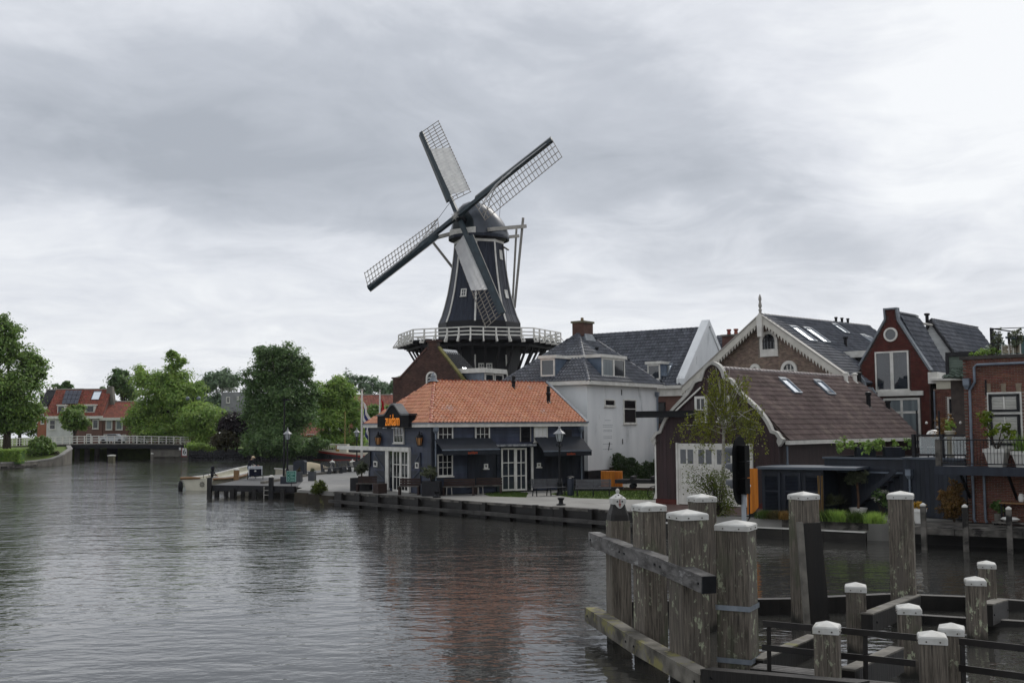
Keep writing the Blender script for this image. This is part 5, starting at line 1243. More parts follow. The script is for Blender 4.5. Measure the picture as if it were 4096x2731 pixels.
# balcony
bd_ = 1.25; bal = MB().box(-.75, -bd_, zbal - .16, Wd, -.02, zbal).obj('balcony_floor', FENCEB, nh); MB().box(-.75, -bd_ - .05, zbal - .3, Wd, -bd_, zbal + .02).obj('edge_beam', FENCEB, bal)
MB().box(-.72, -bd_, zbal + .02, -.52, -bd_ + .18, zbal + 1.0).obj('balcony_post', QWOOD, nh)
for z in (1.0, .12): MB().beam((-.52, -bd_ + .06, zbal + z), (Wd, -bd_ + .06, zbal + z), .04, .04).obj('balcony_rail', BLACKM, nh)
for i in range(34): MB().box(-.4 + i * .12, -bd_ + .05, zbal + .12, -.385 + i * .12, -bd_ + .065, zbal + 1.0).obj('baluster', BLACKM, nh)
for y in (0, .6): MB().beam((-.7, -bd_ + .06, zbal + 1.0 - y * .0 - (.88 if y else 0)), (-.7, -.1, zbal + 1.0 - (.88 if y else 0)), .04, .04).obj('balcony_rail', BLACKM, nh)
for x in (-.5, 1.2, 3.0): MB().beam((x + .6, -.05, zbal - 1.2), (x + .6, -bd_ + .2, zbal - .2), .08, .08).obj('balcony_brace', BLACKM, nh)
# roof garden shed of teal boards
z0 = nt2 + .1; a = q(3962, 1420, -1.0); c = q(4096, 1340, -1.5)
sd_ = MB().box(a[0] + .6, 1.6, z0, Wd, 3.2, c[1] - .1).obj('roof_shed', TEAL, nh); planks(sd_, Matrix.Translation((0, 1.6, 0)), a[0] + .6, Wd, z0, c[1] - .12, .18, TEAL, vert=True)
MB().box(a[0] + .45, 1.4, c[1] - .1, Wd, 3.3, c[1] - .02).obj('shed_roof', ZINC, nh)
b = MB(); x, _ = q(3966, 1420, -1.0); b.box(x, .9, z0, x + .12, 1.02, c[1] + .3); b.box(x + .65, .9, z0, x + .72, 1.02, c[1] + .1); b.beam((x, .96, c[1] + .3), (x + .9, .96, c[1] + .1), .05, .05); b.beam((x, .96, c[1] + .28), (Wd, 2.2, c[1] + .2), .03, .03); b.obj('roof_trellis', BLACKW, nh)
for px in (4032, 4060):
    p = NM @ Vector((q(px, 1425, -.6)[0], .6, z0)); ch_ = thing('roof_chair', 'slatted wooden chair standing on the roof garden', 'chair', Matrix.Translation(p) @ Matrix.Rotation(math.radians(-41), 4, 'Z'), 'chairs on the roof garden')
    for i in range(4): MB().box(-.2, -.02 + i * .012, .12 + i * .075, .2, .0 + i * .012, .17 + i * .075).obj('back_slat', M('chair_wood', '#8d7f6a', rough=.7) if 'chair_wood' not in MATS else MATS['chair_wood'], ch_)
    b = MB(); b.box(-.22, -.03, 0, -.19, .04, .46); b.box(.19, -.03, 0, .22, .04, .46); b.box(-.22, .04, .05, .22, .4, .08); b.obj('frame', WHITE, ch_)

# ------------------------------------------------------------------ dark garden buildings
def wall_px(x0, y0, Y0, x1, Y1):
    p = gy(x0, y0, Y0); qv = gy(x1, y0, Y1); return frame(p.x, p.y, G, qv.x - p.x, qv.y - p.y), (Vector((qv.x - p.x, qv.y - p.y))).length
SMx, SL = wall_px(3045, 1900, 47.0, 3292, 45.6); sf = Fr(SMx)
sh = thing('louvred_shed', 'low charcoal garden shed with louvred doors and thin flat roof', 'shed', SMx)
hh = sf.on(3200, 1872)[1]
MB().box(0, .05, 0, SL, 2.4, hh - .05).obj('wall', FENCEB, sh); MB().box(-.15, -.2, hh - .05, SL + 1.4, 2.6, hh + .05).obj('flat_roof', M('zinc_roof', '#565d66', '#474e57', 2, rough=.55, spec=.3), sh)
for i in range(3):
    x0, x1 = SL * i / 3 + .06, SL * (i + 1) / 3 - .06
    b = MB(); b.box(x0, -.03, .05, x0 + .1, .05, hh - .2); b.box(x1 - .1, -.03, .05, x1, .05, hh - .2); b.box(x0 + .1, -.03, hh - .32, x1 - .1, .05, hh - .2); b.box(x0 + .1, -.03, .05, x1 - .1, .05, .17); b.box(x0 + .1, -.03, hh * .48, x1 - .1, .05, hh * .48 + .08)
    d_ = b.obj('louvre_door', FENCEB, sh)
    for k in range(24):
        z = .2 + k * (hh - .55) / 24; MB().beam((x0 + .1, .01, z), (x1 - .1, .01, z), .07, .018, up=(0, -.6, .8)).obj('slat', NAVYD, d_)
DMx, DL = wall_px(3300, 1900, 47.8, 3618, 45.4); df = Fr(DMx); dk = thing('garden_outbuilding', 'dark boarded outbuilding with pale roof edge beside the louvred shed', 'outbuilding', DMx)
hz1 = df.on(3450, 1828)[1]; MB().box(0, .04, 0, DL, 3, hz1).obj('wall', BLACKW, dk); planks(dk, FA, 1.2, DL, 0, hz1 - .5, .22, FENCEB, vert=True); planks(dk, FA, 0, DL, hz1 - .5, hz1 - .08, .2, FENCEB)
MB().box(-.05, -.12, hz1 - .08, DL, 3.1, hz1).obj('roof_edge', MATS['zinc_roof'], dk); MB().beam((.3, -.1, hz1 - .62), (DL, -.1, hz1 - .62), .07, .07).obj('gutter', ZINC, dk)
for i in range(7):
    t = i / 7; MB().box(DL - 2.0 + i * .25, -.55, .35 + t * 1.4, DL - 1.72 + i * .25, -.06, .4 + t * 1.4).obj('stair_tread', BLACKW, dk)
MB().beam((DL - 2.1, -.57, .2), (DL - .1, -.57, 1.9), .05, .2).obj('stringer', FENCEB, dk)
EMx, EL = wall_px(3613, 1900, 45.0, 3866, 42.9); ef = Fr(EMx); dw = thing('dark_board_wall', 'tall wall of charcoal vertical boards carrying a roof terrace', 'wall', EMx)
hz2 = ef.on(3740, 1832)[1]; MB().box(0, .03, 0, EL, 5, hz2 - .02).obj('wall', FENCEB, dw); planks(dw, FA, 0, EL, .05, hz2 - .06, .2, FENCEB, vert=True); MB().box(-.05, -.08, hz2 - .055, EL, 5, hz2 + .02).obj('roof_edge', MATS['zinc_roof'], dw)
downpipe(dw, .35, -.12, .1, hz2 - .75, .045)
tp = hz2 + .9 + 0 * ef.on(3740, 1737)[1]
for px in (3655, 3768): x, _ = ef.on(px, 1780, -.35); MB().box(x - .07, .3, hz2 + .02, x + .07, .44, tp + .05).obj('terrace_post', BLACKW, dw)
for z in (tp, hz2 + .12): MB().beam((.3, .37, z), (EL, .37, z), .06, .06).obj('terrace_rail', BLACKW, dw)
gl_ = bpy.data.materials.new('clear_glass'); gl_.use_nodes = True; bs = gl_.node_tree.nodes['Principled BSDF']; bs.inputs['Base Color'].default_value = (.55, .6, .6, 1); bs.inputs['Roughness'].default_value = .05; bs.inputs['Alpha'].default_value = .35
for x0, x1 in ((.55, 1.75), (1.95, EL)): MB().box(x0, .36, hz2 + .16, x1, .375, tp - .05).obj('glass_panel', gl_, dw)
for px, yt in ((3666, 1640), (3755, 1642)): x, z = ef.on(px, yt, -.5); MB().tube([(x, .5, hz2), (x, .5, z)], .035, 6).obj('festoon_pole', BLACKW, dw)
for px, py in ((3706, 1691), (3750, 1709), (3842, 1690)):
    x, z = ef.on(px, py, -.9); MB().lathe([(.0, -.06), (.05, -.03), (.055, .01), (.03, .05), (.0, .06)], 10, (x, .9, z)).obj('globe_lamp', WHITE2, dw, True)
x, z = ef.on(3735, 1728, -1.5); tb = thing('parasol', 'folded white dome cover on the roof terrace', 'parasol', EMx @ Matrix.Translation((x, 1.5, hz2 + .02))); MB().lathe([(.3, z - hz2 - .1), (.22, z - hz2 + .02), (.05, z - hz2 + .08)], 14).obj('cover', WHITE2, tb, True); MB().tube([(0, 0, 0), (0, 0, z - hz2)], .025, 6).obj('pole', GREYW, tb)
for i, px in enumerate((3460, 3575)):
    p = gy(px, 1815, 47.3 if i == 0 else 46.5); z = hz1 + G
    t = thing('roof_planter', 'charcoal planter box of green leaves on the outbuilding roof, %s' % ('at mid edge' if i == 0 else 'next to the terrace post'), 'planter', Vector((p.x, p.y, z)), 'planters on the outbuilding roof')
    MB().box(-.4, -.2, 0, .4, .2, .42).obj('box', FENCEB, t); rng = np.random.default_rng(i); P, N_ = crown_pts([(-.6, .1, .45, .8, .5, .4), (.3, 0, .55, .5, .4, .3)], 520, rng, per=30); leaves('foliage', LF1, P, .07, t, N_, .4, rng)
# ------------------------------------------------------------------ far bridge
A0 = gy(225, 1775, 166.); A1 = gy(752, 1783, 168.5)
XM = frame(A0.x - 9, A0.y - .9, 0, A1.x - A0.x, A1.y - A0.y); XL = (A1 - A0).length + 9
br = thing('road_bridge', 'low road bridge with white tubular railings over the canal', 'bridge', XM)
zc = lambda x: 2.2 + .42 * math.sin(math.pi * min(1, max(0, (x + 3) / (XL + 8)))) ** 1.0
NSEG = 14
def xs(i): return XL * i / NSEG
for y0, y1, nm in ((0, 9, 'deck'),):
    b = MB()
    for i in range(NSEG + 1):
        x = xs(i); b.v += [Vector((x, y0, zc(x) - .12)), Vector((x, y0, zc(x))), Vector((x, y1, zc(x))), Vector((x, y1, zc(x) - .12))]
    for i in range(NSEG):
        for e in range(4): b.f.append((4 * i + e, 4 * i + (e + 1) % 4, 4 * i + 4 + (e + 1) % 4, 4 * i + 4 + e))
    b.obj(nm, CONC, br)
b = MB()
for y in (.12, 2.5, 5, 8.5):
    for i in range(NSEG): b.beam((xs(i), y, zc(xs(i)) - .42), (xs(i + 1), y, zc(xs(i + 1)) - .42), .2, .58)
b.obj('girder', M('girder', '#12141b', '#0d0f14', 2, rough=.6), br)
for y in (.1, 8.8):
    b = MB(); n = 26
    for k, dz in enumerate((1.12, .75, .4)):
        for i in range(NSEG): b.tube([(xs(i), y, zc(xs(i)) + dz), (xs(i + 1), y, zc(xs(i + 1)) + dz)], .045 if k else .06, 6)
    b.obj('railing', WHITE, br)
    for i in range(n + 1):
        x = XL * i / n; MB().box(x - .06, y - .06, zc(x), x + .06, y + .06, zc(x) + 1.2).obj('railing_post', WHITE, br)
xa = (XM.inverted() @ gy(598, 1800, 167.5)).x
MB().box(xa, .3, -.6, XL + 1.5, 9, zc(xa) - .15).obj('abutment', CONC, br); MB().box(xa + .3, -.15, .55, XL - 1.3, .3, .75).obj('fender_beam', CONC, br)
xl = (XM.inverted() @ gy(262, 1800, 166.5)).x
MB().box(-1, .5, -.6, xl - 4, 9, 2).obj('abutment', CONC, br)
for i in range(6):
    x = xl - 3.4 + i * 1.35; MB().box(x, 1.2 + i * .5, -.5, x + .62, 1.8 + i * .5, 1.95).obj('pier_column', CONC, br)
MB().box(xl + 4, 8.9, -.6, xa, 9.6, 2).obj('rear_shade_sheet', MILLD, br)  # near-black sheet stands for the shade under the bridge
def sgn(px, py, Y): return gy(px, py, Y)
p = gy(737, 1822, 167.0); t = thing('height_sign', 'white number board with red edge on the bridge abutment', 'sign', Matrix.Translation(p)); 
MB().box(-.42, -.06, -.18, .42, 0, 1.16).obj('border', REDP, t); MB().box(-.3, -.1, 0, .4, -.062, 1.14).obj('board', PLAST, t); text('number', '6', Matrix.Translation((.05, -.115, .58)), 1.1, BLACKM, t, .004)
MB().box(-.8, -.06, .85, -.5, 0, 1.25).obj('small_board', PLAST, t)
p = gy(446, 1846, 158); t = thing('channel_post', 'squat pale post with white cap standing before the bridge opening', 'post', Matrix.Translation((p.x, p.y, -.4))); MB().lathe([(.55, 0), (.55, 1.35)], 4, rot=.785).obj('pile', MATS['mossy_stone'], t); MB().lathe([(.65, 1.35), (.65, 1.5), (.2, 1.55)], 4, rot=.785).obj('cap', WHITE, t)
p = gy(608, 1835, 165.5); t = thing('guide_post', 'slim white mooring post against the bridge abutment', 'post', Matrix.Translation((p.x, p.y, -.3))); MB().lathe([(.18, 0), (.18, 1.35)], 8).obj('post', CONC, t); MB().lathe([(.22, 1.35), (.22, 1.45), (.1, 1.5)], 8).obj('cap', WHITE, t)
pr_ = gz(220, 1863, 0); t = thing('turning_sign', 'white waterway sign with black arrow on the curved quay wall', 'sign', Matrix.Translation((pr_.x + .3, pr_.y - 1.0, .0)) @ Matrix.Rotation(.45, 4, 'Z'))
MB().box(0, -.05, .15, .5, 0, 1.0).obj('board', PLAST, t); MB().prism([(0, .15), (0, 1.0), (-.35, .75), (-.35, .35)], -.05, 0).obj('wing', PLAST, t); text('letter', 'R', Matrix.Translation((.24, -.06, .6)), .6, BLACKM, t, .004)
# parked car seen through the railing
p = gy(452, 1768, 173); cm = Matrix.Translation((p.x, p.y, zc(XL * .5) + .0)); t = thing('silver_car', 'silver hatchback car crossing the bridge behind the railing', 'car', cm)
prof_ = [(-2, .35), (-2, .75), (-1.85, .95), (-1.2, 1.0), (-.6, 1.42), (.7, 1.45), (1.45, 1.0), (1.95, .85), (2.05, .6), (2.05, .35)]
MB().prism(prof_, -.8, .8).obj('body', M('car_paint', '#b6babd', '#aeb2b5', 2, rough=.25, spec=.6), t); MB().prism([(-1.05, 1.0), (-.55, 1.36), (.62, 1.38), (1.25, 1.0)], -.81, .81).obj('window', GLASS, t)
for x in (-1.25, 1.3):
    for y in (-.75, .75): 
        w = MB().lathe([(.31, -.1), (.33, 0), (.31, .1)], 14); w.v = [Vector((v.x + x, v.z + y, v.y + .33)) for v in w.v]; w.obj('wheel', RUBBER, t)
# double-globe lamp
p = gy(770, 1745, 172); t = thing('globe_street_lamp', 'black street lamp with two hanging glass globes by the bridge', 'street lamp', Matrix.Translation((p.x, p.y, 2.0)))
z = gy(770, 1575, 172).z - 2; MB().tube([(0, 0, 0), (0, 0, z - .5)], [.12, .06], 8).obj('pole', BLACKM, t)
for s in (-1, 1):
    MB().tube([(0, 0, z - 1), (s * .25, 0, z - .2), (s * .6, 0, z), (s * .85, 0, z - .3)], .035, 6).obj('arm', BLACKM, t); MB().lathe([(.05, .35), (.3, .15), (.34, 0), (.25, -.25), (.05, -.35)], 12, (s * .85, 0, z - .7)).obj('globe', M('smoked_globe', '#5b6468', '#6d767a', 3, rough=.1, spec=.7) if 'smoked_globe' not in MATS else MATS['smoked_globe'], t, True)

# ------------------------------------------------------------------ houses beyond the bridge
def house(name, label, x0, x1, Y, eave, ridge, wall, roof, wins=(), dorms=(), depth=8., z0=1.8, corn=True, tw=.28, tl=.38, rot=0., lights=(), tilt=None):
    p0 = gy(x0, 1700, Y); p1 = gy(x1, 1700, Y); m = frame(p0.x, Y, z0, math.cos(rot), math.sin(rot)); f = Fr(m); t = thing(name, label, 'house', m)
    w = f.on(x1, 1700)[0]; ze = f.on((x0 + x1) / 2, eave)[1]
    MB().box(0, 0, -.5, w, depth, ze).obj('wall', wall, t)
    if roof:
        zr = f.on((x0 + x1) / 2, ridge, -depth / 2)[1]
        R = roofplane(t, [(-.1, -.3, ze), (w + .1, -.3, ze), (w + .1, depth / 2, zr), (-.1, depth / 2, zr)], roof, tw=tw, tl=tl); roofplane(t, [(w + .1, depth + .3, ze), (-.1, depth + .3, ze), (-.1, depth / 2, zr), (w + .1, depth / 2, zr)], roof, tw=.6, tl=.6)
        b = MB()
        for x in (0, w - .2): b.prism([(0, ze), (depth, ze), (depth / 2, zr - .1)], x, x + .2)
        b.v = [Vector((v.y, v.x, v.z)) for v in b.v]; b.obj('gable_end', wall, t)
        MB().beam((-.1, depth / 2, zr + .05), (w + .1, depth / 2, zr + .05), .3, .18).obj('ridge', GREYW, t)
        for (a0, b0, a1, b1) in lights:
            u, v = rp(R[1], R[2], R[3], R[4], a0, b1, m); skylight(R[0], R[1], R[2], R[3], R[4], u, v, 1.3, 1.9)
    if corn: MB().box(-.15, -.42, ze - .45, w + .15, -.003, ze + .02).obj('cornice', WHITE, t)
    for (a, bq, c, d, nx, ny, gm) in wins:
        aa = f.on(a, d); cc = f.on(c, bq); window(t, FA, aa[0], aa[1], cc[0], cc[1], nx, ny, fw=.13, bar=.07, out=.1, gm=gm)
    for (a, bq, c, d) in dorms:
        aa = f.on(a, d, -.2); cc = f.on(c, bq, -.2); dormer(t, aa[0], cc[0], aa[1], cc[1], .2, 3.2, WHITE, 1, gm=GLASS)
    return t, f, w, ze
W2 = M('house_white', '#c9c9c6', '#b9b9b6', 1, rough=.8)
house('white_house', 'white canal house with half red roof, solar panels and dormer', 186, 292, 186, 1664, 1557, W2, RTILE, [(197, 1678, 224, 1718, 1, 2, GLASS)], [(229, 1622, 260, 1660)])
t_, f_, w_, ze_ = house('red_roofed_house', 'canal house with long red tiled roof and large roof light', 292, 408, 186.2, 1664, 1557, FARBRICK, RTILE, [(370, 1677, 395, 1715, 1, 1, GLASS), (345, 1735, 365, 1790, 1, 1, GLASS)], [(339, 1621, 378, 1652)], lights=[(365, 1572, 400, 1600)])
# solar panels on the white house
p = thing('solar_panels', 'dark blue solar panel array lying on the white house roof', 'solar panels', Matrix.Translation(gy(258, 1620, 187.2)))
o = p.matrix_world.translation; q4 = [gy(248, 1619, 187.3), gy(313, 1619, 187.3), gy(331, 1565, 189.6), gy(265, 1565, 189.6)]
for i in range(4):
    for j in range(3):
        l = lambda u, v: (q4[0].lerp(q4[1], u)).lerp(q4[3].lerp(q4[2], u), v) - o + Vector((0, -.25, .2))
        u0, u1, v0, v1 = i / 4 + .01, (i + 1) / 4 - .01, j / 3 + .01, (j + 1) / 3 - .01; P = [l(u0, v0), l(u1, v0), l(u1, v1), l(u0, v1)]
        MB().add(P + [k + Vector((0, .03, -.05)) for k in P], [(0, 1, 2, 3), (4, 7, 6, 5), (0, 4, 5, 1), (1, 5, 6, 2), (2, 6, 7, 3), (3, 7, 4, 0)]).obj('panel', M('solar', '#2a2f3c', '#323848', 1, rough=.2, spec=.6) if 'solar' not in MATS else MATS['solar'], p)
t_, f_, w_, ze_ = house('brick_terrace', 'dark brick terrace house with small red roof and tall windows', 404, 512, 186.4, 1670, 1606, FARBRICK, RTILE, [(423, 1680, 450, 1719, 1, 1, GLASSL), (463, 1680, 491, 1719, 1, 1, GLASSL), (414, 1736, 442, 1790, 1, 1, GLASS), (450, 1736, 478, 1790, 1, 1, GLASS), (489, 1737, 505, 1790, 1, 1, GLASS)])
x = f_.on(442, 1580, -3)[0]; MB().prism([(x - 1.4, ze_), (x + 1.0, ze_), (x + .2, ze_ + 5.4), (x - .6, ze_ + 5.4)], 3, 4).obj('chimney_gable', CONC, t_)
house('brick_terrace', 'flat-corniced dark brick house behind the plane trees with white shop front', 512, 632, 186.6, 1668, 0, FARBRICK, None, [(531, 1680, 560, 1718, 1, 2, GLASS), (565, 1680, 592, 1718, 1, 2, GLASS), (530, 1740, 590, 1790, 3, 1, GLASS)])
house('brick_terrace', 'brick house with three upper windows behind the end of the bridge rail', 632, 748, 186.8, 1664, 0, FARBRICK, None, [(637, 1682, 656, 1718, 1, 2, GLASS), (673, 1682, 699, 1718, 1, 2, GLASS), (708, 1682, 733, 1718, 1, 2, GLASS), (634, 1732, 654, 1790, 1, 1, GLASS), (670, 1732, 700, 1790, 1, 1, GLASS), (718, 1735, 742, 1790, 1, 1, GLASS)])
ORB = brickmat('orange_brick', '#a05a38', '#8e4e30', '#8d7a6c')
house('orange_brick_house', 'orange brick house with grey mansard roof beside the white house', 150, 186, 188, 1626, 1560, ORB, SLATED, [(163, 1655, 177, 1696, 1, 1, GLASS)])
t_, f_, w_, ze_ = house('grey_roof_flats', 'grey flats with boxy roof windows rising behind the orange house', 158, 230, 196, 1570, 0, SLATED, None, [(184, 1546, 192, 1568, 1, 1, GLASS), (196, 1546, 203, 1568, 1, 1, GLASS), (218, 1546, 227, 1568, 1, 1, GLASS)])
t_, f_, w_, ze_ = house('grey_apartment', 'pale grey flat-roofed apartment block among the trees', 884, 985, 215, 1568, 0, M('grey_panels', '#8a8b8d', '#7d7e80', 1, rough=.8), None, [(905, 1587, 920, 1612, 2, 1, GLASS), (948, 1585, 956, 1600, 1, 1, GLASS)], corn=False)
b = MB()
for i in range(9): b.box(w_ * i / 8 - .05, 0, ze_, w_ * i / 8 + .05, .1, ze_ + .75)
for z in (.72, .4): b.box(0, .02, ze_ + z, w_, .08, ze_ + z + .06)
b.obj('roof_railing', GREYW, t_)
house('red_roof_row', 'long low house with faded red roof behind the flag poles', 1396, 1585, 200, 1640, 1579, FARBRICK2, RTILE, [(1455, 1720, 1476, 1790, 1, 2, GLASSL), (1480, 1720, 1496, 1790, 1, 2, GLASSL)])
house('white_plastered_house', 'white plastered cottage half hidden behind the dark tree', 1165, 1300, 190, 1745, 1690, W2, RTILE, [(1170, 1738, 1202, 1755, 3, 2, GLASS), (1226, 1735, 1258, 1754, 1, 1, GLASS)], corn=False)
p = gy(1384, 1545, 320); t = thing('church_spire', 'small slate church spire with weathercock above the trees', 'spire', Matrix.Translation((p.x, p.y, 2)))
z = gy(1384, 1484, 320).z - 2; zs = gy(1384, 1530, 320).z - 2; MB().lathe([(1.3, 0), (1.3, zs - 1)], 4, rot=.785).obj('tower', FARBRICK, t); MB().lathe([(2.2, zs - 1), (1.2, zs), (.4, zs + 1.6), (.08, z - .8), (.04, z + 1.2)], 8).obj('spire_roof', SLATED, t); MB().lathe([(.0, z + .6), (.25, z + .8), (0, z + 1.1)], 8).obj('weathercock', BLACKM, t)

# ------------------------------------------------------------------ trees
def tpx(name, label, Y, bx, zg, ells, n, size, mat, trunk, seed, group=None, df=.9, cat='tree', per=80, clump=.42, up=.65, limbs=7):
    b = gy(bx, 1700, Y); base = Vector((b.x, Y, zg)); bl = []
    for i, (cx, cy, rx, ry) in enumerate(ells):
        c = gy(cx, cy, Y); k = Y / F; bl.append((c.x - base.x, ((i * 37) % 7 - 3) * .12 * rx * k, c.z - zg, rx * k, rx * k * df, ry * k))
    return tree(name, label, base, bl, n, size, mat, trunk, group, seed, cat=cat, per=per, clump=clump, up=up, limbs=limbs)
GT = 'trees on the far banks'
tpx('plane_tree', 'tall leafy tree overhanging the curved quay wall and its hedge', 142, 30, 1, [(-40, 1400, 110, 110), (40, 1345, 62, 80), (80, 1430, 70, 70), (130, 1480, 58, 60), (60, 1560, 120, 110), (-60, 1600, 120, 120), (100, 1650, 75, 60), (20, 1290, 45, 45), (170, 1500, 22, 30), (30, 1690, 90, 50)], 38250, 0.207, LF1, (.5, 5), 11, GT)
tpx('young_tree', 'small round tree in front of the white canal house', 176, 300, 2, [(300, 1672, 52, 42), (275, 1690, 34, 32), (330, 1690, 30, 32), (302, 1640, 32, 24)], 7650, 0.221, LF1, (.15, 2.4), 12, GT)
tpx('plane_tree', 'broad light green tree screening the brick terraces', 176, 665, 2, [(760, 1690, 70, 60), (640, 1720, 110, 30), (640, 1560, 105, 84), (690, 1510, 80, 60), (570, 1500, 48, 62), (700, 1440, 48, 40), (600, 1640, 100, 60), (730, 1600, 80, 80), (780, 1560, 55, 60), (660, 1690, 90, 35), (540, 1670, 55, 50), (690, 1415, 30, 18)], 43350, 0.218, LF2, (.4, 5), 13, GT)
tpx('dark_tree', 'dark round-headed tree behind the red roof chimney', 198, 495, 2, [(490, 1530, 52, 50), (480, 1490, 36, 26), (520, 1570, 40, 40), (505, 1630, 45, 50)], 7650, 0.26, LF3, (.3, 4), 14, GT)
tpx('willow_bush', 'bright green bushy tree on the basalt bank', 171, 815, 1.8, [(815, 1670, 90, 60), (765, 1690, 60, 50), (860, 1660, 48, 40), (800, 1630, 45, 28), (815, 1735, 75, 40)], 21675, 0.186, LF2, (.25, 2), 15, GT)
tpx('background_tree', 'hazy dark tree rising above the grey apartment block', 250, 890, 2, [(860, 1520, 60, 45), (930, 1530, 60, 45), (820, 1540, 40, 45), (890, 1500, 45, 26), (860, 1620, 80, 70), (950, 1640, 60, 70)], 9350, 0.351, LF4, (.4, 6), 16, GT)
tpx('elm_tree', 'huge dark green tree dominating the far bank', 158, 1118, 1.8, [(1110, 1765, 150, 45), (1000, 1560, 50, 60), (1235, 1600, 45, 70), (1110, 1480, 120, 85), (1060, 1430, 62, 55), (1140, 1415, 75, 48), (1190, 1460, 60, 58), (1030, 1510, 60, 60), (1210, 1530, 55, 70), (1110, 1600, 140, 95), (1020, 1640, 60, 75), (1200, 1650, 75, 85), (1110, 1700, 125, 75), (1215, 1480, 40, 40), (1040, 1740, 70, 50)], 66300, 0.186, LF3, (.55, 5), 17, GT, clump=.38)
tpx('lime_tree', 'bright green tree with dark trunk behind the barge', 172, 1307, 1.8, [(1400, 1765, 70, 30), (1440, 1740, 50, 40), (1330, 1740, 70, 30), (1330, 1600, 92, 76), (1290, 1570, 55, 50), (1370, 1570, 55, 50), (1400, 1650, 55, 60), (1330, 1670, 80, 50), (1350, 1535, 50, 30), (1270, 1650, 45, 60), (1425, 1700, 32, 45)], 31875, 0.197, LF2, (.4, 4.2), 18, GT)
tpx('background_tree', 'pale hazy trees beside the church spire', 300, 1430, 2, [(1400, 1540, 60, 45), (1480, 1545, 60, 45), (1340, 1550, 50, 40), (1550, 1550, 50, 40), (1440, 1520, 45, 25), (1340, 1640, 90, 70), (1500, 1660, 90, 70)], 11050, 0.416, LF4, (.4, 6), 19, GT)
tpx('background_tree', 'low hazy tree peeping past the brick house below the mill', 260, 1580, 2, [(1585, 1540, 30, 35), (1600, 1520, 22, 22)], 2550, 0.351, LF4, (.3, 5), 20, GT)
tpx('garden_tree', 'dense green tree before the faded red roof', 185, 1525, 1.8, [(1510, 1660, 45, 50), (1490, 1690, 35, 40), (1545, 1640, 30, 30)], 5950, 0.26, LF1, (.2, 3), 21, GT)
tpx('background_tree', 'small dark conical tree above the white house ridge', 230, 270, 2, [(270, 1540, 18, 26), (225, 1550, 26, 14), (405, 1556, 22, 9)], 2720, 0.325, LF3, (.2, 5), 22, GT)
tpx('purple_shrub', 'dark purple leaved tree below the grey apartment block', 163, 945, 1.7, [(940, 1690, 62, 50), (905, 1710, 36, 40), (985, 1720, 40, 45), (945, 1745, 58, 30)], 11050, 0.195, LFP, (.2, 2), 23, cat='shrub')
tpx('bronze_shrub', 'bronze green bush leaning over the basalt wall', 161, 905, 1.6, [(905, 1755, 52, 36), (880, 1770, 36, 28), (935, 1765, 36, 30)], 7650, 0.169, LFB, (.1, .8), 24, cat='shrub')
tpx('bank_shrub', 'dense dark shrubs trailing over the bank below the huge tree', 160.5, 1110, 1.5, [(1060, 1790, 70, 34), (1150, 1795, 80, 32), (1230, 1790, 60, 34), (1010, 1775, 50, 40), (1000, 1800, 40, 20), (1275, 1770, 45, 30)], 15300, 0.182, LF3, (.1, .6), 25, cat='shrub')
tpx('bank_shrub', 'short green weeds along the basalt wall by the number board', 164, 790, 1.6, [(790, 1783, 45, 14), (840, 1790, 36, 12)], 3740, 0.156, LF2, (.06, .3), 26, cat='shrub')
tpx('quay_shrub', 'dark bush standing on the curved quay by the black cabinet', 146, 165, 1.2, [(165, 1790, 45, 42), (140, 1800, 32, 34), (190, 1785, 30, 32), (175, 1758, 28, 20)], 10200, 0.169, LF1, (.1, .8), 27, cat='shrub')
tpx('low_weeds', 'yellowish weeds on the tip of the curved quay', 147, 230, 1.4, [(225, 1818, 26, 13), (200, 1826, 26, 12)], 2720, 0.13, LFB, (.04, .2), 28, cat='weeds')
tpx('background_tree', 'mixed green trees filling the bank behind the road bridge rail', 196, 80, 2, [(60, 1690, 80, 50), (140, 1700, 50, 50), (-30, 1690, 70, 60), (110, 1660, 40, 40)], 7000, .26, LF1, (.3, 4), 61, GT)
tpx('background_tree', 'green trees standing behind the white plastered cottage', 205, 1250, 2, [(1190, 1690, 80, 60), (1290, 1700, 70, 60), (1380, 1710, 60, 50), (1100, 1690, 70, 70)], 8000, .26, LF1, (.3, 4), 62, GT)
tpx('background_tree', 'green trees standing behind the purple shrub', 205, 900, 2, [(830, 1700, 70, 60), (920, 1700, 70, 60), (1000, 1690, 70, 60)], 6000, .26, LF1, (.3, 4), 63, GT)
# clipped hedge
p = gy(40, 1838, 136); t = thing('clipped_hedge', 'clipped green hedge beside the curved quay wall', 'hedge', Vector((p.x, p.y, .8))); rng = np.random.default_rng(4)
P = np.c_[rng.uniform(-6, 1.7, 7000), rng.uniform(-.8, .9, 7000), rng.uniform(0, 1.5, 7000)]; P[:3500, 1] = -.8 + rng.normal(0, .06, 3500); P[3500:5000, 2] = 1.5 + rng.normal(0, .06, 1500)
leaves('foliage', LF2, P, .1, t, None, .3, rng); MB().box(-5.8, -.6, -.2, 1.5, .7, 1.35).obj('hedge_core', LF3, t)
p = gy(112, 1828, 147); t = thing('utility_cabinet', 'black utility cabinet with stickers behind the bush', 'cabinet', Vector((p.x, p.y, .7))); MB().box(-.6, -.3, 0, .6, .3, 1.5).obj('body', BLACKM, t); MB().box(-.65, -.35, 1.5, .65, .35, 1.56).obj('lid', BLACKM, t); MB().box(.1, -.31, .9, .35, -.301, 1.3).obj('sticker', PLAST, t)
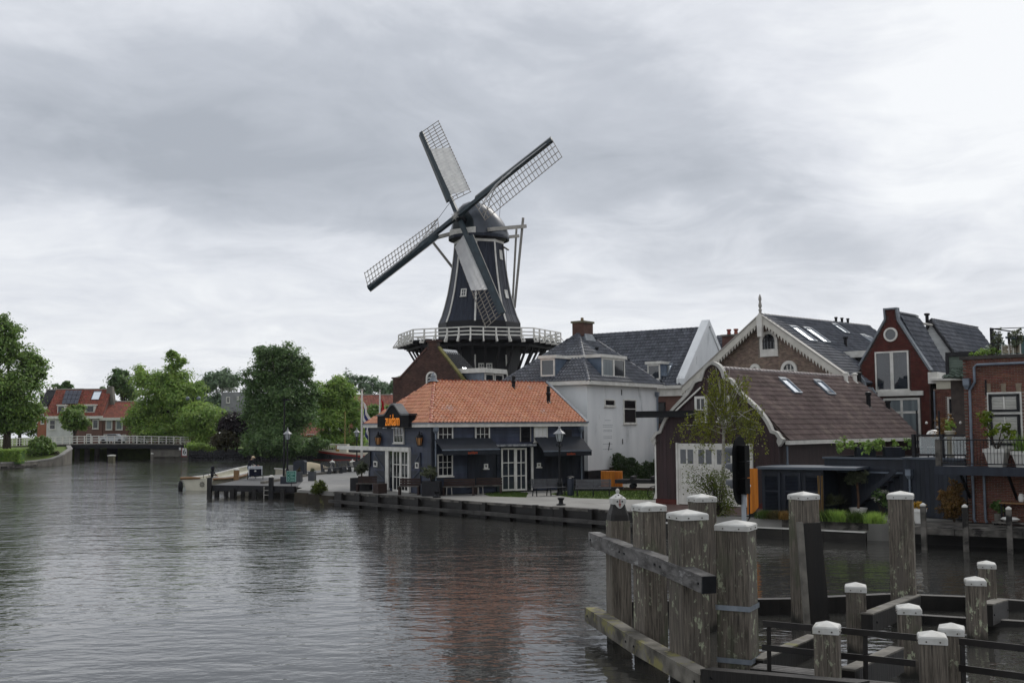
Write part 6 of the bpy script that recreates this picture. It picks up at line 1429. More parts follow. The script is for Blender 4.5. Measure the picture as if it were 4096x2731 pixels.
# basalt bank wall: single stones
bw = [(-49.4, 168.5), (-39.5, 166.3), (-30, 164.1), (-18, 162.9)]
st = thing('basalt_wall', 'rough black basalt stone bank wall below the shrubs', 'wall', Vector((bw[0][0], bw[0][1], 0)))
o = Vector((bw[0][0], bw[0][1], 0)); b = MB()
for (x0, y0), (x1, y1) in zip(bw[:-1], bw[1:]): b.beam(Vector((x0, y0 + .3, .5)) - o, Vector((x1, y1 + .3, .5)) - o, .5, 2.1)
core = b.obj('wall_core', BASALT, st); ico = bmesh.new(); bmesh.ops.create_icosphere(ico, subdivisions=1, radius=.5); sm = bpy.data.meshes.new('stone'); ico.to_mesh(sm); ico.free(); sm.materials.append(BASALT); ms = []
for (x0, y0), (x1, y1) in zip(bw[:-1], bw[1:]):
    L = math.hypot(x1 - x0, y1 - y0)
    for i in range(int(L / .42)):
        for j in range(5):
            u = (i + RND.random() * .5 + .25 * (j % 2)) * .42 / L; s = RND.uniform(.8, 1.15)
            ms.append(Matrix.Translation((x0 + (x1 - x0) * u - o.x, y0 + (y1 - y0) * u + .1 * j - o.y - .05, .1 + j * .36)) @ Matrix.Rotation(RND.random() * 6, 4, Vector((.3, .5, .8)).normalized()) @ Matrix.Diagonal((s * .52, s * .42, s * .46, 1)))
pieces(core, 'stone', sm, ms, 300)
# ------------------------------------------------------------------ quay edge, pier, garden edge
WALING = M('waling_wood', '#4a4845', '#2a2826', 1.5, rough=.6, bump=.3)
def quay_edge(name, label, P, Qp, posts, zt=G, seed=1):
    P = Vector((P[0], P[1], 0)); Qp = Vector((Qp[0], Qp[1], 0)); m = frame(P.x, P.y, 0, Qp.x - P.x, Qp.y - P.y); L = (Qp - P).length
    t = thing(name, label, 'quay edge', m); n = max(1, round(L / 2.6)); rr = random.Random(seed)
    for i in range(n):
        x0, x1 = L * i / n, L * (i + 1) / n - .02
        MB().box(x0, -.16 - rr.random() * .02, zt - .13, x1, .2, zt + rr.uniform(-.012, .012)).obj('kerb_timber', QWOOD, t)
        MB().box(x0, -.52, .27, x1, -.28, .44 + rr.uniform(-.012, .012)).obj('waling', WALING, t)
        MB().box(x0, -.1, -.4, x1, -.02, zt - .13).obj('sheet_pile', QDARK, t)
    for i in range(posts):
        x = L * (i + .5) / posts; MB().box(x - .12, -.3, -.6, x + .12, -.1, zt - .02 + rr.uniform(-.04, .06)).obj('quay_post', QDARK, t)
    return t
quay_edge('quay_edge', 'weathered timber quay edge with dark walings along the restaurant terrace', Q0, Q1, 13)
m_ = frame(-13.35, 68.1, 0, Q0.x + 13.35, Q0.y - 68.1); t = thing('bank_boards', 'low mossy boards holding the bank between pier and quay', 'retaining boards', m_)
for i in range(3): MB().box(i * 1.2, -.12, -.4, i * 1.2 + 1.18, -.01, .74 - i * .05).obj('board', M('bank_board', '#3a3328', '#2a251d', 2, rough=.8, c='#5a5a30', cs=1.5, cth=.58) if i == 0 else MATS['bank_board'], t)
# garden retaining edge with white-topped low wall
E0, E1 = (Q1.x + .05, Q1.y), (13.75, 42.9); em = frame(E0[0], E0[1], 0, E1[0] - E0[0], E1[1] - E0[1]); EL_ = math.hypot(E1[0] - E0[0], E1[1] - E0[1])
t = thing('garden_quay_edge', 'low dark quay wall with white edge strip below the garden planting', 'quay edge', em); n = 6
for i in range(n):
    x0, x1 = EL_ * i / n, EL_ * (i + 1) / n - .015; MB().box(x0, -.5, -.5, x1, -.3, .5).obj('lower_board', M('mossy_board', '#2c2a25', '#1d1b18', 2, rough=.7, c='#5c6350', cs=1.3, cth=.63) if 'mossy_board' not in MATS else MATS['mossy_board'], t)
    MB().box(x0, -.54, .5, x1, -.28, .545).obj('white_strip', WHITE, t); MB().box(x0, -.22, .56, x1, -.1, .95).obj('upper_board', QWOOD, t)
# pier
pm = Matrix.Translation((PA.x, PA.y, 0)); pier = thing('wooden_pier', 'low timber pier with asphalt deck and heavy edge beams', 'pier', pm); o = Vector((PA.x, PA.y, 0))
dk_ = [(PA.x, PA.y), (PB.x, PB.y), (-13.6, 80.5), (-20.35, 86)]; MB().slab([(x - o.x, y - o.y) for x, y in dk_], G - .14, G + .0).obj('deck', ASPH, pier)
d = (PB - PA); d.z = 0; dn = d.normalized(); nv = Vector((dn.y, -dn.x, 0))
for k in range(3):
    a = d * (k / 3); c = d * ((k + 1) / 3) - dn * .02
    MB().beam(a + nv * .12 + Vector((0, 0, G - .17)), c + nv * .12 + Vector((0, 0, G - .17)), .22, .4).obj('edge_beam', BLACKW, pier)
for px, h, cap_ in ((838, 1.42, 0), (937, .7, 0), (1030, .7, 0), (1101, 1.48, 1), (1150, .75, 0)):
    q = gz(px, 1942, G); q = Vector((q.x, PA.y + (q.x - PA.x) * d.y / d.x, 0)) - o + nv * .28
    MB().box(q.x - .14, q.y - .14, -.5, q.x + .14, q.y + .14, h).obj('pier_post', QDARK if not cap_ else BLACKW, pier)
    if cap_: MB().lathe([(.19, h), (.19, h + .08), (.06, h + .16)], 4, (q.x, q.y, 0), rot=.785).obj('post_cap', WHITE, pier)
for i in range(5): q = Vector((PA.x - .05 - .04 * i, 75.5 + i * 2.6, 0)) - o; MB().box(q.x - .13, q.y - .13, -.5, q.x + .13, q.y + .13, .75).obj('pier_post', QDARK, pier)
q = gz(946, 1919, G); MB().box(q.x - o.x - .17, q.y - o.y - .17, G, q.x - o.x + .17, q.y - o.y + .17, G + .72).obj('mooring_post', WOODV, pier); MB().lathe([(.25, G + .72), (.25, G + .8), (.05, G + .88)], 4, (q.x - o.x, q.y - o.y, 0), rot=.785).obj('post_cap', WHITE, pier)
q = gz(1083, 1943, G); q = Vector((q.x, PA.y + (q.x - PA.x) * d.y / d.x, 0)) - o + nv * .42; lad = MB()
for s in (-.2, .2): lad.beam(q + dn * s + Vector((0, 0, -.3)), q + dn * s + Vector((0, 0, G)), .05, .05)
for z in (.05, .35, .65): lad.beam(q - dn * .2 + Vector((0, 0, z)), q + dn * .2 + Vector((0, 0, z)), .04, .04)
lad.obj('ladder', GREYW, pier)
# kerbs dividing the pier from the paved ramp
k0, k1 = gz(1050, 1934), gz(1232, 1902); k2 = gz(1395, 1884)
for i, (a, c) in enumerate(((k0, k1), (k1, k2))):
    m = frame(a.x, a.y, G, c.x - a.x, c.y - a.y); L = (c - a).length; o2 = MB().box(0, -.15, 0, L, .15, .16).obj('kerb', CONC); o2.matrix_world = m; structure(o2)
g2 = gz(1190, 1948); b = MB().slab([(g2.x, g2.y), (-10.5, 66.2), (-9.5, 66.2), (-9.8, 77), (k1.x, k1.y - .4)], G, G + .004); structure(b.obj('paved_ramp', M('ramp_paving', '#8a8884', '#7c7a76', .9, rough=.6, bump=.1, bscale=20)))
# lawns and paving patches
def patch(name, pts, z, mat): return structure(MB().slab([(p.x, p.y) for p in [gz(*q) for q in pts]], z - .02, z).obj(name, mat))
patch('lawn', [(2295, 1990), (2470, 1996), (2612, 1998), (2622, 1958), (2470, 1948), (2330, 1956), (2200, 1975)], G + .006, GRASSG)
patch('lawn', [(1960, 1984), (2105, 1988), (2112, 1972), (2040, 1966), (1935, 1976)], G + .006, GRASSG)
bp = MB().slab([(6.95, 53.5), (12.05, 49.0), (9.2, 46.0), (5.2, 49.6)], G - .02, G + .004).obj('brick_forecourt', BRICKP); structure(bp)
def grass(name, n, fn, h, mat=GRB, seed=1, w=.012):
    rng = np.random.default_rng(seed); P = fn(rng, n); a = rng.uniform(0, 6.28, n); s = rng.uniform(.5, 1.2, n) * h; ln = rng.normal(0, .35, (n, 2)) * s[:, None]
    dx = np.c_[np.cos(a), np.sin(a), np.zeros(n)] * w; up = np.c_[ln, s]
    V = np.stack([P - dx, P + dx, P + up * .6 + dx * .6 - np.c_[np.zeros((n, 2)), s * .0], P + up], 1).reshape(-1, 3)
    me = rawmesh(name, V, np.arange(4 * n), np.full(n, 4)); me.materials.append(mat); return me
def lawnpts(pts):
    Q = [gz(*q) for q in pts]; pl = [(q.x, q.y) for q in Q]; xs_ = [p[0] for p in pl]; ys_ = [p[1] for p in pl]
    def fn(rng, n):
        out = []
        while len(out) < n:
            x, y = rng.uniform(min(xs_), max(xs_)), rng.uniform(min(ys_), max(ys_))
            if inside(pl, x, y): out.append((x, y, G))
        return np.array(out)
    return fn
for i, pts in enumerate(([(2295, 1990), (2470, 1996), (2612, 1998), (2622, 1958), (2470, 1948), (2330, 1956), (2200, 1975)], [(1960, 1984), (2105, 1988), (2112, 1972), (2040, 1966), (1935, 1976)])):
    o_g = link('grass', grass('grass', 6000 if i == 0 else 2500, lawnpts(pts), .09, seed=i, w=.02)); o_g["kind"] = "stuff"

# ------------------------------------------------------------------ boats
def boat(name, label, M_, L, st, hullmat, deckmat, stripes=None, cat='boat', fill=.35):
    """st: (t along, half beam, sheer z, keel half beam, bottom z)"""
    t = thing(name, label, cat, M_); b = MB(); k = 6
    for (u, hb, sz, kb, bz) in st:
        for s in (1, -1):
            for j in range(k):
                f = j / (k - 1); y = kb + (hb - kb) * (f ** .55); z = bz + (sz - bz) * f; b.v.append(Vector((u * L, s * y, z)))
    n = len(st)
    for i in range(n - 1):
        for s in (0, 1):
            for j in range(k - 1):
                a = i * 2 * k + s * k + j; c = a + 2 * k; b.f.append((a, a + 1, c + 1, c))
    b.f.append(tuple(list(range(k)) + list(range(2 * k - 1, k - 1, -1)))); b.obj('hull', hullmat, t, True)
    r = MB()
    for s in (1, -1):
        P = [(u * L, s * hb, sz + .02) for u, hb, sz, _, _ in st]
        for p, q in zip(P[:-1], P[1:]): r.beam(p, q, .12, .1)
    r.obj('gunwale', WHITE2, t)
    dkm = MB(); P = [(u * L, hb * .96, sz - fill) for u, hb, sz, _, _ in st]
    dkm.v = [Vector(p) for p in P] + [Vector((p[0], -p[1], p[2])) for p in P]
    for i in range(n - 1): dkm.f.append((i, i + 1, n + i + 1, n + i))
    dkm.obj('deck', deckmat, t); return t
sA, sB = Vector((-23.55, 82.8, 0)), Vector((-21.5, 91.6, 0)); m = frame(sA.x, sA.y, 0, sB.x - sA.x, sB.y - sA.y)
b1 = boat('open_boat', 'large cream open boat moored alongside the pier with ship wheel emblem', m, 9.0, [(0, 1.25, 1.0, .7, -.2), (.15, 1.32, .98, .7, -.25), (.4, 1.35, 1.02, .7, -.25), (.65, 1.25, 1.18, .5, -.25), (.85, .85, 1.42, .2, -.2), (.96, .35, 1.58, .05, -.1), (1, .05, 1.64, .02, 0)], CREAM, CREAM, fill=.28)
r = MB()
P = [(-.05, -1.3, .95), (1.5, -1.42, .9), (4, -1.45, .94), (6, -1.32, 1.1)]; r.tube(P, .09, 8); r.obj('rope_fender', WOODV, b1, True); MB().tube([(-.05, 1.4, 1.0), (-.06, .5, 1.02), (-.05, -.2, 1.02)], [.1, .11, .06], 8).obj('rope_fender', WOODV, b1, True)
w = MB(); c = Vector((-.03, -.35, .55))
for i in range(8):
    a = i * math.pi / 4; d_ = Vector((0, math.cos(a), math.sin(a))); w.beam(c + d_ * .05, c + d_ * .24, .02, .02)
for i in range(16):
    a, a2 = i * math.pi / 8, (i + 1) * math.pi / 8; w.beam(c + Vector((0, math.cos(a), math.sin(a))) * .16, c + Vector((0, math.cos(a2), math.sin(a2))) * .16, .015, .02)
w.obj('wheel_emblem', M('emblem_grey', '#4a4a48'), b1)
MB().lathe([(.06, -.2), (.16, -.1), (.19, .25), (.14, .55), (.06, .65)], 10, (-.15, 1.35, .15)).obj('fender', BLACKM, b1, True)
MB().tube([(.6, -.35, .75), (.6, -.35, 1.05)], .03, 6).obj('tiller_post', BLACKM, b1); w = MB()
for i in range(12): a, a2 = i * math.pi / 6, (i + 1) * math.pi / 6; w.beam((.6, -.35 + .25 * math.cos(a), 1.1 + .25 * math.sin(a)), (.6, -.35 + .25 * math.cos(a2), 1.1 + .25 * math.sin(a2)), .03, .03)
w.obj('steering_wheel', BLACKM, b1)
for x in (2.2, 5.2): MB().box(x, -1.15, .72, x + .3, 1.15, .8).obj('thwart', CREAM, b1)
MB().lathe([(.14, 0), (.14, .2), (.1, .24)], 10, (.7, .3, .75)).obj('cushion', WHITE2, b1)
sA, sB = Vector((-17.3, 101.8, 0)), Vector((-20.6, 96.2, 0)); m = frame(sA.x, sA.y, 0, sB.x - sA.x, sB.y - sA.y)
b2 = boat('covered_launch', 'cream launch with domed canvas cover moored behind the dark cabinet', m, 6.6, [(0, .8, .85, .5, -.2), (.2, 1.05, .82, .5, -.2), (.5, 1.1, .85, .5, -.2), (.75, .85, 1.0, .3, -.2), (.93, .35, 1.15, .05, -.1), (1, .04, 1.2, .02, 0)], CREAM, CREAM, fill=.1)
v = []; f = []
for i in range(9):
    u = i / 8; x = .3 + u * 4.4; h = .95 * math.sin(math.pi * (.08 + .84 * u)) ** .6
    for j in range(9): a = math.pi * j / 8; v.append((x, .98 * math.cos(a), .85 + h * math.sin(a) * .85))
for i in range(8):
    for j in range(8): a = i * 9 + j; f.append((a, a + 1, a + 10, a + 9))
MB().add(v, f).obj('canvas_cover', M('canvas', '#b7ab92', '#a89c84', 1.5, rough=.9), b2, True)
p0, p1 = gz(1268, 1838, 0), gz(1545, 1843, 0); m = frame(p0.x, 163.5, 0, 1, -.06)
b3 = thing('motor_barge', 'black and red motor barge with cream deckhouse and ochre door', 'barge', m); BLn = (1545 - 1268) * 163 / F
def side(z0f, z1f, mat, nm, hbf=1.5, out=0.):
    b = MB(); N_ = 14
    for i in range(N_ + 1):
        u = i / N_; x = u * BLn - .25 * (1 - u) * 0; hb = (hbf + out) * min(1, (math.sin(min(1, u * 2.6) * math.pi / 2)) ** .8 + .02)
        for s in (-1, 1): b.v += [Vector((x - .45 * (1 - min(1, u * 4)) * z0f(u) / 1.7, s * hb, z0f(u))), Vector((x - .45 * (1 - min(1, u * 4)) * z1f(u) / 1.7, s * hb, z1f(u)))]
    for i in range(N_):
        a = 4 * i; c = a + 4; b.f += [(a, a + 1, c + 1, c), (a + 2, c + 2, c + 3, a + 3), (a + 1, a + 3, c + 3, c + 1)]
    return b.obj(nm, mat, b3, True)
sheer = lambda u: 1.72 - 1.05 * min(1, u * 1.35) ** .7 + .06 * u
side(lambda u: -.3, lambda u: .16, REDP, 'boot_top', out=.01); side(lambda u: .1, lambda u: sheer(u) - .22, NAVYH, 'hull'); side(lambda u: sheer(u) - .3, lambda u: sheer(u), REDP, 'red_strake', out=.03)
side(lambda u: sheer(u) - .02, lambda u: sheer(u) + .22, CREAM, 'deck_coaming', hbf=1.2)
k = 163 / F; X = lambda px: (px - 1268) * k
MB().box(X(1325), -.9, .7, X(1365), .9, 1.55).obj('fore_cabin', CREAM, b3); dh = MB().box(X(1362), -.95, .6, X(1408), .95, 2.25).obj('wheelhouse', CREAM, b3)
MB().box(X(1322), -1.0, 2.25, X(1409), 1.0, 2.34).obj('wheelhouse_roof', WHITE, dh); MB().box(X(1364), -.99, .75, X(1378), -.955, 2.2).obj('door', OCHRE, dh); MB().box(X(1367), -1.0, 1.65, X(1375), -.992, 2.05).obj('door_window', GLASSL, dh); MB().box(X(1382), -.97, 1.55, X(1404), -.955, 2.18).obj('window', GLASSL, dh)
for px in (1326, 1334, 1343): MB().box(X(px), -.9, 1.55, X(px) + .06, -.8, 2.25).obj('window_post', CREAM, b3)
MB().beam((X(1358), -.9, 1.5), (X(1351), -.9, 2.25), .08, .08).obj('window_post', CREAM, b3); MB().box(X(1405), -.9, .55, X(1500), .9, 1.1).obj('aft_cabin', CREAM, b3)
text('name_lettering', 'ADRIANA', Matrix.Translation((.55, -1.0, 1.45)), .22, PLAST, b3, .01) if False else MB().box(.05, -.62, 1.38, .75, -.6, 1.5).obj('name_board', PLAST, b3)
for px, nm in ((1302, 'vent_cowl'), (1290, 'vent_cowl')): MB().lathe([(.08, 1.2), (.1, 1.55), (.16, 1.65), (.05, 1.8)], 8, (X(px), 0, 0)).obj(nm, WHITE2, b3, True)
MB().lathe([(.12, .45), (.12, .85)], 8, (X(1337), -1.55, 0)).obj('fender', BLACKM, b3); MB().tube([(-.4, 0, 1.75), (-3, -1.5, 1.35), (-7, -3.5, 1.0)], .03, 5).obj('mooring_rope', GREYW, b3); MB().tube([(X(1395), 0, 2.3), (X(1395), 0, 7.2)], .05, 6).obj('mast', M('mast', '#a9915e'), b3)

# ------------------------------------------------------------------ people
def person(name, label, M_, joints, bones, mats):
    """one skinned body; mats(center)->index of (skin, top, legs, shoes)"""
    me = bpy.data.meshes.new(name); ks = list(joints); me.from_pydata([joints[k][0] for k in ks], [(ks.index(a), ks.index(c)) for a, c in bones], [])
    o = bpy.data.objects.new(name, me); SC.collection.objects.link(o); sk = o.modifiers.new('skin', 'SKIN'); sk.use_smooth_shade = True
    for i, kk in enumerate(ks):
        r = joints[kk][1]; d = me.skin_vertices[0].data[i]; d.radius = (r, r) if not isinstance(r, tuple) else r; d.use_root = (i == 0)
    ss = o.modifiers.new('sub', 'SUBSURF'); ss.levels = 1; ss.render_levels = 1
    dg = bpy.context.evaluated_depsgraph_get(); m2 = bpy.data.meshes.new_from_object(o.evaluated_get(dg)); bpy.data.objects.remove(o)
    m2.materials.clear()
    for mm in (SKIN, JACKET, DENIM, PLAST): m2.materials.append(mm)
    for p in m2.polygons: p.material_index = mats(p.center); p.use_smooth = True
    t = thing(name, label, 'person', M_); link('body', m2, t); return t
def body(hip, lean, knees, feet, hands, head, ks=1.):
    hp_ = Vector(hip); ch = hp_ + Vector(lean) * .33; nk = hp_ + Vector(lean) * .52; hd = Vector(head)
    J = {'hip': (hp_, (.16, .12)), 'waist': (hp_ + Vector(lean) * .15, (.145, .11)), 'chest': (ch, (.17, .12)), 'sh': (hp_ + Vector(lean) * .46, (.12, .09)), 'neck': (nk, .055), 'head': (nk.lerp(hd, .55), (.085, .09)), 'crown': (hd, (.085, .095))}
    Bn = [('hip', 'waist'), ('waist', 'chest'), ('chest', 'sh'), ('sh', 'neck'), ('neck', 'head'), ('head', 'crown')]
    for i, s in enumerate(('l', 'r')):
        kn, ft, hn = Vector(knees[i]), Vector(feet[i]), Vector(hands[i]); sd = 1 if i == 0 else -1
        side = Vector((0, 1, 0)) * sd
        J['th' + s] = (hp_ + side * .1 - Vector((0, 0, .05)), .095); J['kn' + s] = (kn, .065); J['an' + s] = (ft + Vector((0, 0, .08)), .045); J['to' + s] = (ft + Vector((.16, 0, .03)), .04)
        s0 = hp_ + Vector(lean) * .44 + side * .19; el = s0.lerp(hn, .5) + Vector((-.04, sd * .05, -.06)); J['sh' + s] = (s0, .06); J['el' + s] = (el, .045); J['wr' + s] = (hn, .03)
        dr = (hn - el).normalized(); pm_ = hn + dr * .06; J['pm' + s] = (pm_, (.035, .02)); Bn += [('hip', 'th' + s), ('th' + s, 'kn' + s), ('kn' + s, 'an' + s), ('an' + s, 'to' + s), ('sh', 'sh' + s), ('sh' + s, 'el' + s), ('el' + s, 'wr' + s), ('wr' + s, 'pm' + s)]
        for q in range(4):
            off = Vector((0, (q - 1.5) * .02, 0)); a = 'f%d%s' % (q, s); J[a] = (pm_ + dr * .045 + off, .009); J[a + 'b'] = (pm_ + dr * (.075 + .008 * (q in (1, 2))) + off + Vector((0, 0, -.02)), .008); Bn += [('pm' + s, a), (a, a + 'b')]
        J['t' + s] = (hn + dr * .05 + Vector((.02, -sd * .045, .01)), .01); Bn.append(('wr' + s, 't' + s))
    return J, Bn
def face(t, hd, hair, hood=False, cap=None):
    h = Vector(hd); d = Vector((.09, 0, .0))
    for s in (-1, 1): MB().lathe([(0, -.012), (.012, 0), (0, .012)], 6, h + Vector((.088, s * .032, -.015))).obj('eye', BLACKM, t)
    MB().beam(h + Vector((.085, 0, -.02)), h + Vector((.11, 0, -.06)), .02, .02).obj('nose', SKIN, t); MB().beam(h + Vector((.085, -.025, -.085)), h + Vector((.085, .025, -.085)), .01, .01).obj('mouth', M('lips', '#7d4a40') if 'lips' not in MATS else MATS['lips'], t)
    for s in (-1, 1): MB().lathe([(.005, -.03), (.018, 0), (.005, .03)], 6, h + Vector((0, s * .095, -.02))).obj('ear', SKIN, t)
    if cap: 
        MB().lathe([(.115, .01), (.118, .06), (.09, .12), (.03, .145)], 12, h).obj('cap_crown', cap, t, True); MB().beam(h + Vector((.08, 0, .03)), h + Vector((.2, 0, .005)), .15, .015).obj('cap_peak', cap, t)
        MB().lathe([(.1, -.1), (.108, -.02), (.1, .04)], 12, h + Vector((-.02, 0, 0))).obj('hair', hair, t, True)
    if hood: MB().lathe([(.1, -.2), (.15, -.08), (.15, .05), (.1, .14), (.02, .17)], 12, h + Vector((-.045, 0, 0))).obj('hood', JACKET, t, True)
HAIR = M('grey_hair', '#8d857a', rough=.9)
pb = gz(1000, 1913); m = Matrix.Translation((pb.x - .05, pb.y + .15, G)) @ Matrix.Rotation(-.5, 4, 'Z')
J, Bn = body((-.1, 0, .9), (.42, 0, .92), [(.05, .12, .48), (.08, -.12, .48)], [(-.05, .12, 0), (.0, -.12, 0)], [(.62, .22, .98), (.6, -.2, .98)], (.3, 0, 1.56))
P1_ = person('person', 'person in dark jacket, jeans and cream cap leaning over a cargo bike', m, J, Bn, lambda c: 3 if c.z < .09 else (2 if c.z < .93 and c.x < .35 else (0 if (c.z > 1.42 or c.x > .56) else 1))); face(P1_, (.3, 0, 1.56), HAIR, cap=CAPM)
m = frame(-23.0, 84.6, .62, .95, -.2)
J, Bn = body((0, 0, .35), (.06, 0, 1.0), [(.42, .12, .38), (.42, -.12, .38)], [(.45, .12, -.05), (.45, -.12, -.05)], [(.36, .14, .5), (.36, -.14, .5)], (.1, 0, 1.06))
P2_ = person('person', 'person in dark hooded jacket sitting in the open cream boat', m, J, Bn, lambda c: 3 if c.z < 0 else (0 if (c.z > .93 and c.x > .12) or c.x > .4 and c.z > .42 else (1 if c.z > .42 or c.x < .2 else 2))); face(P2_, (.1, 0, 1.06), HAIR, hood=True)
# cargo bike
pc = gz(1022, 1916); cbm = Matrix.Translation((pc.x, pc.y, G)) @ Matrix.Rotation(math.radians(-78), 4, 'Z'); cb = thing('cargo_bike', 'dark box cargo tricycle with pale tube rails on the pier', 'cargo bike', cbm)
NB_ = M('bike_box', '#161a2a', '#1b2033', 3, rough=.5)
MB().prism([(.15, .25), (.75, .25), (1.0, .85), (.05, .85)], -.44, .44).obj('box', NB_, cb); r = MB()
for z, e in ((.95, .03), (.83, .02)):
    for a, c in (((1.03, -.47, z), (1.03, .47, z)), ((.02, -.47, z), (.02, .47, z)), ((.02, -.47, z), (1.03, -.47, z)), ((.02, .47, z), (1.03, .47, z))): r.beam(a, c, .05, .05)
for y in (-.47, .47):
    for x in (.02, 1.03): r.beam((x, y, .3 if x < .5 else .35), (x, y, .97), .045, .045)
r.obj('tube_rail', M('tube_white', '#c3c7cb', rough=.35), cb)
def wheel(parent, c, r, ax=(0, 1, 0), mat=RUBBER, name='wheel', spk=10):
    c = Vector(c); w = MB(); 
    pts = [c + Vector((math.cos(a) * r, 0, math.sin(a) * r)) for a in [2 * math.pi * i / 24 for i in range(25)]]; w.tube(pts, .022, 6); o = w.obj(name, mat, parent)
    s = MB()
    for i in range(spk): a = 2 * math.pi * i / spk; s.beam(c, c + Vector((math.cos(a) * r, 0, math.sin(a) * r)), .006, .006)
    s.tube([c - Vector((0, .05, 0)), c + Vector((0, .05, 0))], .03, 8); s.obj('spokes', GREYW, o); return o
for y in (-.55, .55): wheel(cb, (.55, y, .28), .26)
wheel(cb, (-.95, 0, .33), .32); fr2 = MB(); fr2.tube([(.1, 0, .35), (-.35, 0, .35), (-.95, 0, .33)], .025, 6); fr2.tube([(-.35, 0, .35), (-.5, 0, .85)], .02, 6); fr2.tube([(.02, 0, .9), (-.25, 0, 1.05), (-.3, .3, 1.05)], .018, 6); fr2.tube([(-.25, 0, 1.05), (-.3, -.3, 1.05)], .018, 6); fr2.obj('frame', BLACKM, cb); MB().box(-.65, -.1, .85, -.4, .1, .92).obj('saddle', BLACKM, cb); MB().lathe([(.06, 0), (.08, .06), (.05, .1)], 8, (1.06, 0, .6)).obj('headlight', WHITE2, cb)

# ------------------------------------------------------------------ street furniture
def lamp_post(label, base, h):
    t = thing('lamp_post', label, 'lamp post', Vector(base), 'classic lamp posts on the quay'); s = h / 3.7
    MB().lathe([(.2, 0), (.2, .12), (.15, .18), (.12, .6), (.14, .66), (.1, .75), (.07, .85), (.055, 2.4), (.05, 2.62), (.11, 2.66), (.06, 2.74), (.05, 2.86), (.09, 2.9)], 12).obj('post', BLACKM, t, True)
    for a in range(4): d = Vector((math.cos(a * 1.57 + .6), math.sin(a * 1.57 + .6), 0)); MB().tube([Vector((0, 0, 2.72)) + d * .05, Vector((0, 0, 2.66)) + d * .2, Vector((0, 0, 2.8)) + d * .22], .018, 5).obj('scroll', BLACKM, t)
    MB().lathe([(.13, 2.92), (.24, 3.34)], 6).obj('lantern_glass', M('lamp_glass', '#9aa0a2', '#aab0b2', 3, rough=.15, spec=.6) if 'lamp_glass' not in MATS else MATS['lamp_glass'], t)
    b = MB()
    for k in range(6): a = k * math.pi / 3; b.beam((.135 * math.cos(a), .135 * math.sin(a), 2.9), (.25 * math.cos(a), .25 * math.sin(a), 3.36), .022, .022)
    b.lathe([(.09, 2.88), (.15, 2.93)], 6); b.obj('lantern_frame', BLACKM, t)
    MB().lathe([(.34, 3.34), (.32, 3.38), (.13, 3.53), (.1, 3.56), (.1, 3.6), (.05, 3.64), (.07, 3.7), (.03, 3.76), (.01, 3.86)], 6).obj('lantern_roof', M('lantern_top', '#8d8f90', rough=.4, spec=.5) if 'lantern_top' not in MATS else MATS['lantern_top'], t)
    return t
for (px, py, lab) in ((2240, 1980, 'black lamp post with lantern between the slatted benches before the restaurant'), (1149, 1917, 'black lamp post with lantern rising from the pier planter'), (1427, 1869, 'black lamp post with lantern near the flag poles')):
    p = gz(px, py); lamp_post(lab, (p.x, p.y, G), 3.7)
p = gz(1135, 1905); t = thing('tall_light_mast', 'tall slim dark light mast beside the pier planter', 'lamp post', Vector((p.x, p.y, G))); z = gy(1140, 1600, p.y).z - G; MB().tube([(0, 0, 0), (0, 0, z)], [.09, .05], 8).obj('mast', BLACKM, t); MB().box(-.1, -.1, z - .05, .45, .1, z + .08).obj('lamp_head', BLACKM, t)
def flag(px, ytop, Y, label, cols, fy):
    p = gy(px, 1800, Y); t = thing('flag_pole', label, 'flag', Vector((p.x, Y, G))); z = gy(px, ytop, Y).z - G
    MB().tube([(0, 0, 0), (0, 0, z)], [.09, .06], 10).obj('pole', WHITE, t); MB().lathe([(.07, z), (.1, z + .05), (.02, z + .12)], 8).obj('finial', GREYW, t)
    n = len(cols); v0 = z - fy
    for k, mt in enumerate(cols):
        v = []; f = []
        for i in range(9):
            for j in range(5):
                u = i / 8; w_ = (k + j / 4) / n; drop = 1.9 * u
                v.append((.08 + .55 * u ** .8 * (1 - .55 * w_) + .05 * math.sin(u * 9 + w_ * 5), .1 * math.sin(u * 11 + w_ * 3), v0 - w_ * 1.5 - drop * (.75 - .2 * w_)))
        for i in range(8):
            for j in range(4): a = i * 5 + j; f.append((a, a + 1, a + 6, a + 5))
        MB().add(v, f).obj('flag_cloth', mt, t, True)
flag(1447, 1562, 72, 'white flag pole with drooping white and blue flag beside the restaurant', [PLAST, BLUEF, PLAST, BLUEF], .7); flag(1519, 1564, 84, 'white flag pole with drooping red flag behind the restaurant', [REDF, REDF], .6)
def bench(px, py, ang, label):
    p = gz(px, py); t = thing('slatted_bench', label, 'bench', Matrix.Translation((p.x, p.y, G)) @ Matrix.Rotation(math.radians(ang), 4, 'Z'), 'slatted benches on the quay lawn'); W_ = .95
    for i in range(5): MB().box(-W_, -.42 + i * .085, .43 + .0 * i, W_, -.355 + i * .085, .46).obj('seat_slat', BENCHW, t)
    for i in range(6): y = .02 + i * .022; z = .5 + i * .075; MB().beam((-W_, y, z), (W_, y, z), .022, .062).obj('back_slat', BENCHW, t)
    for x in (-.85, 0, .85):
        MB().beam((x, -.36, .43), (x, -.44, 0), .04, .05).obj('leg', BLACKM, t); MB().beam((x, .0, .43), (x, .1, 0), .04, .05).obj('leg', BLACKM, t); b = MB(); b.beam((x, -.42, .42), (x, .03, .42), .04, .04); b.beam((x, .01, .42), (x, .16, .92), .04, .04); b.obj('frame', BLACKM, t)
bench(2190, 1981, 24, 'dark slatted bench between the french doors and the lamp post'); bench(2374, 1985, -8, 'dark slatted bench beside the round litter bin on the lawn')
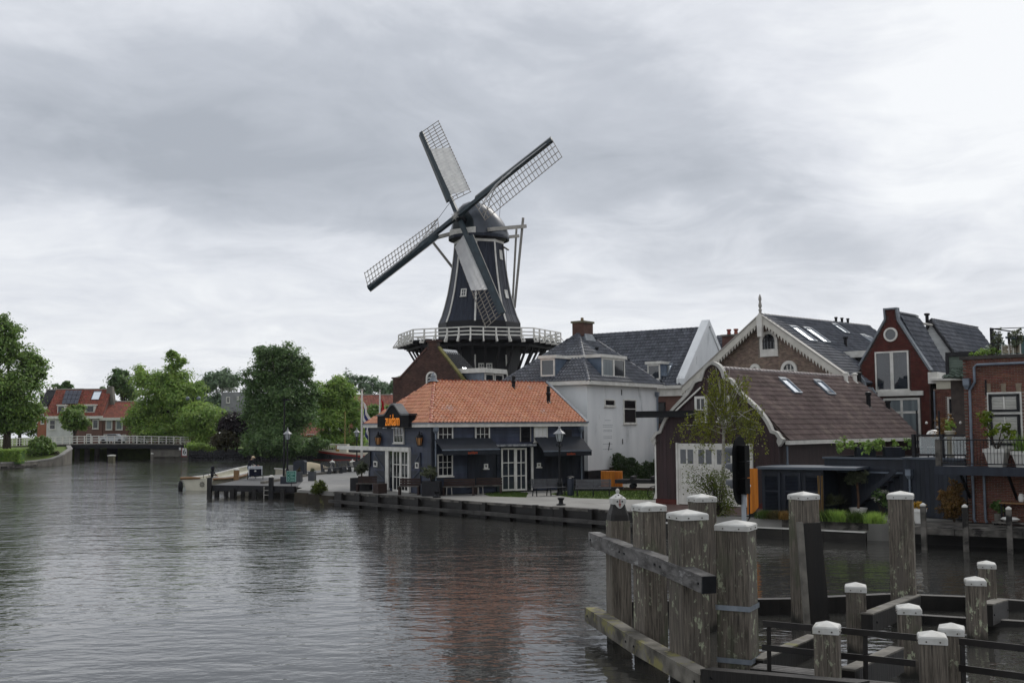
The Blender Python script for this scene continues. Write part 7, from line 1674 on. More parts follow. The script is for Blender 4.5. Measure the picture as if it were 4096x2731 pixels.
p = gz(2283, 1983); t = thing('litter_bin', 'dark blue round litter bin between the slatted benches', 'bin', Vector((p.x, p.y, G))); MB().lathe([(.17, 0), (.18, .05), (.18, .92), (.16, .96)], 16).obj('body', M('bin_blue', '#232a36', '#1d232e', 3, rough=.45), t, True); MB().lathe([(.19, .97), (.2, 1.02), (.12, 1.06)], 16).obj('lid', BLACKM, t, True); MB().box(-.1, -.2, .95, .04, -.16, 1.0).obj('ash_tray', GREYW, t)
def bollard(px, py, label):
    p = gz(px, py); t = thing('mooring_bollard', label, 'bollard', Vector((p.x, p.y, G)), 'black iron bollards on the quay edge'); MB().lathe([(.22, 0), (.22, .05)], 12).obj('base', BLACKM, t); MB().lathe([(.15, .05), (.11, .1), (.1, .2), (.16, .3), (.17, .34), (.05, .36)], 12).obj('head', BLACKM, t, True)
bollard(2244, 2019, 'black iron bollard on the quay edge below the lamp post'); bollard(1747, 1989, 'black iron bollard on the quay edge below the olive planter')
# pier benches, boxes, planters
for i, (px, py, lab) in enumerate(((1328, 1893, 'grey cast seat with slatted back on the pier, nearer the concrete planter'), (1388, 1887, 'grey cast seat with slatted back on the pier, next to the white-capped post'))):
    p = gz(px, py); t = thing('cast_bench', lab, 'bench', Matrix.Translation((p.x, p.y, G)) @ Matrix.Rotation(math.radians(64), 4, 'Z'), 'cast benches on the pier'); GC = M('bench_cast', '#3a3c3f', '#2f3134', 3, rough=.5) if 'bench_cast' not in MATS else MATS['bench_cast']
    for y in (-.85, .85):
        b = MB(); b.prism([(-.45, 0), (-.12, 0), (-.22, .38), (.18, .38), (.12, 0), (.45, 0), (.55, .9), (.47, .9), (.3, .46), (-.45, .46), (-.55, .3)], y - .05, y + .05); b.v = [Vector((v.y, v.x, v.z)) for v in b.v]; b.obj('end_frame', GC, t)
    for k in range(4): MB().box(-.85, -.42 + k * .18, .46, .85, -.29 + k * .18, .49).obj('seat_slat', GC, t)
    for k in range(9): MB().beam((-.75 + k * .19, .32, .52), (-.75 + k * .19, .5, .88), .06, .03).obj('back_slat', GC, t)
    MB().beam((-.85, .52, .9), (.85, .52, .9), .05, .05).obj('top_rail', GC, t)
def boxthing(name, label, cat, x0, y0, x1, y1, depth, mat, lid=None, z0=G, rot=0.):
    p0, p1 = gz(x0, y1, z0), gz(x1, y1, z0); w = (p1 - p0).length; z1 = gy((x0 + x1) / 2, y0, (p0.y + p1.y) / 2).z; t = thing(name, label, cat, frame(p0.x, p0.y, z0, p1.x - p0.x, p1.y - p0.y)); hgt = z1 - z0
    MB().box(0, 0, 0, w, depth, hgt).obj('body', mat, t); 
    if lid: MB().prism([(-.04, hgt), (w + .04, hgt), (w - .08, hgt + .14), (w * .35, hgt + .12)], -.03, depth + .03).obj('lid', lid, t)
    return t, w, hgt
BX = M('cabinet_blue', '#272d38', '#20252f', 2, rough=.5)
boxthing('utility_cabinet', 'dark blue utility cabinet with sloping lid on the pier', 'cabinet', 1172, 1848, 1217, 1905, .6, BX, BX)
boxthing('utility_cabinet', 'pale grey utility cabinet beside the lamp post on the pier', 'cabinet', 1152, 1860, 1171, 1903, .4, M('cab_grey', '#8b8b86', '#7d7d78', 2, rough=.6))
PLN = M('planter_grey', '#4c4f53', '#404347', 2, rough=.7)
def plantbox(px, label, mat=PLN, leafm=LFO, seed=1, depth=.5, sz=(.35, .3, .25), n=260, ls=.05):
    t, w, hgt = boxthing('planter', label, 'planter', *px, depth, mat); rng = np.random.default_rng(seed); P, N_ = crown_pts([(w / 2, depth / 2, hgt + .1, w * .42, depth * .4, sz[2])], n, rng, per=20); leaves('plants', leafm, P, ls, t, N_, .4, rng); return t, w, hgt
plantbox((1232, 1886, 1256, 1923), 'grey square concrete planter beside the grassy kerb', seed=2); plantbox((1182, 1886, 1201, 1927), 'grey planter box with dry grasses behind the green notice', leafm=LFB, seed=3); plantbox((1121, 1906, 1168, 1934), 'low dark planter box round the foot of the lamp post', mat=BX, leafm=LFO, seed=4, depth=1.0)
p = gz(1165, 1951, .8); t = thing('green_notice', 'small green notice board with white lettering on a post', 'sign', Matrix.Translation((p.x, p.y, .6))); bh_ = 1.05
nb = MB().box(-.29, -.02, .62, .29, .02, 1.28).obj('board', GREENS, t); b = MB()
for a in ((-.31, .6, -.27, 1.3), (.27, .6, .31, 1.3), (-.27, .6, .27, .63), (-.27, 1.27, .27, 1.3)): b.box(a[0], -.028, a[1], a[2], -.005, a[3])
b.obj('border', M('notice_line', '#8fb3aa', rough=.6), t); MB().tube([(0, .02, 0), (0, .02, .62)], .025, 6).obj('post', BLACKM, t)
for i, ws in enumerate((((-.17, .2),), ((-.22, -.12), (-.06, .22)), ((-.12, .08),), ((-.22, -.13), (-.06, .22)), ((-.22, -.05), (0, .1), (.14, .22)), ((-.22, -.13), (-.06, .22)))):
    for a, c in ws: MB().box(a, -.026, 1.17 - i * .095, c, -.021, 1.21 - i * .095).obj('lettering_line', MATS['notice_line'], t)
for px, py, lab in ((1329, 1868, 'white-capped mooring post behind the pier benches'), (1410, 1866, 'white-capped grey mooring post beside the lamp near the flag poles')):
    p = gz(px, py); t = thing('mooring_post', lab, 'post', Vector((p.x, p.y, G - .4)), 'white-capped mooring posts'); MB().lathe([(.2, 0), (.19, .8)], 10).obj('post', GREYW, t); MB().lathe([(.26, .8), (.27, .92), (.12, 1.0), (.04, 1.03), (.06, 1.1), (.01, 1.14)], 10).obj('cap', WHITE, t, True)
def shrub(name, label, px, py, z0, blobs, n, ls, mat, seed, cat='shrub', per=30, up=.35, stem=None, clump=.34):
    p = gz(px, py, z0); t = thing(name, label, cat, Vector((p.x, p.y, z0))); rng = np.random.default_rng(seed); P, N_ = crown_pts(blobs, n, rng, per=per, clump=clump); leaves('foliage', mat, P, ls, t, N_, up, rng)
    b = MB()
    for bl in blobs[:4]: b.tube([(0, 0, 0), (bl[0] * .6, bl[1] * .6, bl[2] * .6), (bl[0], bl[1], bl[2])], [.03, .02, .008] if not stem else [stem, stem * .8, stem * .4], 6)
    b.obj('stems', BARK, t); return t
shrub('evergreen_bush', 'round yellow-green bush growing at the water edge by the quay corner', 1276, 1976, .7, [(0, 0, .4, .48, .45, .45), (-.15, 0, .3, .4, .3, .35), (.1, 0, .6, .3, .3, .3)], 3200, .06, leafmat('bush_yellow', '#5e6a22', '#48541c', sc=2), 31)
# restaurant terrace furniture
def potted(label, px, boxr, crown, trunk, seed, mat=LFO, box=BLACKW, depth=.8, group=None):
    t, w, hgt = boxthing('planter_tree', label, 'planter', *boxr, depth, box); yc = t.matrix_world.translation.y; c = t.matrix_world.inverted() @ gy(crown[0], crown[1], yc + depth * .4); k = yc / F
    rng = np.random.default_rng(seed); P, N_ = crown_pts([(c.x, depth / 2, c.z, crown[2] * k, crown[2] * k * .9, crown[3] * k), (c.x + .1, depth / 2, c.z + .1, crown[2] * k * .7, crown[2] * k * .7, crown[3] * k * .8)], 1800, rng, per=30, clump=.3); leaves('crown', mat, P, .055, t, N_, .3, rng); MB().tube([(w / 2, depth / 2, hgt - .1), (c.x, depth / 2, c.z)], [.04, .03], 6).obj('trunk', BARK, t)
potted('black planter with slim olive tree beside the flag pole', 0, (1400, 1911, 1476, 1963), (1447, 1872, 26, 28), 0, 41); potted('tall black planter with bushy olive at the restaurant corner', 0, (1686, 1925, 1757, 1984), (1716, 1890, 38, 32), 0, 42)
def wbench(px0, px1, py, label, h=.5, back=True, seed=1):
    p0, p1 = gz(px0, py), gz(px1, py); m = frame(p0.x, p0.y, G, p1.x - p0.x, p1.y - p0.y); L = (p1 - p0).length; t = thing('wooden_bench', label, 'bench', m); BWD = M('bench_brown', '#3a2a25', '#2a1f1c', 3, (1, 1, 4), rough=.7, rnd=.15) if 'bench_brown' not in MATS else MATS['bench_brown']
    for i in range(3): MB().box(0, -.05 + i * .16, h - .05, L, .09 + i * .16, h).obj('seat_plank', QWOOD if i == 0 else BWD, t)
    for x in (0, L - .1): MB().box(x, 0, 0, x + .1, .42, h - .05).obj('leg', BWD, t)
    if back:
        for i in range(3): MB().box(0, .46, .5 + i * .14, L, .5, .62 + i * .14).obj('back_plank', BWD, t)
    return t
wbench(1424, 1500, 1966, 'dark wooden bench with plank back left of the end doors'); wbench(1592, 1676, 1979, 'brown wooden bench between the end doors and the corner planter'); wbench(1770, 1895, 1981, 'long dark wooden bench below the lower restaurant window'); wbench(1900, 2005, 1976, 'dark wooden bench ending beside the french doors')
p = gz(1520, 1972); t = thing('wooden_crate', 'brown wooden crate by the end doors', 'crate', Matrix.Translation((p.x, p.y, G)) @ Matrix.Rotation(-.9, 4, 'Z'))
for i in range(4): MB().box(-.3, -.3, .02 + i * .14, .3, -.27, .14 + i * .14).obj('slat', MATS['bench_brown'], t)
MB().box(-.29, -.265, 0, .29, .29, .56).obj('box', MATS['bench_brown'], t)
for i, px in enumerate((1797, 1905, 1922)):
    p = gz(px, 1982 if i == 0 else 1980); t = thing('terrace_stool', 'pale metal stool before the %s' % (('long bench below the lower window', 'bench by the french doors', 'bench by the french doors')[i]), 'stool', Vector((p.x, p.y, G)), 'metal stools on the terrace'); b = MB()
    for x in (-.15, .15):
        for y in (-.15, .15): b.tube([(x, y, 0), (x * .85, y * .85, .45)], .015, 6)
    b.obj('leg_frame', GREYW, t); MB().lathe([(.19, .45), (.2, .48), (.19, .5)], 12).obj('seat', QWOOD, t)
for i, px in enumerate((1845, 1966)):
    p = gz(px, 1968); t = thing('table_pot', 'small pale flower pot standing %s' % ('on the long bench below the window' if i == 0 else 'on the bench next to the french doors'), 'flower pot', Vector((p.x, p.y + .3, G + .5))); MB().lathe([(.09, 0), (.12, .2), (.13, .22)], 12).obj('pot', CREAM, t, True); rng = np.random.default_rng(i); P, N_ = crown_pts([(0, 0, .33, .16, .16, .14)], 160, rng, per=20); leaves('plant', LFO, P, .04, t, N_, .3, rng)
# orange crates, slipway trolley, ivy
for i, (r_, lab) in enumerate((((2404, 1884, 2460, 1948), 'larger orange plywood crate against the black plinth'), ((2461, 1885, 2490, 1946), 'narrower orange plywood crate next to the dark trolley'))):
    t, w, hgt = boxthing('orange_crate', lab, 'crate', *r_, .7, ORANGE)
    for x in (.02, w - .06): MB().box(x, -.02, 0, x + .04, 0, hgt).obj('corner_batten', ORANGE, t)
    t["group"] = 'orange crates by the white house'
p = gz(2500, 1962); tm = Matrix.Translation((p.x, p.y, G)) @ Matrix.Rotation(math.radians(-14), 4, 'Z'); tr = thing('slipway_trolley', 'black timber slipway trolley on low rails beside the orange crates', 'trolley', tm)
for i in range(3): MB().box(-.6 + i * .12, .1 + i * .45, .42, 3.2, .32 + i * .45, .64).obj('beam', BLACKW, tr)
for x in (.3, 1.5, 2.7): MB().box(x, 0, .64, x + .2, 1.5, .82).obj('cross_beam', BLACKW, tr)
for x in (.4, 2.2):
    for y in (.1, 1.2): 
        w = MB().lathe([(.14, -.05), (.16, 0), (.14, .05)], 12); w.v = [Vector((v.x + x, v.z + y, v.y + .26)) for v in w.v]; w.obj('wheel', BLACKM, tr)
for y in (.05, 1.15): MB().box(-3.5, y - .06, 0, 3.4, y + .06, .12).obj('rail', M('rust', '#4a352a', '#3a2a22', 5, rough=.8) if 'rust' not in MATS else MATS['rust'], tr)
for i in range(4): MB().box(-3.6 + i * .5, -.9 + i * .05, .02 + .12 * (i % 2), -1.2 + i * .4, -.7 + i * .05, .14 + .12 * (i % 2)).obj('loose_timber', BLACKW, tr)
for i, (px, py) in enumerate(((2330, 1958), (2380, 1940))):
    p = gz(px, py); t = thing('timber_stack', 'stack of black timbers %s' % ('behind the litter bin' if i == 0 else 'in front of the orange crates'), 'timber', Matrix.Translation((p.x, p.y, G)) @ Matrix.Rotation(.2 - i * .4, 4, 'Z'))
    for j in range(3):
        for k in range(3 - j): MB().box(-1.1 + j * .1, k * .24, .01 + j * .2, 1.0 - j * .15, k * .24 + .2, .19 + j * .2).obj('timber', BLACKW, t)
w0 = WM @ Vector((2.2, -.5, 0)); rng = np.random.default_rng(8); t = thing('ivy_hedge', 'dense dark ivy hedge climbing along the white house wall', 'hedge', WM @ Matrix.Translation((2.2, -.15, 0)))
zi = lambda x: 1.55 + .35 * np.sin(x * 1.1 + .6) + .15 * np.sin(x * 3.1) - .25 * (x > 4.4)
x = rng.uniform(0, 6.8, 9000); z = rng.uniform(0, 1, 9000) ** .7 * zi(x); y = -rng.uniform(0, 1, 9000) ** .4 * .55
leaves('foliage', LFH, np.c_[x, y, z], .075, t, np.tile([[0, -1., .3]], (9000, 1)), .2, rng); MB().box(0.1, -.3, 0, 6.7, -.02, 1.1).obj('stems', BARK, t)
# bicycle leaning behind the boathouse corner
p = gz(2628, 1999); bk = thing('bicycle', 'black bicycle standing behind the boathouse corner', 'bicycle', Matrix.Translation((p.x + .32, p.y + .5, G)) @ Matrix.Rotation(.25, 4, 'Z')); wheel(bk, (-.45, 0, .34), .33); wheel(bk, (.6, 0, .34), .33); b = MB(); b.tube([(-.45, 0, .34), (-.3, 0, .95)], .018, 6); b.tube([(-.32, 0, .8), (.1, 0, .3), (.6, 0, .34), (.2, 0, .8), (.1, 0, .3)], .018, 6); b.tube([(-.32, 0, .82), (.2, 0, .8)], .018, 6); b.tube([(-.3, -.25, 1.0), (-.3, .25, 1.0)], .015, 6); b.tube([(.2, 0, .8), (.22, 0, .95)], .015, 6); b.obj('frame', BLACKM, bk); MB().box(.12, -.08, .95, .36, .08, 1.0).obj('saddle', BLACKM, bk)
# canvas wind screen beside the end wall
v = []; f = []
for i in range(9):
    for j in range(5): u = i / 8; w_ = j / 4; v.append((ax - .4 + 0 * u - 0 * w_ + u * 0, 0, 0))
a = LG.on(1480, 1806, .1); c = LG.on(1436, 1838, .1)
pts = [(a[0] + .05, a[1] + .05), (a[0] - 1.0, a[1] - .35), (a[0] - 1.9, a[1] - .62), (a[0] - 2.6, a[1] - .66)]
MB(FG).strip(pts, [(x, z - .9 if i < 3 else z - .12) for i, (x, z) in enumerate(pts)], -.12, -.08).obj('wind_screen', BLACKM, rest)
# ------------------------------------------------------------------ garden and deck on the right
dA, dB = gz(3640, 2103, G), gz(4075, 2119, G); dd = (dB - dA).normalized(); DMt = frame(dA.x - .6, dA.y + .25, 0, dd.x, dd.y); dkL = (dB - dA).length + 3
deck = thing('garden_deck', 'weathered grey plank deck on posts over the water', 'deck', DMt)
for i in range(12): MB().box(0, -.02 + i * .2, G - .03, dkL, .165 + i * .2, G + RND.uniform(.0, .01)).obj('plank', QWOOD, deck)
for i in range(3): MB().box(dkL * i / 3, -.14, G - .26, dkL * (i + 1) / 3 - .015, -.025, G - .035).obj('edge_beam', QWOOD, deck)
I_ = DMt.inverted()
for px, yt in ((3687, 2016), (3867, 2021), (4050, 2030)):
    x = (I_ @ gz(px, 2112, G)).x; y = -.26; z = (gy(px, yt, (DMt @ Vector((x, y, 0))).y)).z
    b = MB().box(x - .09, y - .09, -.6, x + .09, y + .09, z - .06).obj('deck_post', QWOOD, deck); MB().lathe([(.13, z - .06), (.13, z - .01), (.03, z + .05)], 4, (x, y, 0), rot=.785).obj('post_cap', WHITE, b)
MB().box(0.2, 1.6, -.6, dkL, 1.8, G - .3).obj('back_boards', QDARK, deck)
# terrace things under the balcony
def onN(px, py, n): x, z = NF.on(px, py, n); return NM @ Vector((x, -n, 0)), x, z
t = thing('console_table', 'narrow dark console table against the brick wall under the balcony', 'table', NM @ Matrix.Translation((q_ := NF.on(4003, 2010, .5))[0:1] + (-.5, 0)) if False else NM @ Matrix.Translation((NF.on(4003, 2010, .45)[0], -.45, 0))); zt_ = NF.on(4050, 2008, .45)[1]
MB().box(0, -.2, zt_ - .05, 1.7, .25, zt_).obj('table_top', WOODV, t)
for x in (.04, 1.6):
    for y in (-.17, .18): MB().box(x, y, 0, x + .05, y + .05, zt_ - .05).obj('leg', BLACKM, t)
p, x, z = onN(4085, 2006, .45); t = thing('white_jug', 'white ceramic jug on the console table', 'jug', NM @ Matrix.Translation((x, -.45, z))); MB().lathe([(.07, 0), (.1, .08), (.1, .18), (.06, .26), (.065, .3)], 14).obj('body', WHITE2, t, True); MB().tube([(.09, 0, .12), (.15, 0, .18), (.07, 0, .27)], .012, 6).obj('handle', WHITE2, t)
p, x, z = onN(4052, 2076, .7); t = thing('low_bench', 'low bench with white oval cushion under the balcony', 'bench', NM @ Matrix.Translation((x - .1, -.7, 0))); MB().box(-.6, -.2, z - .16, .8, .2, z - .1).obj('seat', QWOOD, t)
for xx in (-.5, .7): MB().box(xx - .03, -.15, 0, xx + .03, .15, z - .16).obj('leg', BLACKM, t)
v = MB().lathe([(.02, -.09), (.2, -.07), (.3, 0), (.2, .07), (.02, .09)], 16); v.v = [Vector((k.x * 1.2, k.y * .6, k.z + z - .0)) for k in v.v]; v.obj('cushion', WHITE2, t, True)
p, x, z = onN(3990, 2062, .35); t = thing('grey_pot', 'tall grey plant pot in the shade under the balcony', 'plant pot', NM @ Matrix.Translation((x, -.35, 0))); MB().lathe([(.1, 0), (.12, .35), (.13, .4)], 12).obj('pot', CONC, t, True); rng = np.random.default_rng(3); P, N_ = crown_pts([(0, 0, .75, .25, .22, .35)], 500, rng, per=25); leaves('plant', LF3, P, .06, t, N_, .3, rng)
# balcony planters
def taper_pot(name, label, M_, w, h, mat=WHITE2, sq=True):
    t = thing(name, label, 'plant pot', M_); n_ = 4 if sq else 16; r = w / 2 * (1.414 if sq else 1)
    MB().lathe([(r * .62, 0), (r * .9, h * .78), (r, h * .78), (r, h), (r * .88, h), (r * .85, h * .9)], n_, rot=.785).obj('pot', mat, t); return t
pb_ = NM @ Matrix.Translation((NF.on(3988, 1800, .75)[0], -.75, zbal)); t = taper_pot('white_planter', 'white tapered square planter holding a fig shrub on the balcony', pb_, .78, .68)
rng = np.random.default_rng(5); P, N_ = crown_pts([(-.35, 0, 1.75, .35, .3, .4), (-.3, 0, 1.35, .4, .3, .3), (.25, 0, 1.45, .3, .3, .35), (.5, 0, 1.2, .25, .25, .3)], 420, rng, per=16, clump=.4); leaves('leaves', leafmat('fig_leaf', '#7d8f2a', '#64781f', sc=3), P, .085, t, N_, .4, rng)
b = MB()
for e in ((-.35, 0, 1.8), (-.45, 0, 1.4), (.25, 0, 1.6), (.55, 0, 1.3)): b.tube([(0, 0, .6), (e[0] * .4, 0, 1.0), e], [.03, .02, .01], 6)
b.obj('stems', BARK, t)
t = taper_pot('white_planter', 'white tapered planter with strappy green leaves at the balcony rail', NM @ Matrix.Translation((NF.on(4100, 1800, .75)[0], -.75, zbal)), .78, .6); o_g = link('leaves', grass('strap', 160, lambda r, n: np.c_[r.normal(0, .16, (n, 2)), np.full(n, .55)], .7, LF2, 3, .02), t)
# roof and terrace greenery
def upplant(name, label, px, py, Y, h, w, mat, seed, n=500, ls=.06, cat='shrub'):
    p = gy(px, py, Y); t = thing(name, label, cat, Vector(p)); rng = np.random.default_rng(seed); P, N_ = crown_pts([(0, 0, h * .6, w, w, h * .4), (w * .4, 0, h * .8, w * .5, w * .5, h * .3), (-w * .5, 0, h * .45, w * .5, w * .5, h * .3)], n, rng, per=14, clump=.3); leaves('foliage', mat, P, ls, t, N_, .3, rng)
    b = MB()
    for i in range(5): e = P[rng.integers(len(P))]; b.tube([(0, 0, 0), (e[0] * .5, e[1] * .5, e[2] * .6), tuple(e)], [.02, .014, .005], 5)
    b.obj('stems', BARK, t)
z_r = nt2 + G + .12
for px, h, w, lab, mt, n in ((3990, 1.05, .3, 'thin climbing plant on the roof garden trellis', LFO, 320), (4068, 1.15, .28, 'silvery wispy shrub before the teal roof shed', LFO, 420), (3945, .3, .7, 'low trailing plants along the roof parapet', LF1, 500)):
    x = NF.on(px, 1425, -.6)[0]; pw = NM @ Vector((x, .6, 0)); t_y = pw.y; p = Vector((pw.x, pw.y, z_r)); ppx = proj(p); upplant('roof_plant', lab, ppx[0], ppx[1], p.y, h, w, mt, px, n, .05)
p = EMx @ Vector((ef.on(3775, 1700, -1.2)[0], 1.2, hz2)); pp = proj(p); upplant('terrace_shrub', 'loose brownish shrub on the roof terrace before the annex', pp[0], pp[1], p.y, 1.75, .55, LFBR, 77, 900, .05)
x = ef.on(3798, 1700, -.9)[0]; t = thing('stone_urn', 'cream stone urn with small plant on the roof terrace', 'urn', EMx @ Matrix.Translation((x, .9, hz2))); MB().lathe([(.15, 0), (.15, .6), (.2, .62), (.2, .7), (.1, .75), (.18, .95), (.22, 1.05), (.2, 1.08)], 14).obj('urn', CREAM, t, True); rng = np.random.default_rng(3); P, N_ = crown_pts([(0, 0, 1.3, .2, .2, .25)], 220, rng, per=15); leaves('plant', LF2, P, .05, t, N_, .3, rng)
for i in range(2):
    x = .9 + i * 1.6; t = thing('terrace_chair', 'dark terrace chair seen through the glass rail, %s' % ('by the first glass panel' if i == 0 else 'beside the stone urn'), 'chair', EMx @ Matrix.Translation((x, 1.0, hz2))); MB().box(-.25, -.25, .4, .25, .25, .45).obj('seat', WHITE if i else GREYW, t); MB().box(-.25, .22, .45, .25, .26, .85).obj('backrest', BLACKM, t)
    for a in (-.22, .22):
        for c in (-.22, .22): MB().box(a - .02, c - .02, 0, a + .02, c + .02, .4).obj('leg', BLACKM, t)
# garden planting
def gpos(px, py, z=G): return gz(px, py, z)
def tuft(label, px, py, n, h, spread, mat, seed, name='grass_tuft'):
    p = gpos(px, py); t = thing(name, label, 'grass', Vector((p.x, p.y, G - .02)), 'ornamental grasses along the garden edge'); link('blades', grass('blades', n, lambda r, k: np.c_[r.normal(0, spread, (k, 2)) * .62, np.zeros(k)], h, mat, seed, .012), t)
for i, (px, py, mt, lab) in enumerate(((3060, 2070, GRB, 'green grass tuft at the orange panel'), (3100, 2072, LFB, 'olive grass tuft below the first louvred door'), (3145, 2073, LFBR, 'rusty grass tuft below the middle louvred door'), (3310, 2080, GRB, 'green grass tuft under the palm'), (3350, 2082, LF2, 'broad green tuft between palm and white bowl'), (3425, 2085, GRB, 'shaggy bright grass in front of the white bowl'), (3500, 2090, LF2, 'shaggy bright grass beside the tall white-capped pile'), (3200, 2074, GRB, 'low green grass below the last louvred door'))):
    tuft(lab, px, py, 700, .42 if i > 2 else .32, .24, mt, i)
p = gpos(3355, 2066); t = thing('fan_palm', 'small fan palm beside the bamboo canes', 'palm', Vector((p.x, p.y + .5, G))); rr = random.Random(2); b = MB()
for i in range(26):
    a = rr.uniform(0, 6.28); e = rr.uniform(.15, 1.3); L = rr.uniform(.55, .85); d_ = Vector((math.cos(a) * math.cos(e), math.sin(a) * math.cos(e), math.sin(e))); c = d_ * L * .5 + Vector((0, 0, .25)); s = d_.cross(Vector((0, 0, 1))).normalized()
    for k in range(7): f_ = (k - 3) / 3; tip = c + (d_ * math.cos(f_ * .9) + s * math.sin(f_ * .9)) * .36 - Vector((0, 0, .06 * abs(f_))); b.add([c, c.lerp(tip, .6) + s.cross(d_) * .0 + s * .022, tip, c.lerp(tip, .6) - s * .022], [(0, 1, 2, 3)])
b.obj('fronds', leafmat('palm_leaf', '#4f5436', '#3e432b', sc=3), t); MB().tube([(0, 0, 0), (0, 0, .3)], .07, 8).obj('trunk', BARK, t)
for i in range(4): pass
p = gpos(3312, 2070); t = thing('bamboo_canes', 'bundle of tan bamboo canes at the shed corner', 'canes', Vector((p.x, p.y + .9, G)))
for i in range(4): MB().tube([(i * .06 - .1, (i % 2) * .05, 0), (i * .07 - .12, (i % 2) * .06, 1.65)], .014, 6).obj('cane', M('bamboo', '#8a6a3a', rough=.6) if 'bamboo' not in MATS else MATS['bamboo'], t)
p = gpos(3443, 2062); o3 = Vector((p.x, p.y + .3, G)); t = thing('standard_olive', 'olive tree with round head in a white bowl', 'tree', o3); MB().lathe([(.25, 0), (.36, .26), (.38, .3), (.34, .3), (.32, .24)], 20).obj('bowl', WHITE2, t, True); zc_ = gy(3437, 1905, o3.y).z - G; MB().tube([(0, 0, .2), (.02, 0, .7), (-.02, 0, zc_ - .2)], [.06, .05, .045], 8).obj('trunk', M('olive_bark', '#5a4232', '#473428', 6, rough=.9), t, True)
rng = np.random.default_rng(9); P, N_ = crown_pts([(0, 0, zc_, .5, .45, .32), (-.3, 0, zc_ - .15, .25, .25, .22), (.3, 0, zc_ + .05, .25, .25, .22)], 2600, rng, per=30, clump=.3); leaves('crown', LFO, P, .045, t, N_, .3, rng)
shrub('white_flowering_shrub', 'shrub dotted with white flowers below the outbuilding stair', 3530, 2062, G, [(0, 0, .9, .35, .3, .25), (-.25, 0, .7, .25, .25, .2), (.15, 0, .5, .3, .25, .3)], 700, .045, LF3, 51); fs_ = [o for o in bpy.data.objects if o.name == 'white_flowering_shrub'][0]; rng = np.random.default_rng(52); P, N_ = crown_pts([(0, -.05, .95, .36, .3, .22), (-.25, -.05, .72, .25, .25, .2)], 220, rng, per=12); leaves('flowers', LFW, P, .04, fs_, N_, .35, rng, kind='stuff')
shrub('bronze_bush', 'large wispy bronze shrub against the charcoal wall and brick corner', 3818, 2088, G, [(0, 0, .75, .5, .35, .6), (-.2, 0, .45, .45, .35, .4), (.1, 0, 1.25, .36, .25, .4), (-.3, 0, .95, .3, .25, .35)], 5200, .045, LFBR, 53, per=40, up=-.3)
p = gpos(3685, 2094); t = taper_pot('white_flower_pot', 'white round pot with yellow flowers on the deck', Vector((p.x, p.y + .15, G + .01)), .54, .55, sq=False); rng = np.random.default_rng(6); P, N_ = crown_pts([(0, 0, .66, .26, .26, .16)], 900, rng, per=20); leaves('flowers', LFYE, P, .03, t, N_, .6, rng, kind='stuff')
t = shrub('climbing_shrub', 'dark leafy shrub against the boathouse side wall above the shed', 3330, 1985, G, [(0, 4, 2.2, .9, .6, .5), (.8, 4.3, 2.0, .6, .5, .5)], 1500, .07, LF1, 55)
# orange panel
po = gpos(3013, 2068); zt_, zb_ = gy(3013, 1873, po.y).z, gy(3013, 2056, po.y).z; w_ = 44 / F * po.y
t = thing('orange_leeboard', 'upright orange painted timber panel beside the traffic light', 'leeboard', Matrix.Translation((po.x, po.y, zb_)) @ Matrix.Rotation(-.35, 4, 'Z')); hh = zt_ - zb_
for i in range(4):
    x0 = -w_ / 2 + w_ * i / 4; lo = [.0, .02, .06, .16][i]; MB().prism([(x0, lo), (x0 + w_ / 4 - .006, [.02, .05, .14, .3][i]), (x0 + w_ / 4 - .006, hh), (x0, hh)], -.05, .05).obj('board', ORANGE, t)
MB().box(-w_ / 2 + .05, .06, -.2, w_ / 2 - .1, .16, hh * .8).obj('support', BLACKW, t)
# birch
pt_ = gpos(2893, 2062); bY = pt_.y + 1.2; bx_ = gy(2893, 1900, bY).x; bt = thing('birch_tree', 'slender birch with drooping yellow-green twigs before the boathouse', 'tree', Vector((bx_, bY, G)))
L_ = lambda px, py: gy(px, py, bY) - Vector((bx_, bY, G)); rr = random.Random(4); b = MB()
stem = [L_(2895, 2060), L_(2892, 1880), L_(2894, 1760), L_(2897, 1640)]; b.tube(stem, [.085, .075, .065, .045], 8)
ends = []
for px, py, dy, sp in ((2870, 1520, -.4, 0), (2905, 1490, .2, 0), (2840, 1560, .6, 0), (2950, 1540, -.6, 0), (2990, 1580, .5, 0), (2790, 1640, -.5, 0), (2980, 1680, -.9, 0), (3030, 1660, .6, 0), (2750, 1660, .4, 0), (2930, 1470, .6, 0), (2860, 1470, -.2, 0), (2810, 1580, -.8, 0), (3020, 1720, -.2, 0), (2735, 1700, .2, 0), (3050, 1620, .3, 0), (3000, 1500, .4, 0), (2960, 1500, -.3, 0), (2835, 1500, .3, 0), (3055, 1700, .5, 0), (2900, 1720, -.6, 0), (2840, 1720, .5, 0), (2880, 1600, -1., 0), (2940, 1620, .9, 0), (2780, 1690, .3, 0)):
    e = L_(px, py) + Vector((0, dy, 0)); s = stem[2].lerp(stem[3], rr.uniform(.1, 1)); m_ = s.lerp(e, .55) + Vector((0, 0, .18)); b.tube([s, m_, e], [.03, .02, .008], 6); ends.append((s, m_, e))
b.obj('trunk', BIRCHB, bt, True)
P = []; tw_ = MB()
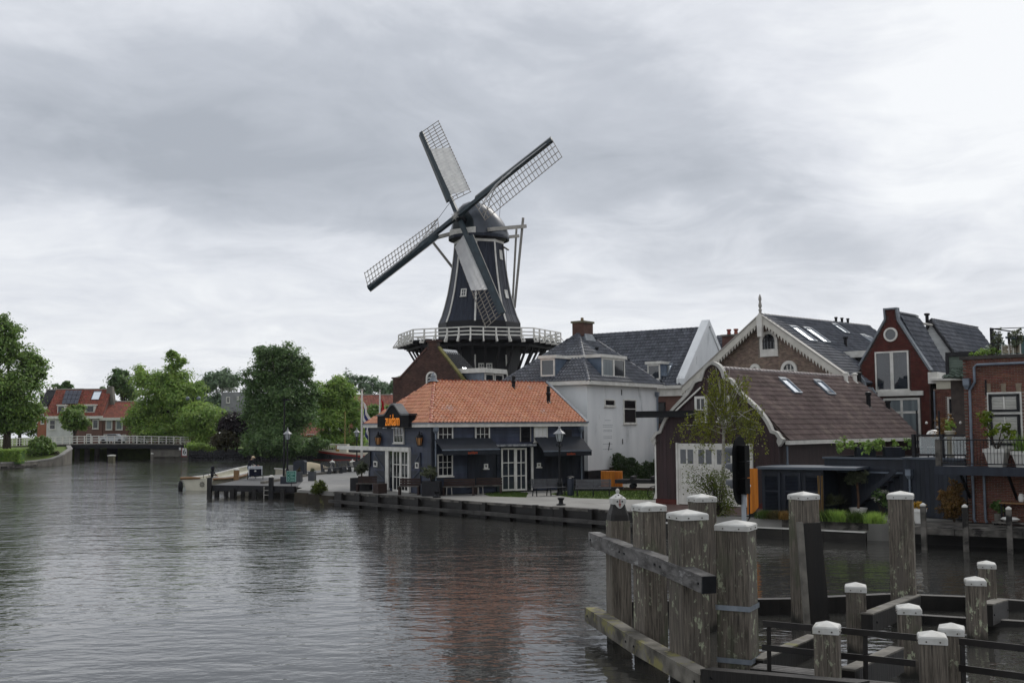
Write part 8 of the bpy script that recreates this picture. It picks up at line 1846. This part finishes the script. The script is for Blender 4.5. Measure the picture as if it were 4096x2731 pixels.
for s, m_, e in ends:
    for _ in range(15):
        u = rr.uniform(.35, 1.05); o2 = m_.lerp(e, (u - .35) / .7) + Vector((rr.gauss(0, .16), rr.gauss(0, .16), rr.gauss(0, .08))); Ls = rr.uniform(.3, 1.35); dr = Vector((rr.gauss(0, .18), rr.gauss(0, .18), -1))
        tw_.tube([o2, o2 + dr * Ls], [.005, .002], 3)
        for k in range(int(Ls * 20)): P.append(tuple(o2 + dr * (Ls * rr.random()) + Vector((rr.gauss(0, .045), rr.gauss(0, .045), rr.gauss(0, .03)))))
tw_.obj('twigs', BARK, bt)['kind'] = 'stuff'; P = np.array(P); rng = np.random.default_rng(3); leaves('crown', LFY, P, .05, bt, None, .1, rng)
# loose shrub below the birch
ps = gpos(2880, 2066); sY = ps.y + .4; st_ = thing('willow_shrub', 'loose leafy shrub spreading in front of the white boathouse doors', 'shrub', Vector((ps.x, sY, G))); P = []; b = MB()
for i in range(60):
    px, py = rr.uniform(2715, 2935), rr.uniform(1850, 2050)
    if px < 2790 and py > 1985: continue
    e = gy(px, py, sY) - Vector((ps.x, sY, G)); e.y = rr.gauss(0, .3); m_ = Vector((e.x * .45, e.y * .5, e.z * .65 + .1)); b.tube([(0, 0, 0), m_, e], [.014, .009, .003], 4)
    for k in range(46): P.append(tuple(m_.lerp(e, rr.random() * 1.1) + Vector((rr.gauss(0, .1), rr.gauss(0, .1), rr.gauss(0, .09)))))
for i in range(900): P.append(tuple(gy(rr.gauss(2900, 26), rr.uniform(1960, 2066), sY) - Vector((ps.x, sY, G)) + Vector((0, rr.gauss(0, .2), 0))))
b.obj('stems', BARK, st_); leaves('foliage', leafmat('willow_leaf', '#64702c', '#4c5822', sc=2), np.array(P), .042, st_, None, .2, np.random.default_rng(5))

# ------------------------------------------------------------------ fender piles in front
def pilemat():
    m = bpy.data.materials.new('pile_wood'); m.use_nodes = True; N = m.node_tree.nodes; K = m.node_tree.links; bs = N['Principled BSDF']; g = N.new('ShaderNodeNewGeometry')
    def nz(sc, st, det=6, rough=.6):
        mp = N.new('ShaderNodeMapping'); mp.inputs['Scale'].default_value = st; K.new(g.outputs['Position'], mp.inputs[0]); t = N.new('ShaderNodeTexNoise'); t.inputs['Scale'].default_value = sc; t.inputs['Detail'].default_value = det; t.inputs['Roughness'].default_value = rough; K.new(mp.outputs[0], t.inputs['Vector']); return t.outputs[0]
    def rng_(v, a, c): r = N.new('ShaderNodeMapRange'); r.inputs['From Min'].default_value = a; r.inputs['From Max'].default_value = c; K.new(v, r.inputs[0]); return r.outputs[0]
    def mix(fac, a, c):
        x = N.new('ShaderNodeMix'); x.data_type = 'RGBA'; K.new(fac, x.inputs[0])
        for s, v in ((6, a), (7, c)):
            if isinstance(v, str): x.inputs[s].default_value = hexc(v)
            else: K.new(v, x.inputs[s])
        return x.outputs[2]
    grain = nz(9, (3, 3, .16), 8, .7); col = mix(rng_(grain, .36, .64), '#38332c', '#756d62')
    col = mix(rng_(nz(16, (4, 4, .12), 6, .6), .56, .66), col, '#2b2723')          # dark cracks
    col = mix(rng_(nz(2.2, (1, 1, .35)), .52, .66), col, '#57514a'); col = mix(rng_(nz(1.3, (1.2, 1.2, .5)), .56, .68), col, '#4a4d3c')   # green algae
    li = nz(9, (1, 1, .55), 7, .7); pa = nz(1.1, (1, 1, .4), 3)
    mu = N.new('ShaderNodeMath'); mu.operation = 'MULTIPLY'; K.new(rng_(li, .555, .6), mu.inputs[0]); K.new(rng_(pa, .46, .56), mu.inputs[1]); col = mix(mu.outputs[0], col, '#9a9f86')          # lichen
    sp = N.new('ShaderNodeSeparateXYZ'); K.new(g.outputs['Position'], sp.inputs[0]); wl = N.new('ShaderNodeMath'); wl.operation = 'MULTIPLY_ADD'; wl.inputs[1].default_value = .5; K.new(nz(6, (1, 1, .3), 3), wl.inputs[0]); K.new(sp.outputs[2], wl.inputs[2])
    col = mix(rng_(wl.outputs[0], .62, .42), col, '#1d1c16')          # wet algae band at the waterline
    oi = N.new('ShaderNodeObjectInfo'); hs = N.new('ShaderNodeHueSaturation'); K.new(col, hs.inputs['Color']); r3 = N.new('ShaderNodeMapRange'); r3.inputs['To Min'].default_value = .75; r3.inputs['To Max'].default_value = 1.2; K.new(oi.outputs['Random'], r3.inputs[0]); K.new(r3.outputs[0], hs.inputs['Value']); col = hs.outputs[0]
    K.new(col, bs.inputs['Base Color']); bs.inputs['Roughness'].default_value = .85
    bu = N.new('ShaderNodeBump'); bu.inputs['Strength'].default_value = .7; bu.inputs['Distance'].default_value = .012; K.new(grain, bu.inputs['Height']); K.new(bu.outputs[0], bs.inputs['Normal']); return m
PILE = pilemat(); CAPW = M('pile_cap', '#c3c3bf', '#b0afa9', 5, rough=.55, c='#98968a', cs=4, cth=.6); DARKP = M('dark_plank', '#141210', '#1d1a17', 3, (2, 2, .2), rough=.55, bump=.4)
BOLT = M('bolt', '#57534c', rough=.5, metal=.6)
def oct_sq(w, c): return [(-w + c, -w), (w - c, -w), (w, -w + c), (w, w - c), (w - c, w), (-w + c, w), (-w, w - c), (-w, -w + c)]
def pile(label, px, ytop, Y, w, rot=40, cap=True, lean=0., mat=PILE, name='fender_pile', group='white-capped timber piles in the water'):
    """px: centre, ytop: cap apex"""
    p = gy(px, ytop, Y); zt = p.z; base = gy(px, ytop, Y); k = (RND.uniform(-1, 1)) * .01
    t = thing(name, label, 'pile', Matrix.Translation((p.x, p.y, -1.5)) @ Matrix.Rotation(math.radians(rot), 4, 'Z'), group if cap else None)
    h = zt + 1.5 - (.095 if cap else 0); b = MB(); ch = w * .07; n = 8; lv = [0, h * .3, h * .6, h * .85, h]
    for i, z in enumerate(lv):
        ww = w * (1.03 - .05 * z / h); b.v += [Vector((x + RND.uniform(-.004, .004), y + RND.uniform(-.004, .004), z)) for x, y in oct_sq(ww, ch)]
    for i in range(len(lv) - 1):
        for e in range(8): b.f.append((8 * i + e, 8 * i + (e + 1) % 8, 8 * i + 8 + (e + 1) % 8, 8 * i + 8 + e))
    b.f.append(tuple(8 * (len(lv) - 1) + e for e in range(8))); b.obj('shaft', mat, t)
    if cap:
        cw = w * 1.06; c = MB(); rim = .085
        c.v += [Vector((x, y, h - rim)) for x, y in oct_sq(cw, ch * 1.1)] + [Vector((x, y, h + .005)) for x, y in oct_sq(cw, ch * 1.1)] + [Vector((x, y, h + .028)) for x, y in oct_sq(cw * .93, ch)] + [Vector((0, 0, h + .095))]
        for e in range(8):
            f2 = (e + 1) % 8; c.f += [(e, f2, 8 + f2, 8 + e), (8 + e, 8 + f2, 16 + f2, 16 + e), (16 + e, 16 + f2, 24)]
        c.f.append(tuple(range(8))[::-1]); cpo = c.obj('cap', CAPW, t)
        for sx, sy in ((0, -1), (1, 0), (-1, 0), (0, 1)):
            for s in (-.5, .5):
                q = Vector((sx * cw + (s * w if sx == 0 else 0), sy * cw + (s * w if sy == 0 else 0), h - .045)); MB().tube([q, q + Vector((sx * .014, sy * .014, 0))], .013, 8).obj('bolt', BOLT, cpo)
    return t, h
O8 = lambda x, y: (2300 + x / 1.3096, 1900 + y / 1.3096)
def P8(label, x0, x1, ytop, Y, rot=38, **k):
    cx, _ = O8((x0 + x1) / 2, 0); _, yt = O8(0, ytop); r = math.radians(rot); w = (x1 - x0) / 1.3096 * Y / F / (2 * (abs(math.cos(r)) + abs(math.sin(r))) * .93)
    return pile(label, cx, yt, Y, w, rot, **k)
P8('tall lichen-spotted pile behind the upper rail, next to the carved head pile', 308, 465, 137, 22.0, rot=19); P8('broad pile nearest the end of the upper rail, right of the lichen-spotted one', 495, 680, 177, 20.0, rot=20)
P8('tall pile standing in the second row behind the upper rail', 597, 730, 95, 24.8, rot=20)
ePile, eh = P8('massive pile with two galvanised straps below the traffic light', 735, 948, 232, 20.2, rot=62)
P8('tall lichen-covered pile with a slanting dark brace', 1125, 1268, 84, 25.4, rot=28); P8('tallest plain pile beside the mossy cross beam and garden', 1630, 1778, 81, 25.4, rot=67)
P8('short pile between the braced pile and the iron handrail', 1410, 1528, 558, 22.0, rot=73); P8('short lichen-spotted pile behind the iron handrail', 1682, 1812, 668, 20.2, rot=75)
P8('short pile holding the cross beam beyond the handrail', 2040, 2150, 527, 23.4, rot=73); P8('short far pile at the corner of the dark boom', 2105, 2205, 445, 26.6, rot=70)
P8('short pile in front of the iron handrail by the plank walkway', 1243, 1393, 760, 17.4, rot=68); P8('short pile at the handrail gap with wide flat cap', 1792, 1947, 810, 16.8, rot=73); P8('short pile just behind the one at the handrail gap', 1897, 2043, 770, 17.8, rot=67)
# straps on the big pile
for z in (gy(*O8(840, 683), 20.2).z + 1.5, gy(*O8(840, 955), 20.2).z + 1.5):
    w = (948 - 735) / 1.3096 * 20.2 / F / (2 * (math.cos(math.radians(62)) + math.sin(math.radians(62))) * .93) * 1.03; b = MB(); P_ = oct_sq(w + .012, w * .07); b.v = [Vector((x, y, z - .045)) for x, y in P_] + [Vector((x, y, z + .045)) for x, y in P_]
    for e in range(8): b.f.append((e, (e + 1) % 8, 8 + (e + 1) % 8, 8 + e))
    s = b.obj('strap', M('galvanised', '#8d959d', '#7a828a', 6, rough=.4, metal=.5) if 'galvanised' not in MATS else MATS['galvanised'], ePile); MB().box(w + .01, -.06, z - .02, w + .07, .03, z + .02).obj('strap_bolt', BOLT, s)
# carved head pile
hx, hy = O8(225, 150); HY = 23.6; wA = .215; t, h = pile('dark pile carved to a head with white face cap', hx, O8(0, 235)[1], HY, wA, 12, cap=False, name='carved_pile')
zt = gy(hx, O8(0, 150)[1], HY).z + 1.5; b = MB(); lv = [(wA * .97, h), (wA * .9, h + .12), (wA * .68, h + .26), (wA * .6, zt)]
for w, z in lv: b.v += [Vector((x, y, z)) for x, y in oct_sq(w, w * .25)]
for i in range(3):
    for e in range(8): b.f.append((8 * i + e, 8 * i + (e + 1) % 8, 8 * i + 8 + (e + 1) % 8, 8 * i + 8 + e))
b.f.append(tuple(24 + e for e in range(8))); b.obj('neck', DARKP, t)
hw = wA * .68; hd = MB(); za = gy(hx, O8(0, 90)[1], HY).z + 1.5; hd.v = [Vector((x, y, zt - .0)) for x, y in oct_sq(hw, .02)] + [Vector((x, y, zt + .12)) for x, y in oct_sq(hw, .02)] + [Vector((0, 0, zt + .24))]
for e in range(8): hd.f += [(e, (e + 1) % 8, 8 + (e + 1) % 8, 8 + e), (8 + e, 8 + (e + 1) % 8, 16)]
hdo = hd.obj('face_cap', CAPW, t); MB().lathe([(.02, zt + .22), (.04, zt + .25), (.045, zt + .28), (.03, zt + .315), (.005, zt + .325)], 12).obj('knob', CAPW, t, True)
ch_ = MB(); ch_.prism([(-.1, zt + .0)] + [(-.1 + .2 * i / 10, zt - .085 * math.sin(math.pi * i / 10)) for i in range(1, 10)] + [(.1, zt)], -hw - .004, -hw + .03); ch_.obj('chin', CAPW, t)
for x, z in ((-.055, .06), (.055, .06)): MB().lathe([(.001, -.01), (.017, -.004), (.017, .004)], 10, (0, 0, 0)); e = MB().lathe([(.018, 0), (.018, .006)], 10); e.v = [Vector((v.x + x, -hw - v.z - .001, zt + z + v.y)) for v in e.v]; e.obj('eye_spot', BLACKM, hdo)
for x, y, z in ((-.07, -.09, .145), (.07, -.09, .145), (0, -.06, .18)): e = MB().lathe([(.017, 0), (.017, .03)], 8, (x, y, zt + z - .01)); e.obj('roof_spot', BLACKM, hdo)
n_ = MB(); n_.beam((0, -hw - .012, zt + .1), (0, -hw - .012, zt - .06), .014, .012); n_.beam((-.025, -hw - .012, zt + .0), (.025, -hw - .012, zt + .0), .012, .018); n_.obj('red_nose', REDP, hdo)
PW = M('plank_grey', '#7b776f', '#57544e', 3, rough=.8, bump=.3, c='#6c6a45', cs=1.8, cth=.6)
# slanted brace on the lichen pile
q = gy(*O8(1215, 250), 25.0); t = thing('slanting_brace', 'dark plank brace leaning against the lichen-covered pile', 'brace', Vector((q.x, q.y, 0))); f0 = gy(*O8(1290, 780), 24.6)
d0 = Vector((f0.x - q.x + .06, -.1, -.6)); MB().beam((.08, 0, q.z), d0 + Vector((.05, 0, 0)), .42, .12, up=(0, -1, 0)).obj('plank', DARKP, t); MB().beam((-.17, -.02, q.z + .02), d0 + Vector((-.26, -.02, 0)), .12, .16, up=(0, -1, 0)).obj('light_plank', PW, t)
# rails and booms
def timber(name, label, segs, w, h, mat, cat='beam', group=None, bolts=True, caps=None):
    o = Vector(segs[0]); o = Vector((o.x, o.y, 0)); t = thing(name, label, cat, o, group)
    for a, c in zip(segs[:-1], segs[1:]):
        a, c = Vector(a) - o, Vector(c) - o; d = (c - a).normalized(); MB().beam(a, c - d * .008, w, h).obj('timber', mat, t)
        if bolts:
            s = d.cross(Vector((0, 0, 1))).normalized()
            for u in (.07, .93): q = a.lerp(c, u); sd = s if (q + s).y + o.y < (q - s).y + o.y else -s; MB().tube([q + sd * (w / 2), q + sd * (w / 2 + .02)], .022, 8).obj('bolt', BLACKM, t)
    return t
U = [gy(*O8(100, 332), 24.3), gy(*O8(278, 405), 22.3), gy(*O8(465, 470), 20.6), gy(*O8(700, 572), 18.9)]
RAILW = M('rail_wood', '#6e6c6a', '#3c3a38', 3.2, (1, 1, 2.5), rough=.8, bump=.4, c='#8a8987', cs=1.6, cth=.57)
LOWW = M('mossy_beam', '#77736a', '#3b3831', 2.2, rough=.85, bump=.5, c='#7c774d', cs=1.5, cth=.5)
t = timber('upper_rail', 'heavy weathered grey timber rail bolted across three piles', U, .26, .29, RAILW); e = U[-1] - Vector((U[0].x, U[0].y, 0)); d = (U[3] - U[2]).normalized(); MB().beam(e, e + d * .03, .262, .292).obj('black_end', BLACKM, t)
Lw = [gy(*O8(85, 725), 24.4), gy(*O8(325, 880), 21.4), gy(*O8(700, 1092), 18.4)]
timber('lower_boom', 'mossy timber boom just above the water in front of the piles', Lw, .3, .3, LOWW); L2 = [v + Vector((.26, .1, -.02)) for v in Lw]; MB().tube([v for v in L2], .05, 8).obj('boom_pipe', ZINC)
bpy.data.objects['boom_pipe']["label"] = 'grey pipe lying along the mossy timber boom'; bpy.data.objects['boom_pipe']["category"] = 'pipe'
N0 = gy(*O8(690, 1052), 18.4); N1 = gy(*O8(1520, 1130), 15.8); timber('front_boom', 'dark timber boom running in front of the strapped pile', [N0, N1], .26, .26, DARKP)
timber('back_boom', 'long dark timber boom low behind the piles', [gy(*O8(290, 705), 26.6), gy(*O8(1130, 690), 26.8), gy(*O8(1640, 665), 27.2), gy(*O8(2060, 680), 27.2), gy(*O8(2400, 705), 27.0)], .25, .42, DARKP)
timber('back_boom', 'second dark boom at water level behind the short piles', [gy(*O8(1815, 765), 25.4), gy(*O8(2050, 780), 25.2), gy(*O8(2400, 800), 25.0)], .22, .3, DARKP)
_PW = None; PW = MATS['plank_grey'] if 'plank_grey' in MATS else M('plank_grey', '#7b776f', '#57544e', 3, rough=.8, bump=.3, c='#6c6a45', cs=1.8, cth=.6)
def cross(label, a, Ya, c, Yc, w=.22, h=.34, mat=None):
    t = timber('cross_beam', label, [gy(*O8(*a), Ya), gy(*O8(*c), Yc)], w, h, DARKP if mat is None else mat); ch_ = [o for o in bpy.data.objects if o.parent == t and o.name.startswith('timber')][0]; vs = ch_.data.vertices; zs = [v.co.z for v in vs]
    A_, C_ = gy(*O8(*a), Ya) - t.matrix_world.translation, gy(*O8(*c), Yc) - t.matrix_world.translation; up_ = Vector((0, 0, h / 2 + .012)); MB().beam(A_ + up_, C_ + up_, w + .02, .03).obj('top_board', PW, t)
cross('timber cross beam with mossy top leading to the tallest plain pile', (1530, 775), 21.6, (1785, 670), 25.2); cross('pale-topped cross beam behind the short handrail pile', (955, 1020), 20.0, (1250, 890), 22.2, h=.36); cross('pale-topped cross beam between the short piles right of the walkway', (1430, 1090), 17.6, (1690, 965), 19.6, h=.4); cross('grey cross beam joining the two short far piles', (2150, 730), 24.0, (2235, 700), 26.4, w=.3, h=.42)
# iron handrail and plank walkway
hr = thing('iron_handrail', 'dark iron handrail with two bars beside the plank walkway', 'handrail', Vector((5, 18, 0))); o = Vector((5, 18, 0)); FB = M('flat_bar', '#1a1817', '#24211f', 4, rough=.5)
for (a, Ya), (c, Yc) in ((((985, 775), 18.6), ((1790, 850), 17.2)), (((980, 900), 18.6), ((1785, 985), 17.2)), (((2012, 868), 17.2), ((2400, 912), 16.4)), (((2010, 1008), 17.2), ((2400, 1060), 16.4))):
    MB().beam(gy(*O8(*a), Ya) - o, gy(*O8(*c), Yc) - o, .02, .1).obj('bar', FB, hr)
for a, c, Y in (((1015, 785), (1018, 1062), 18.6), ((1520, 835), (1524, 1088), 17.7), ((2028, 880), (2036, 1088), 17.2)): MB().beam(gy(*O8(*a), Y) - o, gy(*O8(*c), Y) - o, .06, .06).obj('upright', FB, hr)
wk = thing('plank_walkway', 'narrow slatted walkway of dark planks at water level', 'walkway', Vector((5, 18, 0)))
for i in range(4):
    a, c = gy(*O8(925 + i * 12, 1015 - i * 7), 19.0 + i * .14), gy(*O8(1500 + i * 12, 1078 - i * 7), 17.7 + i * .14); MB().beam(a - o, c - o, .1, .05).obj('plank', RAILW if i else DARKP, wk)
for i in range(3):
    a, c = gy(*O8(1400, 1068 + i * 8), 17.6 - i * .1), gy(*O8(1820, 1112 + i * 8), 16.6 - i * .1); MB().beam(a - o, c - o, .1, .05).obj('plank', RAILW, wk)
# ------------------------------------------------------------------ traffic light on the strapped pile
Zp = lambda x, y: (2600 + x / 2.24, 1420 + y / 2.24); TY = 20.9
pb = gy(*Zp(820, 1480), TY); tl = thing('bridge_traffic_light', 'black bridge traffic light seen from behind with three hooded lamps', 'traffic light', Matrix.Translation((pb.x, TY, 0)) @ Matrix.Rotation(math.radians(58), 4, 'Z')); zt, z0 = gy(*Zp(790, 725), TY).z, gy(*Zp(790, 1340), TY).z; hgt = zt - z0; bw_ = .37
out = [(bw_ * math.cos(a), zt - bw_ + bw_ * math.sin(a)) for a in [math.pi * i / 14 for i in range(15)]] + [(-bw_ * math.cos(a), z0 + bw_ - bw_ * math.sin(a)) for a in [math.pi * i / 14 for i in range(15)]]
TB = M('signal_black', '#070809', rough=.7, spec=.1); MB().prism(out, .0, .02).obj('backboard', TB, tl)
for k in range(3):
    zc_ = zt - .32 - k * .31; bx = MB().box(-.13, -.14, zc_ - .145, .13, -.002, zc_ + .145).obj('lamp_box', TB, tl)
    v = MB(); n = 12
    for y in (.021, .26):
        for i in range(n + 1): a = -.35 + (math.pi + .7) * i / n; r_ = .125; v.v.append(Vector((r_ * math.cos(a), y - (.1 if (y > .1 and (i < 2 or i > n - 2)) else 0), zc_ + r_ * math.sin(a))))
    for i in range(n): v.f.append((i, i + 1, n + 1 + i + 1, n + 1 + i))
    v.obj('hood', M('hood_grey', '#55585c', '#45484c', 3, rough=.5) if 'hood_grey' not in MATS else MATS['hood_grey'], tl); l = MB().lathe([(.11, 0), (.08, .03), (.02, .045)], 14); l.v = [Vector((q.x, .022 + q.z, zc_ + q.y)) for q in l.v]; l.obj('lens', M('dark_lens', '#1a0a0a', rough=.1, spec=.7) if 'dark_lens' not in MATS else MATS['dark_lens'], tl, True)
zc_ = gy(840, 2110, TY).z; MB().tube([(0, -.05, .3), (0, -.05, z0 + .4)], .045, 10).obj('pole', M('pole_grey', '#9aa0a6', '#8b9197', 3, rough=.45), tl, True); MB().tube([(.17, -.1, z0 + .35), (.16, -.1, z0 - .25), (.02, -.06, z0 - .4)], .014, 6).obj('cable', BLACKM, tl); MB().box(.12, -.13, z0 + .33, .19, -.07, z0 + .37).obj('cable_clamp', WHITE2, tl)
# ------------------------------------------------------------------ thin damp air
hzm = bpy.data.materials.new('haze'); hzm.use_nodes = True; N = hzm.node_tree.nodes; N.remove(N['Principled BSDF']); pv = N.new('ShaderNodeVolumePrincipled'); pv.inputs['Color'].default_value = (.9, .93, .97, 1); pv.inputs['Density'].default_value = .00007; pv.inputs['Anisotropy'].default_value = .2
hzm.node_tree.links.new(pv.outputs[0], N['Material Output'].inputs['Volume'])
hz_o = MB().box(-430, -70, -2, 430, 640, 60).obj('haze', hzm); hz_o["kind"] = "stuff"
